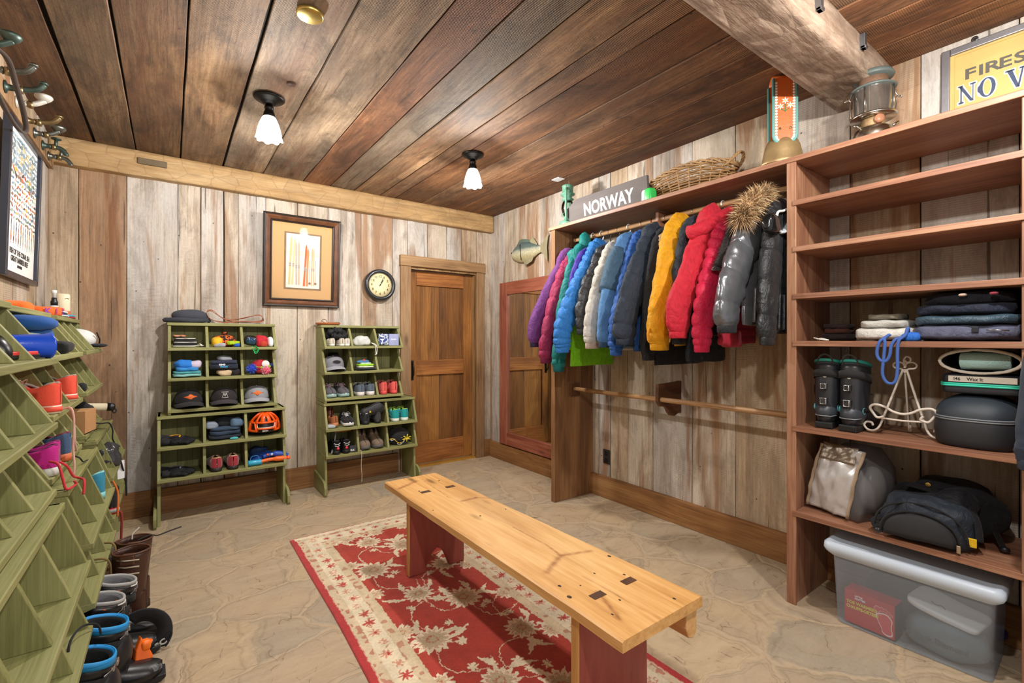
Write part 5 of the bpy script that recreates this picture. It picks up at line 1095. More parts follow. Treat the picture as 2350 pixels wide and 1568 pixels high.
def fur(par, nm, pts, n, L, hexes, seed, rr=.0016, flow=(0, 0, 0)):
    # many fine tapering hairs rooted along a padded roll
    rg2 = random.Random(seed); mb = MB(); P = smooth_path([p[:3] for p in pts], 6); R = [pts[min(len(pts)-1, int(i/6))][3] for i in range(len(P))]
    mb.tube(P, [r*.8 for r in R], seg=10, col=lin(hexes[0]))
    for i in range(n):
        k = rg2.randrange(len(P)-1); p = P[k]+(P[k+1]-P[k])*rg2.random(); d = Vector((rg2.gauss(0, 1), rg2.gauss(0, 1), rg2.gauss(0, 1))).normalized()
        b = p+d*R[k]*.7; l = L*(.5+.8*rg2.random()); dd = (d+Vector(flow)+Vector((rg2.gauss(0, .3), rg2.gauss(0, .3), rg2.gauss(0, .3)))).normalized(); s1 = dd.orthogonal().normalized()*rr; s2 = dd.cross(s1)
        mid = b+dd*l*.55+Vector((0, 0, -l*.06)); tip = b+dd*l+Vector((0, 0, -l*.25)); c = lin(hexes[rg2.randrange(len(hexes))])
        mb.add([b+s1, b-s1*.5+s2*.87, b-s1*.5-s2*.87, mid+s1*.7, mid-s1*.35+s2*.6, mid-s1*.35-s2*.6, tip], [(0, 1, 4, 3), (1, 2, 5, 4), (2, 0, 3, 5), (3, 4, 6), (4, 5, 6), (5, 3, 6)], col=c, smooth=False)
    return mb.build(nm, VCF, par)
VEL = mat('231d1c', .6, name='dark_fur', nb=1, bs=.8, fr=180, var=.4, sheen=.9)
t = thing('fur_vest', 'short dark brown fur vest hanging over the hot pink puffer', 'vest', (CXB, 1.35, 0), 0, 'jackets hanging in the closet')
mb = MB(); rings = []
for i in range(20):
    k = i/19; z = 1.665+.33*k; x0 = -.375+.20*k**.8; x1 = .15-.07*k
    rings.append([((x0+x1)/2+(x1-x0)/2*cos(a), .05*(1-.3*k)*sin(a)*(1+.15*nz((cos(a)*2, sin(a), k*4))), z-.02*cos(a)*0) for a in [2*pi*q/26 for q in range(26)]])
mb.loft(rings); mb.build('body', VEL, t)
fur(t, 'pile', [(-.36, -.02, 1.68, .03), (-.32, -.03, 1.75, .035), (-.27, -.03, 1.83, .035), (-.22, -.03, 1.92, .035), (-.18, -.02, 1.97, .03)], 900, .02, ['231d1c', '3a302d', '181413'], 3, .0012)
SIL = mat('6a6c70', .28, .45, name='silver_nylon', nb=1, bs=.7, fr=26, var=.25)
t = jacket('puffer_jacket', 'shiny silver-grey puffer jacket with fur-trimmed hood', 1.245, SIL, 1.37, (2.235, .0, 1.36), 6, 6, rs=(.10, .06), sh=1.93, seed=18, shx=2.47, qdep=.12, cuffm=nyl('26272b'), ry=.058, front_x=.27, back_x=.18, collar=SIL, hood=(SIL, 2.56, 1.95, (.12, .06, .075)))
for i in range(5): strip(t, 'rib', SIL, [(2.40+.048*i, 1.385), (2.405+.046*i, 1.48), (2.41+.046*i, 1.56)], -.052, .014)
fur(t, 'fur_trim', [(2.335-CXB, -.02, 1.90, .035), (2.36-CXB, -.03, 1.955, .045), (2.43-CXB, -.04, 2.01, .05), (2.495-CXB, -.045, 2.04, .048), (2.535-CXB, -.045, 2.05, .04)], 2600, .062, ['a9855c', 'c7a678', '8a6a48', 'dcc49c', '6f543a'], 5, .0017, (-.25, -.2, -.15))
crumple('wool_scarf', 'red scarf end showing below the silver-grey jacket', 'scarf', (2.47, 1.36, 1.255), 0, 'a51a30', (.10, .035, .055), 3, .3)
BL2 = nyl('1b1d21', .25)
t = jacket('puffer_jacket', 'glossy black puffer jacket at the near end of the rod', 1.13, BL2, 1.33, (2.37, -.015, 1.30), 6, 6, rs=(.085, .045), sh=1.94, seed=19, shx=2.5, ry=.048, front_x=.27, collar=BL2, hood=(BL2, 2.50, 1.90, (.11, .045, .085)))
for i in range(3): strip(t, 'rib', BL2, [(2.42+.05*i, 1.345), (2.425+.05*i, 1.43), (2.43+.05*i, 1.52)], -.046, .013)
# hangers
for y, hx, tb, lab in ((2.745, '4a2f28', False, 'dark wooden hanger inside the purple shell jacket'), (2.655, 'c9ccd0', False, 'wire hanger inside the magenta puffer'), (2.565, 'e6e6e2', True, 'white plastic hanger inside the teal puffer'), (2.475, 'e6e6e2', True, 'white plastic hanger inside the violet fleece'), (2.40, 'c9ccd0', False, 'wire hanger inside the bright sky blue puffer'),
        (2.315, 'c9ccd0', False, 'wire hanger inside the shiny black puffer'), (2.215, 'e8e8e4', True, 'white plastic hanger inside the cream quilted jacket'), (2.10, 'c9ccd0', False, 'wire hanger inside the slate and light blue shell'), (2.01, '8e2a2a', False, 'dark red hanger inside the royal blue thin puffer'), (1.905, 'c9ccd0', False, 'wire hanger inside the dark navy puffer'),
        (1.795, 'b98a58', False, 'wooden hanger inside the black parka'), (1.70, 'c9ccd0', False, 'wire hanger inside the yellow down jacket'), (1.605, 'c9ccd0', False, 'wire hanger inside the charcoal puffer'), (1.505, 'e8e8e4', True, 'thick white plastic hanger inside the red ski jacket'), (1.412, 'c9ccd0', False, 'wire hanger inside the hot pink puffer'), (1.245, 'c9ccd0', False, 'wire hanger under the fur-trimmed hood of the silver-grey jacket')):
    hanger(y, lab, hx, .0042 if tb else .0022, tb)
t = thing('coat_hanger', 'white plastic hanger with grey clip bar in front of the glossy black puffer', 'hanger', (CXB, 1.085, 2.102), 0, 'coat hangers on the upper rod')
WH = pla('e3e3df'); R = .025; mb = MB()
mb.tube(smooth_path([(R*cos(a), 0, R*sin(a)) for a in [radians(200-22*k) for k in range(10)]]+[(.01, -.003, -.045), (-.03, -.006, -.075), (-.045, -.006, -.11)], 4), .005, seg=8); mb.build('hook', WH, t)
mb = MB(); mb.tube(smooth_path([(-.045, -.006, -.10), (-.075, -.006, -.125), (-.12, -.006, -.13), (-.15, -.006, -.145), (-.20, -.006, -.165), (-.255, -.006, -.18), (-.27, -.006, -.22), (-.25, -.006, -.265), (-.23, -.006, -.27)], 5), .0065, seg=8); mb.build('arm', WH, t)
mb = MB(); mb.tube(smooth_path([(-.225, -.008, -.275), (-.2, -.008, -.27), (-.12, -.008, -.20), (-.08, -.008, -.17)], 5), .016, seg=8, flat=.4); mb.build('clip_bar', pla('b9c1c8'), t)
crumple('ski_mask', 'glossy black padded mask hanging beside the white plastic hanger', 'mask', (2.375, 1.095, 1.815), 0, pla('121316', .15), (.06, .03, .05), 6, .2)
# garment hanging in the next bay, only its sleeve reaches the picture
mb = MB(); mb.tube([(2.66, -.4, 2.102), (2.66, .244, 2.102)], .0165, seg=16); tag(mb.build('hanging_rod', ROD), 'wooden rod in the bay beyond the open shelves', 'rod')
jacket('denim_jacket', 'dark navy sleeve hanging in front of the shelf edge at far right', .13, fab('1e2a3c', bs=.5, fr=350), 1.0, (2.37, .10, .885), rs=(.085, .075), sh=1.9, seed=20, shx=2.48, group=None, front_x=.19, ry=.05)
# ---------------------------------------------------------------- things on the closet's top board
ZT = 2.1925
GRN = mat('5d9079', .5, name='green_enamel', nb=1, fr=60, var=.35, bs=.2); GLS = G('lantern_glass'); _t = GLS.n('ShaderNodeBsdfTransparent', {0: (.93, .96, .95, 1)}); _g = GLS.n('ShaderNodeBsdfGlossy', {'Roughness': .05}); _f = GLS.n('ShaderNodeFresnel', {'IOR': 1.6}); _m = GLS.n('ShaderNodeMixShader', {0: _f.outputs[0], 1: _t.outputs[0], 2: _g.outputs[0]}); GLS.t.links.new(_m.outputs[0], GLS.out.inputs[0]); GLS = GLS.m
t = thing('hurricane_lantern', 'green enamel hurricane lantern on the closet top at its far end', 'lantern', (2.60, 2.79, ZT), radians(38))
mb = MB(); mb.lathe([(.0, 0), (.062, 0), (.068, .006), (.068, .04), (.062, .055), (.04, .066), (.03, .075), (.034, .09), (.03, .1), (.0, .1)], seg=32); mb.build('fuel_tank', GRN, t)
mb = MB(); mb.lathe([(.03, .102), (.044, .13), (.052, .16), (.05, .19), (.04, .215), (.034, .225)], seg=32, cap=(False, False)); mb.build('globe', GLS, t)
mb = MB(); mb.lathe([(.034, .222), (.042, .228), (.05, .236), (.034, .25), (.034, .265), (.056, .272), (.058, .28), (.045, .286), (.045, .335), (.048, .345), (.04, .352), (.0, .354)], seg=32, cap=(False, True)); mb.build('chimney', GRN, t)
for s_ in (-1, 1):
    mb = MB(); mb.tube(smooth_path([(s_*.055, 0, .05), (s_*.078, 0, .075), (s_*.086, 0, .15), (s_*.083, 0, .25), (s_*.072, 0, .295), (s_*.048, 0, .315)], 7), .0095, seg=10); mb.build('side_tube', GRN, t)
mb = MB(); mb.tube(smooth_path([(-.085, 0, .27), (-.07, .0, .37), (-.03, -.0, .43), (.03, .0, .43), (.07, 0, .38), (.085, 0, .27)], 8), .0016, seg=6); mb.build('wire_handle', met('8c8a84', .4), t)
mb = MB()
for k in range(8): a = 2*pi*k/8; mb.tube([(.03*cos(a), .03*sin(a), .095), (.05*cos(a), .05*sin(a), .11), (.052*cos(a+.5), .052*sin(a+.5), .125)], .0018, seg=5)
mb.build('globe_cage', GRN, t)
# NORWAY arrow sign
t = thing('wooden_sign', 'dark grey pointed board sign reading NORWAY on the closet top', 'sign', (2.565, 0, ZT), 0, None, (0, radians(-6), 0))
g = G('sign_grey'); tc = g.n('ShaderNodeTexCoord').outputs['Object']; SG = g.bsdf(g.mix(g.noise(g.scale(tc, 20, 3, 20), 1., 4), lin('4a4443'), lin('6b6462')), .75, bump=g.noise(g.scale(tc, 90, 8, 90), 1., 3), bs=.25)
mb = MB(); mb.prism([(2.70, 0), (2.775, .125), (2.64, .195), (1.97, .195), (1.97, 0)], 'x', 0, .022); mb.build('board', SG, t, bev=.002)
mb = MB(); text(mb, 'NORWAY', (-.001, 2.565, .052), (0, -1, 0), (0, 0, 1), .128, lin('e9e9e6'), bold=.0035, sx=.82); mb.build('lettering', VC, t)
crumple('dropper_bottle', 'bright green plastic jar partly hidden between the sign and the basket', 'jar', (2.53, 1.93, ZT), 0, pla('35c25a'), (.035, .03, .05), 2, .1, .5)
mb = MB(); mb.lathe([(.0, 0), (.03, 0), (.03, .085), (.026, .095), (.0, .095)], (2.56, 1.985, ZT), seg=20); tag(mb.build('spray_can', pla('d8dde0')), 'white can behind the green jar on the closet top', 'can')
# willow basket
t = thing('wicker_basket', 'low willow basket with twisted handles on the closet top', 'basket', (2.69, 1.745, ZT)); WIL = mat('9a7448', .6, name='willow', nb=1, fr=120, var=.5, bs=.4); WIL2 = mat('b08a5c', .6, name='pale_willow', nb=1, fr=120, var=.45, bs=.4)
def oval(z, a, n=96, amp=0, ph=0, k=24): return [((.10+.035*z/.13)*cos(2*pi*i/n)*a*(1+amp*sin(k*2*pi*i/n+ph)), (.235+.06*z/.13)*sin(2*pi*i/n)*a*(1+amp*sin(k*2*pi*i/n+ph)), z+.014*sin(4*pi*i/n+1)*(z/.13)) for i in range(n)]
mb = MB()
for i in range(11):
    z = .008+.0135*i; mb.tube(oval(z, 1, 96, .03, pi*(i % 2), 14), .0052+.001*(i % 3), seg=6, closed=True, col=(1, 1, 1))
mb.build('weave', WIL, t)
for i in range(24):
    a = 2*pi*i/24; mb = MB(); mb.tube([((.10+.035*z/.13)*cos(a), (.235+.06*z/.13)*sin(a), z) for z in (.003, .05, .1, .155)], .004, seg=6); mb.build('stake', WIL2, t)
mb = MB()
for ph in (0, 2.1, 4.2): mb.tube([(x+.009*cos(i*.55+ph), y+.004*sin(i*.8), z+.011*sin(i*.55+ph)) for i, (x, y, z) in enumerate(oval(.155, 1, 110))], .0062, seg=6, closed=True)
mb.build('rim', WIL2, t)
mb = MB(); mb.ball((0, 0, .005), (.10, .235, .004)); mb.build('bottom', WIL, t)
for s_ in (-1, 1):
    mb = MB()
    for ph in (0, 2.1, 4.2): mb.tube([(x+.006*cos(i*.7+ph), s_*(y+.006*sin(i*.7+ph)), z) for i, (x, y, z) in enumerate(smooth_path([(-.06, .27, .125), (-.05, .315, .165), (-.02, .335, .195), (.02, .335, .195), (.05, .315, .165), (.06, .27, .125)], 7))], .0058, seg=6)
    mb.build('handle', WIL2, t)
# cow bell with painted collar
t = thing('cow_bell', 'brass cow bell hung on an orange collar painted with edelweiss', 'bell', (2.545, 1.12, ZT), radians(-52))
BRS = mat('b09468', .4, .55, name='aged_brass', nb=1, fr=40, var=.45, bs=.25)
mb = MB(); mb.lathe([(.088, .0), (.092, .004), (.084, .02), (.078, .06), (.07, .1), (.058, .128), (.03, .14), (.0, .143)], seg=36, sx=1.15, sy=.85, cap=(False, True)); mb.build('bell_body', BRS, t, solid=.003)
ORC = mat('d0601c', .45, name='orange_leather', nb=1, fr=60, var=.3); TEL = mat('5f9a94', .5); WHT = mat('efeae0', .5)
def collar_panel(y, sgn):
    out = [(.052, .43)]+[(.052, .14)]+[(.052*cos(a), .14-.045*sin(a)) for a in [pi*q/10 for q in range(1, 10)]]+[(-.052, .14), (-.052, .43)]
    mb = MB(); mb.prism(out, 'y', y-.004, y+.004); mb.build('collar', ORC, t, bev=.001)
    mb = MB(); mb.tube([(x, y, z) for x, z in out], .0075, seg=8); mb.build('collar_edge', TEL, t)
for y in (-.045, .05): collar_panel(y, 1)
mb = MB(); ar = [(.0, -.045*cos(pi*q/12)+.0025, .43+.02*sin(pi*q/12)) for q in range(13)]; mb.loft([[(-.052, a[1], a[2]), (.052, a[1], a[2]), (.052, a[1], a[2]+.006), (-.052, a[1], a[2]+.006)] for a in ar]); mb.build('collar_arch', ORC, t)
mb = MB()
for s_ in (-1, 1):
    for k in range(20): z = .135+.0143*k; mb.lathe([(.0, -.0052), (.0055, -.005), (.006, -.004)], (s_*.04, -.045, z), ax='y', seg=10, cap=(True, False))
for k in range(1, 9): a = pi*k/9; mb.lathe([(.0, -.0052), (.0055, -.005), (.006, -.004)], (.04*cos(a), -.045, .137-.034*sin(a)), ax='y', seg=10, cap=(True, False))
mb.build('painted_dots', WHT, t)
mb = MB()
for cx, cz, r in ((0, .312, .018), (-.022, .285, .018), (.022, .287, .018)):
    for k in range(6):
        a = pi/2+2*pi*k/6; mb.add([(cx, -.0503, cz), (cx+r*.5*cos(a-.35), -.0503, cz+r*.5*sin(a-.35)), (cx+r*cos(a), -.0503, cz+r*sin(a)), (cx+r*.5*cos(a+.35), -.0503, cz+r*.5*sin(a+.35))], [(0, 1, 2, 3)], col=lin('f2ede0'), smooth=False)
    mb.add([(cx+.004*cos(a), -.0506, cz+.004*sin(a)) for a in [2*pi*q/8 for q in range(8)]], [tuple(range(8))], col=lin('d8b43a'), smooth=False)
for a, b in (((0, .255), (0, .295)), ((0, .26), (-.02, .272)), ((0, .26), (.02, .274))): mb.tube([(a[0], -.05, a[1]), (b[0], -.0502, b[1])], .0018, seg=5, col=lin('3d7a45'))
mb.build('edelweiss', VC, t)
for x in (-.024, .024): mb = MB(); mb.lathe([(.0, -.008), (.006, -.007), (.007, -.003)], (x, -.045, .172), ax='y', seg=12); mb.build('rivet', met('c9b98a'), t)
# camp lantern
t = thing('camp_lantern', 'old nickel gas camp lantern with green cap on the closet top', 'lantern', (2.645, .765, ZT), radians(-50))
NIC = met('b9b2a6', .22); CAPG = mat('565f5c', .5, name='green_cap', nb=1, var=.3)
mb = MB(); mb.lathe([(.0, 0), (.078, 0), (.082, .006), (.084, .05), (.078, .075), (.055, .09), (.035, .095), (.0, .096)], seg=40); mb.build('fount', NIC, t)
mb = MB(); mb.lathe([(.042, .092), (.046, .1), (.046, .128), (.04, .132)], seg=32, cap=(False, False)); mb.build('burner_screen', mat('a88a64', .4, .6, name='burner_brass', nb=1, fr=300, bs=.9, var=.6), t)
mb = MB(); mb.lathe([(.0, .131), (.088, .131), (.092, .137), (.088, .143), (.0, .143)], seg=40); mb.build('globe_plate', NIC, t)
mb = MB(); mb.lathe([(.076, .143), (.077, .2), (.077, .262)], seg=40, cap=(False, False)); mb.build('globe', mat('a8a49c', .12, .85, name='smoked_globe', nb=1, fr=14, var=.6), t)
mb = MB(); mb.lathe([(.0, .262), (.086, .262), (.09, .268), (.08, .276), (.058, .28), (.0, .281)], seg=40); mb.build('top_plate', CAPG, t)
mb = MB(); mb.lathe([(.057, .279), (.057, .315), (.05, .318)], seg=32, cap=(False, False)); mb.build('vent_screen', mat('7d5f4a', .6, .3, name='vent_mesh', nb=1, fr=260, bs=.9, var=.6), t)
mb = MB(); mb.lathe([(.0, .312), (.078, .316), (.082, .324), (.074, .34), (.05, .35), (.0, .354)], seg=40); mb.build('cap', CAPG, t)
for k in range(4): a = pi/4+k*pi/2; mb = MB(); mb.tube([(.081*cos(a), .081*sin(a), .14), (.081*cos(a), .081*sin(a), .265)], .0025, seg=6); mb.build('guard_rod', NIC, t)
for s_ in (-1, 1): mb = MB(); mb.tube(smooth_path([(s_*.09, 0, .14), (s_*.094, 0, .2), (s_*.092, 0, .225), (s_*.112, 0, .23), (s_*.114, 0, .222), (s_*.094, 0, .238), (s_*.088, 0, .262)], 5), .0025, seg=6); mb.build('bail_ear', NIC, t)
mb = MB(); mb.lathe([(.0, -.012), (.018, -.01), (.02, 0), (.018, .006), (.0, .008)], (0, -.055, .112), ax='y', seg=18); mb.build('valve_wheel', mat('9c6a50', .4), t)
for s_ in (-1, 1): mb = MB(); mb.tube([(s_*.06, -.03, .08), (s_*.088, -.03, .098)], .006, seg=8); mb.build('filler_cap', NIC, t)
# yellow sign
t = thing('painted_sign', 'yellow framed sign with black lettering leaning on the wall above the closet', 'sign', (2.862, 0, ZT), 0, None, (0, radians(2), 0))
mb = MB(); mb.box(0, .008, -.32, .545, .0, .40); mb.build('board', mat('cba865', .45, nb=1, fr=30, var=.12), t)
for y0, y1, z0, z1 in ((.54, .57, 0, .425), (-.345, -.32, 0, .425), (-.32, .54, .395, .425), (-.32, .54, 0, .02)): mb = MB(); mb.box(-.012, .012, y0, y1, z0, z1); mb.build('frame', met('9c9ca0', .45), t, bev=.003)
mb = MB(); ink = lin('55524a'); [text(mb, ch, (-.001, y, .268), (0, -1, 0), (0, 0, 1), .064, ink, bold=.0016, sx=1.3) for ch, y in zip('FIRES', (.494, .450, .430, .387, .341))]
nv_ = lin('3a4560')
def serifN(mb, col, off, grow):
    g_ = grow
    def quad(pts): mb.add([(off, y, z) for y, z in pts], [tuple(range(len(pts)))], col=col, smooth=False)
    def bar(y0, y1, z0, z1): quad([(y0+g_, z0-g_), (y1-g_, z0-g_), (y1-g_, z1+g_), (y0+g_, z1+g_)])
    bar(.512, .478, .162, .172); bar(.500, .490, .165, .275); bar(.516, .485, .268, .276); quad([(.512+g_, .276+g_), (.49-g_, .276+g_), (.418-g_, .165-g_), (.438+g_, .165-g_)]); bar(.424, .418, .166, .272); bar(.440, .404, .267, .276)
    n = 28
    for i in range(n):
        a, b = 2*pi*i/n, 2*pi*(i+1)/n; f = lambda a, ro, rz: (.352+ro*cos(a), .22+rz*sin(a))
        quad([f(a, .042+g_, .06+g_), f(b, .042+g_, .06+g_), f(b, .022-g_*.5, .052-g_), f(a, .022-g_*.5, .052-g_)])
    bar(.272, .222, .27, .279); quad([(.264+g_, .279+g_), (.235-g_, .279+g_), (.196-g_, .165-g_), (.214+g_, .165-g_)]); quad([(.182+g_, .279+g_), (.172-g_, .279+g_), (.196-g_, .165-g_), (.208+g_, .165-g_)]); bar(.196, .16, .27, .279)
mq = MB(); serifN(mq, lin('efe9dc'), -.0008, .007); serifN(mq, nv_, -.0014, 0)
mq.v = [(x, .514+(y-.516)*.52 if y > .39 else .42+(y-.352)*.62 if y > .29 else .366+(y-.272)*.55, .163+(z-.162)*.71) for x, y, z in mq.v]; mb.add(mq.v, mq.f, smooth=False); mb.c[-len(mq.v):] = mq.c
mb.tube([(-.0006, .525, .04), (-.0006, .525, .385), (-.0006, -.3, .385)], .0012, seg=4, col=lin('c9a050')); mb.build('lettering', VC, t)
mb = MB(); mb.lathe([(.006, 0), (.012, .002), (.012, -.002), (.006, 0)], (0, .46, .437), ax='x', seg=14); mb.build('hang_ring', met('8c8c90'), t)
# ---------------------------------------------------------------- open shelves of the closet
def ski_boot(label, loc, rz, shell, trim, liner, rim, accent, group=None, lean=.20, H=.31, W=.105, L=.29, open_=1.0, toe=None, strap=None, heelc='1c1c1e', rot=None):
    # heel at y=0, toe at +y, cuff leaning forward
    t = thing('ski_boot', label, 'boot', loc, rz, group, rot)
    sm = pla(shell, .35); mb = MB(); rings = []
    for s in SS:
        w = max(.006, itp(SW, s)*W/2*1.05); h = .10+.04*max(0, 1-s/.5)-.035*max(0, (s-.55)/.45); y = s*L
        rings.append([(-w*.9, y, .025), (-w, y, .05), (-w*.97, y, h*.72), (-w*.6, y, h*.96), (0, y, h), (w*.6, y, h*.96), (w*.97, y, h*.72), (w, y, .05), (w*.9, y, .025)])
    mb.loft(rings); mb.build('lower_shell', sm, t)
    mb = MB(); mb.prism([(-.004, 0), (.075, 0), (.08, .012), (.17, .012), (.175, 0), (.295, .004), (.31, .014), (.31, .028), (-.004, .03)], 'x', -.036, .036); mb.build('sole', pla('1a1a1c', .5), t, bev=.003)
    mb = MB(); mb.box(-.03, .03, -.007, .02, .004, .028); mb.build('heel_lug', pla(heelc, .4), t, bev=.003)
    mb = MB(); rings = []; n = 14
    for i in range(n):
        k = i/(n-1); z = .085+(H-.085)*k; cy = .075+lean*(z-.09)+.0; rx = .05+.006*k; ry = .066-.002*k+.004*sin(k*3)
        rings.append([(rx*math.copysign(abs(cos(a))**.85, cos(a)), cy+ry*math.copysign(abs(sin(a))**.9, sin(a)), z-.02*(k > .6)*(k-.6)/.4*(1+sin(a))*0+(.018*k*(-sin(a)))) for a in [2*pi*q/28 for q in range(28)]])
    mb.loft(rings, cap=(False, False)); mb.build('cuff', sm, t, solid=.005)
    ct = rings[-1]; cy = .075+lean*(H-.09); mb = MB()
    rr = [[(cx*f, cy+(y-cy)*f+.0, z+dz) for cx, y, z in ct] for f, dz in ((.93, -.12), (.93, .008), (.99, .016), (1.0, .012), (.97, .004))][::-1]
    rr = [[(cx*f, cy+(y-cy)*f, z+dz) for cx, y, z in ct] for f, dz in ((.93, -.01), (.96, .012), (.9, .018), (.74, .012), (.70, -.02), (.66, -.13))]
    mb.loft(rr, cap=(False, True)); mb.build('liner', mat(liner, .9, name='liner_'+liner, nb=1, fr=420, bs=.9, var=.3), t)
    mb = MB(); mb.tube([(x*.97, cy+(y-cy)*.97, z+.016) for x, y, z in ct], .006, closed=True, seg=8, flat=1.3); mb.build('liner_rim', pla(rim, .6), t)
    mb = MB(); st = [(x*1.04, cy-.006+(y-cy)*1.05, z-.045) for x, y, z in ct]; mb.tube(st, .019, closed=True, seg=8, flat=.16) if 0 else mb.loft([[(x, y, z-.017), (x*1.03, cy+(y-cy)*1.03, z-.017), (x*1.03, cy+(y-cy)*1.03, z+.017), (x, y, z+.017)] for x, y, z in st], loop=True); mb.build('power_strap', fab(strap or '1a1a1c'), t)
    met_ = met('b9bcc0', .3)
    for i, z in enumerate((.115, .165, .215)):
        y = .075+lean*(z-.09)+.066-(.0 if i else -.012)
        mb = MB(); mb.box(-.034, .018, y+.002, y+.012, z-.008, z+.008).tube([(.018, y+.006, z), (.05, y-.01, z+.002)], .0025, seg=6); mb.box(-.03, -.005, y+.012, y+.018, z-.005, z+.012); mb.build('buckle', met_ if i != 1 else pla('2a2b2e'), t, bev=.0015)
    if accent:
        for s_ in (-1, 1):
            mb = MB(); mb.lathe([(.0, .0), (.014, .0005), (.016, .0035), (.013, .0035), (.012, .001), (.0, .001)], (0, 0, 0), seg=20); mb.xf(Matrix.Translation((s_*.045, .045, .095)) @ Matrix.Rotation(s_*pi/2, 4, 'Y')); mb.build('emblem', pla(accent), t)
    return t, ct, cy
B1 = 'left black ski touring boot with teal collar, heel out on the shelf', 'right black ski touring boot with teal collar, heel out on the shelf'
for (x, y, rz), lab in zip(((2.50, .915, -pi/2+.1), (2.49, .815, -pi/2-.05)), B1):
    t, ct, cy = ski_boot(lab, (x, y, .8765), rz, '26272b', 'a', '3a3b40', '1f7f74', '5fa9b0', 'black touring boots on the shelf', lean=.05, H=.29)
    # heel side carries the spine, buckle loops and pull loop the photo shows
    for z, w, h in ((.20, .014, .028), (.13, .016, .034)):
        mb = MB(); mb.box(-w, w, -.012+.004*(z > .15), .004, z-h/2, z+h/2); mb.build('spine_buckle', met('6d6f74', .35), t, bev=.002)
        mb = MB(); mb.tube([(-w*.7, -.015, z-h*.4), (w*.7, -.015, z-h*.4), (w*.7, -.015, z+h*.4), (-w*.7, -.015, z+h*.4)], .002, closed=True, seg=6); mb.build('buckle_loop', met('c4c6c9', .25), t)
    mb = MB(); mb.tube(smooth_path([(-.03, .03, .30), (-.024, .02, .335), (0, .014, .35), (.024, .02, .335), (.03, .03, .30)], 6), .005, seg=7, flat=.6); mb.build('pull_loop', fab('2a2622'), t)
    mb = MB(); mb.ball((0, .062, .078), (.05, .072, .05), seg=20); mb.build('heel_cup', pla('383d44', .45), t)
    mb = MB(); mb.tube([(-.044, .03, .062), (-.03, -.002, .06), (0, -.012, .06), (.03, -.002, .06), (.044, .03, .062)], .002, seg=6); mb.build('heel_line', pla('8f9498'), t)
    mb = MB(); mb.lathe([(.006, 0), (.0085, .0), (.0085, .002), (.006, .002)], (0, .0135, .248), ax='y', seg=16); mb.tube([(-.003, .012, .244), (.003, .012, .252)], .0012, seg=5); mb.build('logo', pla('d8dadc'), t)
# wire easel
t = thing('plate_easel', 'white wrought-iron scroll easel on the shelf beside the ski boots', 'easel', (2.585, .638, .8815), -pi/2+.08)
IW = mat('cfc5b8', .45, name='cream_iron', nb=1, fr=80, var=.2)
def wire(nm, pts, r=.0048, n=8): mb = MB(); mb.tube(smooth_path(pts, n), r, seg=8); mb.build(nm, IW, t)
def spiral(cx, cz, r0, a0, turns, sgn, y): return [(cx+r0*(1-.62*k/16)*cos(a0+sgn*turns*2*pi*k/16), y, cz+r0*(1-.62*k/16)*sin(a0+sgn*turns*2*pi*k/16)) for k in range(17)]
for s_ in (-1, 1):
    wire('leg', [(s_*.006, .03, .285), (s_*.03, .015, .2), (s_*.062, -.004, .09), (s_*.08, -.012, .03), (s_*.098, -.016, .008), (s_*.122, -.018, .008), (s_*.136, -.018, .026), (s_*.126, -.018, .042), (s_*.108, -.018, .04), (s_*.104, -.018, .028)], n=6)
    wire('top_scroll', [(s_*.0, .03, .27), (s_*.012, .03, .285), (s_*.034, .03, .29), (s_*.04, .03, .305), (s_*.026, .03, .316), (s_*.006, .03, .31), (s_*.0, .03, .29)], .004)
wire('top_scroll', [(.004, .03, .295), (-.004, .03, .32), (.004, .03, .34), (.018, .03, .335), (.018, .03, .32), (.006, .03, .316), (.0, .03, .325)], .004)
wire('back_leg', [(0, .032, .285), (.0, .07, .15), (.002, .105, .015), (.002, .11, .005), (.008, .11, .004), (.008, .10, .03)], .0042)
wire('ledge', [(-.062, -.03, .075), (-.085, -.03, .068), (-.10, -.03, .085), (-.112, -.03, .11), (-.095, -.03, .125), (-.06, -.03, .118), (-.03, -.03, .1), (.0, -.03, .093), (.03, -.03, .1), (.06, -.03, .118), (.095, -.03, .125), (.112, -.03, .11), (.10, -.03, .085), (.085, -.03, .068), (.062, -.03, .075), (.07, -.03, .092)], .0055)
wire('ledge_bar', [(-.085, -.028, .068), (0, -.03, .064), (.085, -.028, .068)], .0042)
# helmet case with smaller case and towel stacked on it
t = thing('helmet_case', 'rounded black hard-shell helmet case on the shelf beside the easel', 'case', (2.64, .408, .8765), -pi/2)
BLKF = mat('1c1f24', .6, name='black_eva', nb=1, fr=700, bs=.3, var=.1)
mb = MB(); mb.ball((0, 0, .06), (.13, .165, .115), p=.72, seg=40, zmin=0); mb.build('base_shell', BLKF, t)
for zz_, f in ((.106, 1.0), (.114, 1.0)):
    mb = MB(); sg = lambda v, e: math.copysign(abs(v)**e, v); mb.tube([(.127*sg(cos(a), .72), .161*sg(sin(a), .72), zz_) for a in [2*pi*q/48 for q in range(48)]], .0035, closed=True, seg=6); mb.build('zipper', pla('6c7176', .5), t)
mb = MB(); rings = []
for i in range(13):
    k = i/12; f = (1-k**2.6)**.5 if k < 1 else .02; f = max(f, .06); rings.append([(.126*f*sg(cos(a), .75), .16*f*sg(sin(a), .75), .11+.095*k) for a in [2*pi*q/40 for q in range(40)]])
mb.loft(rings); mb.build('lid', mat('2a323a', .5, name='blue_black_eva', nb=1, fr=700, bs=.3), t)
t = thing('zip_case', 'flat black case with teal zip and taped label on the helmet case', 'case', (2.63, .395, 1.0835), -pi/2+.03)
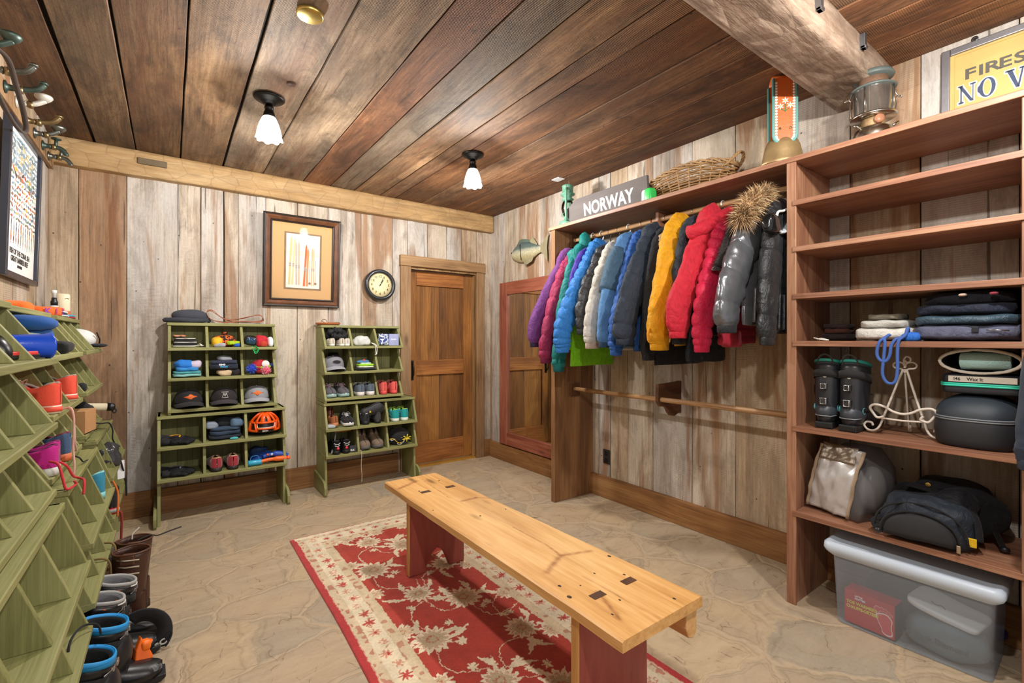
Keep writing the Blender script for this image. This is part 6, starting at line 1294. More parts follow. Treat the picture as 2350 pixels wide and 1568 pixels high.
mb = MB(); mb.ball((0, 0, .018), (.115, .09, .02), p=.3, seg=32); mb.build('base_shell', BLKF, t)
mb = MB(); mb.ball((0, 0, .052), (.115, .09, .025), p=.3, seg=32); mb.build('lid', BLKF, t)
for z in (.031, .038): mb = MB(); mb.tube([(.116*sg(cos(a), .3), .091*sg(sin(a), .3), z) for a in [2*pi*q/64 for q in range(64)]], .0045, closed=True, seg=6); mb.build('zipper', pla('2fc0a4', .5), t)
mb = MB(); mb.box(-.09, .1, -.0935, -.0905, .046, .069); mb.build('tape_label', mat('d8d2c4', .7), t)
mb = MB(); text(mb, 'I46    Wax It', (-.075, -.0942, .052), (1, 0, 0), (0, 0, 1), .018, lin('26241f'), bold=.0002, sx=.9); mb.build('handwriting', VC, t)
t = thing('fleece_pouch', 'cream-edged open pouch holding a rolled seafoam towel on the zip case', 'pouch', (2.63, .396, 1.163), -pi/2)
mb = MB(); rings = []
for y in [-.08+.16*k/9 for k in range(10)]:
    rings.append([(.115*cos(a), y, .048+.046*sin(a)*(1-.06*nz((cos(a)*3, y*9, 1)))) for a in [2*pi*q/40 for q in range(40)]])
mb.loft(rings, cap=(False, True)); mb.build('outer', fab('1b1b1e'), t, solid=.003)
mb = MB(); mb.tube([(.115*cos(a), -.082, .048+.046*sin(a)) for a in [2*pi*q/40 for q in range(40)]], .006, closed=True, seg=8); mb.wob(.002, 80); mb.build('fleece_edge', fab('cfc8ba', fr=120, bs=.9), t)
mb = MB(); mb.lathe([(.0, -.075), (.022, -.075), (.036, -.07), (.036, .07), (.0, .07)], (.015, -.045, .05), ax='x', seg=24, sx=1.2); mb.xf(Matrix.Identity(4)); mb.build('towel', fab('a9d0cc', fr=160, bs=.7), t)
# folded clothes on the fourth shelf
folded('white_trousers', 'white ski trousers folded with grey lining on the clothes shelf', 'trousers', (2.62, .70, 1.2905), -pi/2+.05, [(nyl('d4d0c8', .6), .20, .28, .055), (nyl('c5c2ba', .6), .17, .25, .038), (nyl('7c7464', .6), .12, .2, .03)])
t = folded('folded_clothes', 'blue-grey ski trousers at the bottom of the folded clothes pile', 'trousers', (2.60, .435, 1.2905), -pi/2, [(nyl('5d6077', .6), .29, .26, .062)])
mb = MB(); mb.box(.03, .05, -.128, -.122, .03, .052); mb.build('belt_loop', pla('1d2029'), t, bev=.002); mb = MB(); mb.tube([(.07, -.127, .04), (.13, -.122, .036)], .003, seg=6); mb.build('zip', met('b0b4bc'), t)
folded('folded_clothes', 'shiny teal-blue trousers folded above the blue-grey ones', 'trousers', (2.60, .435, 1.351), -pi/2, [(nyl('2f4a5a', .3), .29, .26, .04)])
folded('folded_clothes', 'navy trousers folded above the shiny teal-blue pair', 'trousers', (2.61, .44, 1.39), -pi/2, [(nyl('1c2336', .5), .28, .25, .045)])
crumple('black_bag', 'black bag crammed on top of the folded clothes pile', 'bag', (2.62, .425, 1.434), 0, nyl('12161f', .6), (.12, .13, .03), 6, .2, .6)
for y, c in ((.43, 'b49c8a'), (.345, '7d2230')): crumple('cloth_tag', 'small pale tag under the shelf above the black bag' if c[0] == 'b' else 'small dark red tag under the shelf above the black bag', 'tag', (2.475, y, 1.465), 0, c, (.012, .012, .006), 3, .2)
folded('dark_folded_cloth', 'dark folded cloth with white cords at the left end of the clothes shelf', 'cloth', (2.70, .92, 1.2905), -pi/2, [('221b1b', .12, .16, .03), ('4a2418', .10, .12, .03), ('2b1a16', .11, .13, .025)])
cord('drawstring', 'white drawstring by the dark folded cloth on the clothes shelf', 'cord', [(2.58, .97, 1.294), (2.56, .95, 1.302), (2.57, .92, 1.294), (2.55, .94, 1.296), (2.56, .98, 1.305), (2.58, .96, 1.294)], .003, 'd8d4ca')
cord('drawcord', 'looped blue cord hanging over the front of the clothes shelf', 'cord', [(2.50, .60, 1.33), (2.47, .595, 1.345), (2.455, .60, 1.315), (2.443, .618, 1.292), (2.441, .622, 1.24), (2.441, .622, 1.17), (2.44, .63, 1.12), (2.44, .655, 1.115), (2.44, .672, 1.15), (2.44, .668, 1.22), (2.441, .664, 1.28), (2.45, .668, 1.302), (2.47, .655, 1.318), (2.452, .668, 1.305), (2.441, .684, 1.285), (2.44, .692, 1.24), (2.44, .683, 1.212), (2.44, .662, 1.205), (2.44, .648, 1.23), (2.441, .643, 1.27), (2.448, .63, 1.298), (2.47, .615, 1.305), (2.52, .60, 1.31)], .0062, '3a5ba0', n=7)
crumple('mesh_pouch', 'small bright blue mesh pouch at the knot of the blue cord', 'pouch', (2.50, .592, 1.2908), 0, nyl('2a6fd0'), (.03, .03, .02), 3, .3)
# foil bag, black rucksack
SLV = mat('cfcfcf', .3, .35, name='crinkled_foil', nb=1, bs=.55, fr=22, var=.2); CLP = G('clear_vinyl'); _a = CLP.n('ShaderNodeBsdfTransparent', {0: (.8, .82, .84, 1)}); _b = CLP.n('ShaderNodeBsdfPrincipled', {'Base Color': (.25, .24, .25, 1), 'Roughness': .15}); _m = CLP.n('ShaderNodeMixShader', {0: .42, 1: _a.outputs[0], 2: _b.outputs[0]}); CLP.t.links.new(_m.outputs[0], CLP.out.inputs[0]); CLP = CLP.m
t = thing('insulated_bag', 'silver foil insulated bag with clear side, slumped on the lower shelf', 'bag', (2.645, .846, .4665), -pi/2-.32)
mb = MB(); pr = [(-.12, .0), (.10, .0), (.125, .05), (.13, .16), (.115, .25), (.06, .335), (-.015, .335), (-.055, .25), (-.115, .15), (-.13, .06)]
rings = []
for k in range(8):
    y = -.11+.22*k/7; rings.append([(x*(1+.05*nz((x*8, y*9, z*8))), y+.02*nz((x*9, z*9, y)), z*(1-.06*abs(y)/.11)) for x, z in pr])
mb.loft(rings); mb.wob(.006, 25).floor(); mb.build('clear_body', CLP, t)
mb = MB(); W_ = [(-.115, -.125, .02), (-.095, -.135, .0), (.06, -.135, .0)]
mb.grid(lambda u, v: ((-.125+.2*u)+(.062+.0*u)*v**1.1+.006*nz((u*6, v*6, 2)), -.128-.012*sin(pi*u)*sin(pi*v)*1.5-.014*nz((u*5, v*5, 0))+.05*max(0, v-.6), .012+.315*v+.01*nz((u*4, v*7, 5))), 24, 30); mb.build('foil_front', SLV, t, solid=.003)
mb = MB(); mb.grid(lambda u, v: (-.065+.17*u+.006*nz((u*6, v*5, 1)), -.135+.03*v+.01*nz((u*6, v*5, 8)), .262+.075*v), 20, 8); mb.build('flap', mat('7c6f5e', .35, .4, name='bronze_foil', nb=1, bs=.6, fr=24, var=.3), t, solid=.002)
for u_ in (0, 1): mb = MB(); mb.tube([((-.125+.2*u_)+.062*v**1.1+.006*nz((u_*6, v*6, 2)), -.135-.012*nz((u_*5, v*5, 0))+.05*max(0, v-.6), .012+.315*v) for v in [k/16 for k in range(17)]], .007, seg=8, flat=.6); mb.build('seam', fab('a08a72'), t)
mb = MB(); mb.ball((.07, .03, .14), (.05, .06, .10), amp=.3, seed=3, seg=20); mb.build('wrapped_content', mat('c9c4bc', .3, nb=1, bs=.6, fr=30), t)
t = thing('rucksack', 'black nylon rucksack lying on the lower shelf beside the foil bag', 'backpack', (2.605, .55, .466), -pi/2+.12)
BK, BK2 = nyl('1a1f27', .4), nyl('0f1115', .6)
mb = MB(); mb.ball((-.01, -.055, .085), (.16, .105, .10), p=.78, amp=.22, fr=11, seed=3, zmin=0, seg=40); mb.wob(.004, 40).floor(); mb.build('main_body', nyl('222a35', .35), t)
mb = MB(); mb.ball((.05, .11, .11), (.165, .115, .115), p=.8, amp=.25, fr=10, seed=8, zmin=0, seg=36); mb.build('back_panel', BK2, t)
mb = MB(); rings = []
for i in range(9):
    k = i/8; f = 1-.14*k**2; rings.append([(-.025+.12*f*cos(a)+.0, -.142-.03*k, max(.012, .02+.105*f*sin(a)**.8)) for a in [pi*q/24 for q in range(25)]])
mb.loft(rings, closed=True); mb.build('front_pocket', mat('151518', .7, name='pocket_cloth', nb=1, fr=500), t)
for f, dz, yy in ((1.02, .0, -.16), (1.2, .012, -.142)):
    mb = MB(); mb.tube([(-.025+.12*f*cos(a), yy, max(.014, .02+.107*f*sin(a)**.8+dz)) for a in [pi*q/24 for q in range(25)]], .004, seg=6); mb.build('zipper', fab('0b0c0e'), t)
mb = MB(); mb.box(.088, .1, -.18, -.174, .01, .04); mb.build('zip_pull', met('c4b8a4', .3), t, bev=.002)
for pts in ([(-.14, .0, .12), (-.10, .02, .19), (-.02, .0, .195), (.06, -.02, .18)], [(.05, .0, .2), (.1, -.02, .2), (.14, -.08, .12), (.15, -.11, .05)], [(-.15, -.06, .06), (-.17, -.12, .05), (-.155, -.15, .03)], [(.15, .05, .12), (.19, .03, .06), (.21, .0, .015)]):
    mb = MB(); mb.tube(smooth_path(pts, 6), .017, seg=8, flat=.35); mb.build('strap', BK2, t)
mb = MB(); mb.ball((.07, -.03, .17), (.07, .05, .05), amp=.5, fr=14, seed=5); mb.build('crumpled_flap', nyl('171b22', .45), t)
mb = MB(); mb.lathe([(.008, 0), (.011, .001), (.008, .002)], (-.01, .0, .212), ax='y', seg=14); mb.build('ring', met('b59a5a', .3), t)
mb = MB(); mb.box(.098, .142, -.126, -.118, .028, .062); mb.build('yellow_patch', fab('e0b414'), t, bev=.002)
mb = MB(); text(mb, 'R', (.105, -.127, .033), (1, 0, 0), (0, 0, 1), .03, lin('17181a'), bold=.001); mb.build('lettering', VC, t)
for s_, p in ((0, (-.155, -.15, .02)), (1, (.215, -.005, .012))): mb = MB(); mb.ball(p, (.016, .012, .012), seg=10); mb.build('strap_buckle', pla('202226'), t)
# plastic bin on the floor under the shelves
FRO = G('frosted_plastic'); _a = FRO.n('ShaderNodeBsdfTransparent', {0: (.80, .86, .93, 1)}); _b = FRO.n('ShaderNodeBsdfPrincipled', {'Base Color': (.72, .80, .90, 1), 'Roughness': .25}); _m = FRO.n('ShaderNodeMixShader', {0: .25, 1: _a.outputs[0], 2: _b.outputs[0]}); FRO.t.links.new(_m.outputs[0], FRO.out.inputs[0]); FRO = FRO.m
RIMM = G('frosted_rim'); _a = RIMM.n('ShaderNodeBsdfTransparent', {0: (.8, .86, .93, 1)}); _b = RIMM.n('ShaderNodeBsdfPrincipled', {'Base Color': (.62, .71, .82, 1), 'Roughness': .3}); _m = RIMM.n('ShaderNodeMixShader', {0: .8, 1: _a.outputs[0], 2: _b.outputs[0]}); RIMM.t.links.new(_m.outputs[0], RIMM.out.inputs[0]); RIMM = RIMM.m
t = thing('storage_bin', 'large clear plastic storage bin with lid on the floor under the shelves', 'storage bin', (2.632, .607, .0005), -pi/2+.03)
def rrect(hx, hy, r, z, n=6):
    return [(sx*(hx-r)+r*cos(a0+pi/2*q/n), sy*(hy-r)+r*sin(a0+pi/2*q/n), z) for sx, sy, a0 in ((1, 1, 0), (-1, 1, pi/2), (-1, -1, pi), (1, -1, 1.5*pi)) for q in range(n+1)]
mb = MB(); mb.loft([rrect(.24, .14, .02, .0), rrect(.253, .15, .025, .006), rrect(.262, .172, .025, .30), rrect(.265, .178, .025, .333)], cap=(True, False)); mb.build('tub', FRO, t)
mb = MB(); mb.loft([rrect(.268, .181, .025, .312), rrect(.285, .2, .028, .33), rrect(.292, .208, .03, .345), rrect(.29, .206, .03, .368), rrect(.278, .194, .028, .376), rrect(.262, .178, .026, .372)], cap=(False, False)); mb.build('rim', RIMM, t)
mb = MB(); mb.loft([rrect(.262, .178, .026, .372), rrect(.24, .158, .02, .368)], cap=(False, True)); mb.build('lid', RIMM, t)
bx = lambda u, v, z: (2.632+(u*cos(-pi/2+.03)-v*sin(-pi/2+.03)), .607+(u*sin(-pi/2+.03)+v*cos(-pi/2+.03)), z)
t = thing('toe_warmer_box', 'red carton of toe warmers inside the plastic bin', 'box', bx(-.125, -.068, .0085), -pi/2-.02)
mb = MB(); mb.box(-.10, .085, -.06, .03, 0, .145); mb.build('carton', mat('c41f2c', .5, nb=1, fr=6, var=.2), t, bev=.002)
mb = MB(); mb.box(.0855, .088, -.059, .03, 0, .144); mb.build('dark_end', mat('25222c', .5), t)
mb = MB(); ye = lin('e2d23a')
text(mb, 'TOE WARMERS', (-.092, -.0608, .088), (1, 0, 0), (0, 0, 1), .0185, ye, bold=.0007, sx=.9); text(mb, 'CHAUFFE-ORTEILS', (-.092, -.0608, .068), (1, 0, 0), (0, 0, 1), .0185, ye, bold=.0007, sx=.78); text(mb, 'adhesive warmth', (-.092, -.0608, .053), (1, 0, 0), (0, 0, 1), .01, ye) if 0 else None
text(mb, 'LITTLE', (-.06, -.0608, .124), (1, 0, 0), (0, 0, 1), .010, lin('f2f2ee'), bold=.0004); text(mb, 'HOTTIES', (-.06, -.0608, .113), (1, 0, 0), (0, 0, 1), .010, lin('f2f2ee'), bold=.0004)
def foot(off, g_, col):
    pts = smooth_path([(.062, .012), (.075, .02), (.072, .05), (.074, .075), (.06, .092), (.04, .092), (.022, .08), (.03, .055), (.04, .035), (.045, .018)], 5, True); c = Vector((.052, .055, 0)); P = [c+(Vector((p.x, p.y, 0))-c)*g_ for p in [Vector((a[0], a[1], 0)) for a in pts]]
    mb.add([(p.x, off, p.y) for p in P], [tuple(range(len(P)))], col=col, smooth=False)
    for x, z, r in ((.024, .108, .0105), (.04, .113, .0075), (.053, .112, .0065), (.064, .107, .006), (.073, .1, .005)): mb.add([(x+r*g_*cos(a), off, z+r*g_*1.2*sin(a)) for a in [2*pi*q/12 for q in range(12)]], [tuple(range(12))], col=col, smooth=False)
mb2 = MB(); foot(-.0607, 1.14, lin('f0d8cc')); foot(-.0611, 1.0, lin('d4424a')); mb.build('printing', VC, t)
crumple('black_helmet_bag', 'dark rounded bag inside the plastic bin behind the red carton', 'bag', bx(-.08, .045, .0085), 0, fab('272b33'), (.07, .11, .115), 4, .12)
t = thing('canvas_sack', 'grey-green drawstring sack lying inside the plastic bin', 'sack', bx(.106, -.04, .0085), -pi/2+.02)
mb = MB(); mb.ball((0, 0, .065), (.122, .09, .07), p=.7, amp=.16, fr=12, seed=2, zmin=0, seg=36); mb.build('cloth', fab('67757a', fr=90), t)
mb = MB(); text(mb, 'Black Diamond', (-.085, -.096, .055), (1, 0, 0), (0, .25, 1), .03, lin('39424a'), bold=.0007, sx=.9)
mb.add([(-.11, -.0985, .065), (-.1, -.0985, .075), (-.09, -.0985, .065), (-.1, -.0985, .055)], [(0, 1, 2, 3)], col=lin('39424a'), smooth=False); mb.build('lettering', VC, t)
t = thing('white_envelope', 'white padded envelope lying on the grey-green sack inside the bin', 'envelope', bx(.11, -.03, .178), -pi/2-.12, None, (radians(14), radians(10), -pi/2-.12))
mb = MB(); mb.ball((0, 0, 0), (.115, .07, .014), p=.35, amp=.15, seed=4, seg=36); mb.build('envelope', mat('dcd9d2', .6, nb=1, fr=40), t)
mb = MB(); mb.tube(smooth_path([(-.05, -.02, .0155), (-.03, -.03, .0155), (-.015, -.02, .0155), (.0, -.03, .0155)], 5), .0016, seg=5); mb.build('scribble', fab('6f6f74'), t)
mb = MB(); mb.ball((2.852, .45, .046), (.018, .1, .045), seg=14); tag(mb.build('purple_pouch', fab('3a2a66')), 'dark purple pouch on the floor behind the plastic bin', 'pouch')
# ---------------------------------------------------------------- left wall: poster, tap rack
t = thing('framed_poster', 'black framed poster of rows of small coloured fish on the left wall', 'poster', (XL+.006, 3.445, 1.60), 0, None, (0, radians(1.5), 0))
W2, PH = .325, .755; FB = mat('1b2030', .3, name='blue_black_frame', coat=.3)
for y0, y1, z0, z1 in ((-W2, -W2+.026, 0, PH), (W2-.026, W2, 0, PH), (-W2+.026, W2-.026, 0, .026), (-W2+.026, W2-.026, PH-.026, PH)): mb = MB(); mb.box(0, .03, y0, y1, z0, z1); mb.build('frame', FB, t, bev=.003)
mb = MB(); mb.box(.002, .012, -W2+.024, W2-.024, .024, PH-.024, col=lin('f1f0ec'))
rg3 = random.Random(11); pal = ['c98f4a', '7a94a6', 'b2543c', '6f8a6a', 'd8b25a', '8a6a58', '4f6f8f', 'c46a4a', '9aa89c', '5b4a48', 'd79a86', 'aab4bc']
for r in range(20):
    z = .70-.0265*r; s = .016+.010*(1-r/20)*(r < 8)
    for k in range(13):
        y = -.272+.0453*k+.006*rg3.random(); c = lin(pal[rg3.randrange(12)]) if r > 5 else lin(['9fb0b8', '7f98a8', 'c4b48a', '8a9aa0', '6f7f88'][rg3.randrange(5)]); a = rg3.uniform(-.5, .5) if r < 16 else pi/2*.9; L = s*rg3.uniform(.8, 1.25); h = L*rg3.uniform(.28, .55)
        p = [(L*cos(q), h*sin(q)) for q in [2*pi*i/10 for i in range(10)]]; tl = [(-L*.9, 0), (-L*1.5, h*.7), (-L*1.5, -h*.7)]
        R_ = lambda q: (.0126, y+q[0]*cos(a)-q[1]*sin(a), z+q[0]*sin(a)+q[1]*cos(a))
        mb.add([R_(q) for q in p], [tuple(range(10))], col=c, smooth=False); mb.add([R_(q) for q in tl], [(0, 1, 2)], col=tuple(.8*x for x in c), smooth=False)
for st, z, sz in (('FISH OF THE CORAL SEA', .122, .0385), ('GREAT BARRIER REEF', .086, .0385), ('AUSTRALIA', .062, .02)): text(mb, st, (.0128, 0, z), (0, 1, 0), (0, 0, 1), sz, lin('26262a'), bold=.0003, sx=.92, align='CENTER')
mb.build('print', VC, t)
mb = MB(); mb.box(.0155, .0165, -W2+.024, W2-.024, .024, PH-.024); mb.build('glass', MATTE, t)
t = thing('tap_coat_rack', 'rack of old garden taps used as coat hooks high on the left wall', 'coat rack', (XL+.001, 0, 2.47))
ZINC = mat('7d7f78', .35, .85, name='old_zinc', nb=1, fr=50, var=.5); PAT = mat('53645c', .45, .7, name='green_bronze', nb=1, fr=50, var=.5); OBR = mat('9a8660', .35, .85, name='old_brass', nb=1, fr=50, var=.45)
mb = MB(); mb.box(0, .022, 2.6, 4.3, -.045, .045); mb.build('back_board', W_TRIM_Z, t, bev=.003)
for i, (y, dz, m, kind) in enumerate(((2.74, .01, PAT, 2), (2.95, .0, ZINC, 0), (3.16, .01, PAT, 0), (3.36, .02, mat('cfccc2', .4, .3, name='white_enamel', nb=1, var=.2), 2), (3.55, .0, OBR, 0), (3.74, .0, ZINC, 2), (3.95, .0, PAT, 1), (4.12, -.01, ZINC, 1))):
    tp = thing('tap', '', '', (.022, y, dz)); del tp['label']; del tp['category']; tp.parent = t
    mb = MB(); mb.lathe([(.028, 0), (.03, .005), (.016, .01), (.013, .03), (.017, .036), (.013, .042)], ax='x', seg=18); mb.tube(smooth_path([(.03, 0, 0), (.06, 0, 0), (.085, 0, -.004), (.105, 0, -.03), (.107, 0, -.04)] if kind == 1 else [(.03, 0, 0), (.07, 0, .006), (.11, -.005, .018), (.135, -.01, .045)] if kind == 0 else [(.03, 0, 0), (.07, 0, .01), (.105, 0, .035)], 6), .0125, seg=12); mb.build('spout', m, tp)
    mb = MB()
    if kind == 0: mb.lathe([(.014, 0), (.018, .004), (.012, .012)], (.133, -.01, .045), seg=14)
    elif kind == 1: mb.tube([(.06, 0, 0), (.062, 0, .052)], .009, seg=10); mb.lathe([(.0, .046), (.022, .048), (.026, .052), (.022, .056), (.0, .058)], (.062, 0, 0), seg=14)
    else: mb.lathe([(.018, 0), (.03, .012), (.036, .022), (.034, .03), (.02, .032), (.0, .033)], (.1, 0, .03), seg=20)
    mb.build('handle', m, tp)
    mb = MB(); mb.lathe([(.018, .0), (.019, .012), (.018, .02)], (.042, 0, 0), ax='x', seg=6); mb.build('nut', OBR, tp)
STR = fab('3f3128', fr=200)
mb = MB(); pts = smooth_path([(-.57, 2.72, 2.47), (-.545, 2.80, 2.46), (-.55, 2.95, 2.42), (-.555, 3.10, 2.37), (-.56, 3.19, 2.31), (-.565, 3.14, 2.275), (-.57, 3.0, 2.272), (-.575, 2.85, 2.30), (-.575, 2.7, 2.34)], 8)
mb.tube(pts, .011, seg=8, flat=.5); t = tag(mb.build('bag_strap', STR), 'dark brown bag strap looping down from the first taps of the rack', 'strap')
# things on top of the left wall cubbies
p = (-.56, 3.86, 1.4205)
t = thing('spray_bottle', 'small clear spray bottle with black collar beside the sunscreen', 'bottle', p); mb = MB(); mb.lathe([(.0, 0), (.02, 0), (.021, .004), (.021, .07), (.014, .082), (.0, .083)], seg=20); mb.build('body', mat('cfd6d8', .2, nb=1, var=.1), t)
mb = MB(); mb.lathe([(.016, .078), (.017, .1), (.012, .112), (.012, .125), (.0, .126)], seg=18); mb.build('collar', pla('1b1c1f'), t)
mb = MB(); mb.lathe([(.009, .124), (.01, .15), (.013, .152), (.013, .17), (.0, .171)], seg=16); mb.build('nozzle', pla('e2e4e4'), t)
t = thing('sunscreen_bottle', 'cream sunscreen bottle with orange pattern at its base on the left cubbies', 'bottle', (-.545, 4.03, 1.4205)); mb = MB(); mb.lathe([(.0, 0), (.03, 0), (.034, .005), (.034, .15), (.03, .162), (.0, .163)], seg=24, sy=.7); mb.build('body', mat('eadcbc', .4), t)
mb = MB(); mb.lathe([(.0345, .006), (.0347, .02), (.0347, .05), (.0345, .055)], seg=24, sy=.71, cap=(False, False)); mb.build('label_band', mat('df8158', .5, nb=1, fr=90, var=.5), t)
mb = MB(); text(mb, 'sun bum', (.0, -.0247, .125), (.3, -.1, 0), (0, 0, 1), .014, lin('a07a50'), align='CENTER') if 0 else mb.tube([(.012, -.0238, .13), (.022, -.0225, .134), (.03, -.015, .13)], .0015, seg=5, col=lin('8a6a48')); mb.build('print', VC, t)
crumple('sun_hat', 'orange cloth sun hat lying on the left wall cubbies', 'cap', (-.545, 2.93, 1.4205), 0, 'ef6a1c', (.06, .07, .025), 3, .25)
t = thing('headband', 'orange headband with purple lettering on the left wall cubbies', 'headband', (-.535, 3.36, 1.4205)); mb = MB(); mb.lathe([(.07, 0), (.075, .004), (.076, .036), (.07, .044), (.064, .036), (.064, .004)], seg=32, sy=1.3, cap=(False, False)); mb.wob(.004, 14); mb.build('band', fab('e8641f'), t)
mb = MB()
for i, ch in enumerate('KISAK'): a = radians(-70+34*i); text(mb, ch, (.079*cos(a), .103*sin(a), .008), (-sin(a), cos(a)*1.3, 0), (0, 0, 1), .038, lin('8a3aa8'), bold=.0012, sx=.9)
mb.build('lettering', VC, t)
folded('folded_shirts', 'small stack of folded white and navy shirts on the left wall cubbies', 'shirts', (-.55, 3.66, 1.4205), R90, [(fab('c7ccd6'), .22, .15, .014), (fab('2b3350'), .2, .14, .01), (fab('dfe1e6'), .2, .14, .012), (fab('d9481e'), .16, .12, .02)])
folded('folded_bandanas', 'folded aqua and dark red bandanas at the far end of the left cubbies', 'bandanas', (-.53, 3.86, 1.4205), R90, [(fab('a11d33'), .10, .13, .014), (fab('36a7c4'), .08, .12, .014)]) if 0 else folded('folded_bandanas', 'folded aqua and dark red bandanas in front of the sunscreen bottle', 'bandanas', (-.505, 3.93, 1.4205) , R90, [(fab('a11d33'), .12, .05, .012), (fab('36a7c4'), .09, .045, .012)])
u = U['LNU']
t = thing('plastic_cup', 'bright blue plastic cup lying at the front of the left cubbies', 'cup', (-.36, 2.05, 1.278), 0, None, (0, 0, radians(35))); mb = MB(); mb.lathe([(.03, -.05), (.034, -.045), (.038, .05), (.041, .052), (.041, .056), (.036, .056), (.034, -.03), (.0, -.03)], ax='x', seg=28, cap=(True, True)); mb.build('body', pla('1e53d8', .25), t)
t = thing('folding_knife', 'red and black pocket tool lying in front of the blue cup', 'tool', (-.37, 1.93, 1.2395), 1.2); mb = MB(); mb.box(-.09, .09, -.018, .018, 0, .018); mb.build('body', pla('1b1b1e'), t, bev=.005); mb = MB(); mb.box(-.03, .08, -.019, -.012, .012, .024); mb.build('grip', pla('d83a3a'), t, bev=.004)
crumple('black_clips', 'black and clear clip tangle behind the blue cup', 'clips', (-.42, 1.93, 1.239), 0, pla('15161a'), (.05, .05, .045), 3, .5)
u = U['LMU']
t = thing('fleece_glove', 'blue fleece gloves stuffed in the upper left compartment', 'gloves', (-.43, 2.45, 1.2385), R90)
mb = MB(); mb.ball((0, 0, .12), (.07, .085, .03), amp=.15, p=.8, seed=2); mb.build('roll', fab('14509a'), t); mb = MB(); mb.ball((.02, -.02, .07), (.055, .06, .04), amp=.4, seed=7, fr=20); mb.build('lump', fab('1a4a86'), t)
g = G('tie_dye'); tc = g.n('ShaderNodeTexCoord').outputs['Object']; TD = g.bsdf(g.ramp(g.noise(tc, 16, 2, .5, 1.), [(.3, lin('3fb2a8')), (.42, lin('e9efe6')), (.52, lin('b6d83a')), (.62, lin('e3ece6')), (.75, lin('2f8fd0'))]), .85)
mb = MB(); mb.ball((0, 0, .045), (.085, .07, .045), amp=.3, fr=14, seed=5, zmin=0); mb.build('tie_dye_cloth', TD, t)
crumple('trail_gaiter', 'black shoe cover with white tip at the front of the middle left compartment', 'gaiter', (-.39, 2.66, 1.2385), 0, '16171b', (.055, .05, .03), 4, .35)
crumple('golf_ball', 'white golf ball in the upper cubby nearest the back wall', 'ball', (-.42, 3.39, 1.2385), 0, pla('eeeeea'), (.021, .021, .021), 0, 0, 1.0)
t = thing('visor_cap', 'white and black cap hanging out of the upper cubby nearest the back wall', 'cap', (-.435, 3.80, 1.2385), R90, None); mb = MB(); mb.ball((0, .02, .06), (.07, .09, .062), amp=.12, seed=5, zmin=.0, seg=26); mb.build('crown', fab('d8d8d6'), t); mb = MB(); mb.ball((.0, -.075, .022), (.07, .05, .012), amp=.1); mb.build('brim', fab('171a24'), t); mb = MB(); mb.tube([(-.04, -.075, .10), (.0, -.085, .06), (.03, -.08, .03)], .004); mb.build('trim', fab('17181c'), t)
for (x, y, dr), lab in zip(((-.335, 2.412, -20), (-.345, 2.865, -18)), ('coral running sneaker with pale sole, nearer one on the left cubbies', 'coral running sneaker with pale sole, farther one on the left cubbies')):
    shoe(lab, (x, y, 1.0225), R90+radians(dr), 'f2553e', 'd9cdb6', '9c8f84', 'e0a79c', midsole='e8503a', L=.25, W=.092, H=.09, group='coral sneakers on the left cubbies')
cord('sneaker_laces', 'long pale pink laces hanging from the coral sneakers', 'laces', [(-.335, 2.46, 1.03), (-.31, 2.45, 1.035), (-.30, 2.44, 1.0), (-.30, 2.44, .95), (-.303, 2.45, .88), (-.298, 2.44, .82), (-.30, 2.44, .78)], .0035, 'dcae9e')
cord('sneaker_laces', 'pale pink lace curving down beside the long lace of the coral sneakers', 'laces', [(-.335, 2.49, 1.03), (-.312, 2.47, 1.025), (-.302, 2.462, .97), (-.30, 2.47, .90), (-.302, 2.52, .86), (-.318, 2.62, .838)], .0033, 'dcae9e')
t = folded('black_waist_pack', 'black leather waist pack behind the coral sneakers', 'pack', (-.47, 2.67, 1.0215), R90, [(mat('17161a', .4, nb=1), .18, .14, .06), (mat('201c1e', .35, nb=1), .185, .13, .035)])
crumple('black_strap_end', 'tiny black strap end on the lower far cubby shelf', 'strap', (-.385, 3.36, 1.0215), 0, '141416', (.025, .03, .022), 2, .3)
shoe('magenta running shoe with pale sole and red laces in the left cubbies', (-.335, 2.386, .7995), R90-radians(4), 'c01a86', 'c8c8c0', '7a1458', 'c8323c', accent='8a7f6f', L=.25, W=.092, H=.085)
shoe('magenta running shoe tucked beside the red-laced one in the left cubbies', (-.345, 2.478, .7995), R90-radians(4), 'b81c80', 'c8c8c0', '7a1458', 'c8323c', accent='8a7f6f', L=.25, W=.09, H=.085, laces=False)
cord('red_shoelace', 'red shoelace hanging down from the magenta running shoe', 'lace', [(-.35, 2.33, .86), (-.325, 2.31, .85), (-.31, 2.29, .80), (-.30, 2.28, .765), (-.285, 2.31, .7645), (-.28, 2.33, .768), (-.283, 2.32, .78)], .0042, 'c42a34')
cord('red_shoelace', 'red shoelace curving over the edge of the lower cubby top', 'lace', [(-.34, 2.42, .84), (-.315, 2.41, .82), (-.30, 2.42, .78), (-.288, 2.43, .768), (-.268, 2.40, .7655), (-.262, 2.37, .755), (-.262, 2.35, .72)], .0042, 'c42a34')
shoe('blue and burgundy trail shoe with orange sole in the left cubbies', (-.335, 2.635, .7995), R90-radians(18), '3f5878', 'cf6a3c', '7a2638', '2a3038', accent='6a7f95', L=.25, W=.092, H=.09)
cord('black_lace', 'short black lace hanging below the orange-soled trail shoe', 'lace', [(-.335, 2.72, .80), (-.315, 2.71, .79), (-.305, 2.72, .77), (-.30, 2.75, .766), (-.295, 2.77, .7655)], .003, '17181b')
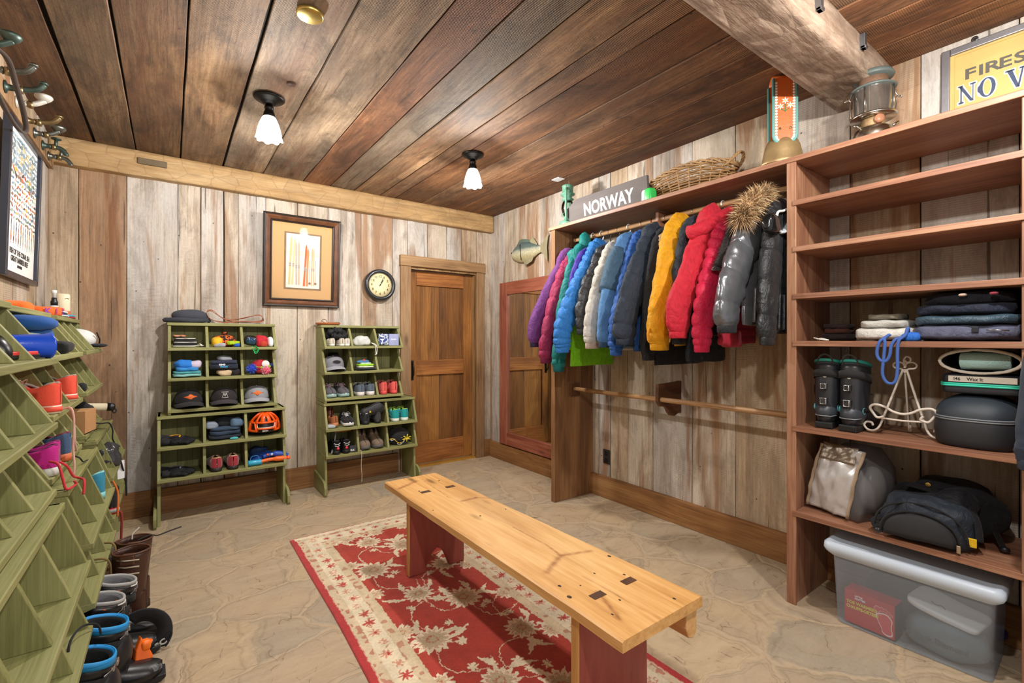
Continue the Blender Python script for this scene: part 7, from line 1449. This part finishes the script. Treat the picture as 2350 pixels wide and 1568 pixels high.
t = thing('cardboard_box', 'small tan cardboard box in the cubby nearest the back wall', 'box', (-.405, 3.382, .7995), R90-.2); mb = MB(); mb.box(-.072, .072, -.06, .06, 0, .12); mb.build('carton', mat('b98a5c', .8, nb=1, fr=200, var=.1), t, bev=.002); mb = MB(); mb.box(-.076, .076, -.061, -.0605, .0, .004); mb.build('edge', pla('1a1614'), t)
crumple('black_boot_strap', 'thick black strap draped beside the cardboard box', 'strap', (-.395, 3.56, .7985), R90, '131417', (.035, .045, .075), 4, .25)
t = thing('rolled_map', 'cream rolled tube with black ends sticking out of the far left cubby', 'tube', (-.36, 3.66, .90), .15, None, (0, radians(6), .25)); mb = MB(); mb.lathe([(.0, -.11), (.022, -.11), (.022, .06), (.0, .06)], ax='x', seg=20); mb.build('tube', fab('cfc4a6'), t); mb = MB(); mb.lathe([(.0, .055), (.024, .055), (.024, .085), (.016, .092), (.0, .092)], ax='x', seg=20); mb.build('end_cap', pla('15161a'), t); mb = MB(); mb.tube(smooth_path([(.085, 0, .0), (.10, -.01, -.02), (.09, -.01, -.035), (.08, 0, -.015)], 5), .004); mb.build('loop', fab('1a1b1e'), t)
u = U['LML']
t = thing('toy_figure', 'small red and white toy in the lower left cubby', 'toy', (-.30, 2.405, .5505)); mb = MB(); mb.ball((0, 0, .02), (.018, .018, .02)); mb.build('boots', pla('dcdcd8'), t); mb = MB(); mb.ball((0, 0, .05), (.021, .021, .026)); mb.build('coat', pla('b81f2c'), t); mb = MB(); mb.ball((0, 0, .082), (.015, .015, .015)); mb.build('head', pla('2a1c1a'), t)
shoe('teal blue running shoe standing in the lower left cubby', (-.252, 2.905, .552), R90-radians(16), '2f86a4', '7fc0c4', '8fd0cc', '5fb4c4', accent='57a6b4', L=.25, W=.09, H=.10)
crumple('black_strap', 'black strap tangle in the far lower left cubby', 'straps', (-.35, 3.47, .55), 0, '141517', (.03, .08, .04), 5, .4)
crumple('dark_bottle_bag', 'smoky grey plastic bag in the far lower left cubby', 'bag', (-.30, 3.63, .55), 0, mat('3a3a3c', .2, nb=1, bs=.5, fr=30), (.06, .05, .07), 7, .35)
cord('black_cable', 'black cord with toggle falling over the far lower cubby', 'cord', [(-.36, 3.60, .815), (-.33, 3.66, .80), (-.30, 3.72, .79), (-.285, 3.74, .745), (-.285, 3.74, .69), (-.27, 3.78, .64), (-.255, 3.80, .63)], .004, '141517')
t = thing('paper_tag', 'white care tag hanging from the black straps by the far lower cubby', 'tag', (-.245, 3.72, .50), .4); mb = MB(); mb.box(-.018, .018, -.001, .001, -.055, .055); mb.wob(.004, 18); mb.build('tag', mat('e2e4e6', .5), t)
shoe('black and red winter boot hanging out of the far lower left cubby', (-.235, 3.41, .331), R90-radians(16), '1b1b1e', 'c8302f', '2a2a2d', 'c4383a', midsole='9a9a9c', accent='b83238', L=.25, W=.098, H=.085, shaft=.035, name='winter_boot', cat='boot')
cord('red_black_lace', 'red and black speckled lace hanging to the boots on the floor', 'lace', [(-.235, 3.44, .33), (-.222, 3.42, .31), (-.222, 3.41, .22), (-.225, 3.40, .12), (-.224, 3.40, .06)], .006, '8a2a24')
cord('yellow_red_lace', 'yellow and red lace over the toe of the black winter boot', 'lace', [(-.25, 3.28, .54), (-.235, 3.28, .50), (-.228, 3.28, .46), (-.228, 3.27, .40), (-.23, 3.27, .35)], .005, 'd8702a')
cord('hanging_strap', 'black webbing strap hanging down beside the white tag', 'strap', [(-.25, 3.70, .58), (-.235, 3.72, .50), (-.23, 3.78, .44), (-.225, 3.80, .37), (-.225, 3.82, .31)], .005, '17181b')
# boots and straps on the floor by the left cubbies
LEA = mat('4a2c1e', .45, name='brown_leather', nb=1, fr=40, var=.35, bs=.3); LEA2 = mat('5d3a28', .5, name='brown_leather_light', nb=1, fr=40, var=.3)
def tall_boot(label, loc, rz, tilt=0):
    t = shoe(label, loc, rz, LEA, '2a1a12', '241812', laces=False, L=.28, W=.10, H=.08, shaft=.04, name='leather_boot', cat='boot', group='tall brown leather boots')
    mb = MB(); rings = []
    for i in range(13):
        k = i/12; z = .11+.22*k; rx = .049+.010*k+.006*sin(k*pi); ry = .058+.012*k
        rings.append([(rx*cos(a)*(1+.03*nz((cos(a)*2, sin(a)*2, k*4))), .066+ry*sin(a)-.01*k, z+.006*nz((cos(a), sin(a), 9))*k) for a in [2*pi*q/28 for q in range(28)]])
    mb.loft(rings, cap=(False, False)); mb.build('shaft', LEA, t, solid=.005)
    mb = MB(); mb.tube([Vector(p)+Vector((0, 0, .002)) for p in rings[-1]], .0045, closed=True, seg=6); mb.build('rim', LEA2, t)
    mb = MB(); mb.box(-.075, -.035, .02, .075, .285, .325); mb.xf(Matrix.Translation((.012, 0, .004))); mb.build('pull_strap', LEA2, t, bev=.004)
    for z in (.25, .28, .31): mb = MB(); mb.tube([(-.05, .09, z), (-.07, .05, z+.002), (-.062, .0, z)], .003, seg=6); mb.build('lace', fab('b9aa92'), t)
    return t
tall_boot('tall brown leather boot on the floor, nearer one beside the grey-lined ski boots', (-.092, 2.735, .0005), radians(70))
tall_boot('tall brown leather boot on the floor, farther one beside the left cubbies', (-.085, 2.885, .0005), radians(78))
cord('tan_bootlace', 'tan leather bootlace arching from the shelf to the tall brown boots', 'lace', [(-.34, 2.86, .36), (-.25, 2.86, .355), (-.21, 2.83, .345), (-.205, 2.81, .28), (-.205, 2.80, .20)], .0045, '7d6538')
cord('tan_bootlace', 'tan leather bootlace falling down the side of the tall brown boots', 'lace', [(-.30, 2.72, .335), (-.24, 2.70, .34), (-.215, 2.70, .31), (-.212, 2.70, .22), (-.212, 2.70, .12)], .0045, '7d6538')
cord('stiff_bootlace', 'stiff black and white lace sticking out over the floor from the brown boots', 'lace', [(-.128, 2.88, .33), (-.08, 2.90, .336), (-.05, 2.895, .33), (.0, 2.91, .336), (.045, 2.92, .342)], .0032, '2a2624')
cord('stiff_bootlace', 'short curled lace above the rim of the farther brown boot', 'lace', [(-.15, 2.905, .33), (-.148, 2.92, .352), (-.13, 2.94, .365), (-.125, 2.95, .368)], .003, 'b9b2a4')
shoe('brown suede hiking shoe on the floor behind the tall brown boots', (-.13, 3.22, .0005), R90-.1, mat('6e4e36', .9, nb=1, fr=200, var=.3), '2b241f', '3a2c24', '8a6f52', L=.26, W=.098, H=.09, shaft=.05, name='hiking_shoe')
shoe('grey and tan approach shoe on the floor near the back wall', (-.17, 3.56, .0005), R90-.3, '6d655a', '2b2927', '4a4a48', 'c9c0aa', L=.26, W=.098, H=.08, accent='9a8660', name='hiking_shoe')
for (x, y, dr), lab in zip(((-.315, 2.585, 6), (-.345, 2.44, 4)), ('black ski boot with grey liner on the floor, nearer the brown leather boots', 'black ski boot with grey liner on the floor, nearer the blue-rimmed ski boots')):
    t, ct, cy = ski_boot(lab, (x, y, .0005), -pi/2+radians(dr), '1c1d20', 'a', '6f6f72', 'a6a6a4', None, 'grey-lined ski boots', lean=.34, H=.255, W=.11, L=.30, heelc='1c1c1e')
    mb = MB(); mb.tube([(x*1.02, cy+(y-cy)*1.02, z+.004) for x, y, z in ct[3:12]], .0035, seg=6); mb.build('rim_piping', pla('d9d9d4'), t)
    for z in (.20, .185): mb = MB(); mb.tube([(.058, .03, z), (.061, .055, z+.004), (.06, .08, z+.008)], .004, seg=6, flat=.5); mb.build('blue_flash', pla('2a86c8'), t)
    mb = MB(); mb.tube(smooth_path([(-.05, .14, .25), (-.03, .17, .24), (.03, .175, .23), (.055, .13, .25)], 5), .004, seg=6); mb.build('orange_cable', pla('d8702a'), t)
    mb = MB(); mb.add([(.0605, .075, .135), (.0605, .105, .13), (.061, .09, .16)], [(0, 1, 2)], smooth=False); mb.build('logo', pla('c9c4ba'), t, solid=.001)
for (x, y, dr), lab in zip(((-.325, 2.235, 2), (-.345, 2.04, -4)), ('black ski boot with blue rim on the floor, nearer the orange clip', 'black ski boot with lettered blue rim on the floor at the picture corner')):
    t, ct, cy = ski_boot(lab, (x, y, .0005), -pi/2+radians(dr), '17181b', 'a', '101113', '1f8fd6', None, 'blue-rimmed ski boots', lean=.36, H=.252, W=.11, L=.30, heelc='1c1c1e')
    mb = MB(); s_ = [(x*1.0, cy+(y-cy)*1.0, z+.012) for x, y, z in ct]; mb.loft([[(x*1.02, cy+(y-cy)*1.02, z-.012), (x*1.04, cy+(y-cy)*1.04, z-.012), (x*1.04, cy+(y-cy)*1.04, z+.012), (x*.98, cy+(y-cy)*.98, z+.014)] for x, y, z in s_], loop=True); mb.build('blue_collar', pla('2299dd', .5), t)
    if 'lettered' in lab:
        mb = MB(); q = [Vector((x*1.05, cy+(y-cy)*1.05, z+.006)) for x, y, z in ct]
        for i, ch in enumerate('MEMORY FIT'):
            k = 18+i*.9; a, b = q[int(k) % 28], q[(int(k)+1) % 28]; f = k-int(k); p = a*(1-f)+b*f; r = (b-a).normalized(); text(mb, ch, p-Vector((0, 0, .004))+r.cross(Vector((0, 0, 1)))*.002, r, (0, 0, 1), .013, lin('dfe8ee'), bold=.0004)
        mb.build('lettering', VC, t)
    mb = MB(); mb.ball((0, .155, .15), (.055, .06, .075), amp=.15, seed=3, p=.85, seg=22); mb.build('tongue', pla('202125', .35), t)
    mb = MB(); mb.tube([(.052, .15, .05), (.04, .24, .06), (.0, .297, .05)], .006, seg=6); mb.build('blue_edge', pla('1f6fa8'), t)
cord('ski_leash', 'thin black leash looping from the cubby to the blue-rimmed ski boots', 'leash', [(-.19, 2.10, .30), (-.20, 2.09, .34), (-.235, 2.07, .355), (-.255, 2.0, .345), (-.25, 1.96, .28), (-.235, 1.95, .20), (-.225, 1.97, .15)], .0035, '17191b')
t = thing('ski_carry_strap', 'wide black strap arching onto the floor with lettered end loop', 'strap', (0, 0, 0)); mb = MB()
C0 = Vector((-.092, 2.48, .068)); rings = []
for k in range(25):
    a = radians(125-165*k/24); r0, r1 = .047, .10; y = 2.50-.05*k/24
    rings.append([(C0.x+r0*cos(a), y+.004, C0.z+r0*sin(a)), (C0.x+r1*cos(a), y-.008, max(.006, C0.z+r1*sin(a))), (C0.x+r1*cos(a), y-.003, max(.010, C0.z+r1*sin(a)+.004)), (C0.x+r0*cos(a), y+.009, C0.z+r0*sin(a)+.004)])
mb.loft(rings); mb.build('webbing', fab('1c1b1d', fr=350), t)
mb = MB(); mb.tube(smooth_path([(-.03, 2.45, .012), (-.01, 2.44, .02), (.005, 2.455, .05), (-.008, 2.46, .055), (-.03, 2.455, .03)], 6), .007, seg=6, flat=.5); mb.build('end_loop', fab('161618'), t)
mb = MB(); text(mb, 'SC', (-.045, 2.436, .012), (.85, -.05, .45), (-.45, -.1, .85), .034, lin('c9c7c2'), bold=.0012); mb.build('lettering', VC, t)
t = thing('orange_clip', 'bright orange plastic clip strap between the ski boots on the floor', 'clip', (-.092, 2.27, .052), .3)
mb = MB(); mb.prism([(-.035, -.06), (.0, -.065), (.012, -.03), (.03, -.025), (.022, .005), (.04, .02), (.03, .05), (.045, .075), (.02, .07), (.008, .10), (-.012, .06), (-.02, .02), (-.028, -.02)], 'y', -.014, .014); mb.v = [(x, y+.35*z, max(-.045, z)) for x, y, z in mb.v]; mb.build('clip_body', pla('f26a0e', .45), t, bev=.005)
mb = MB(); mb.ball((.02, .02, .065), (.016, .02, .02), p=.6); mb.build('tab', pla('ff7a1e', .45), t)
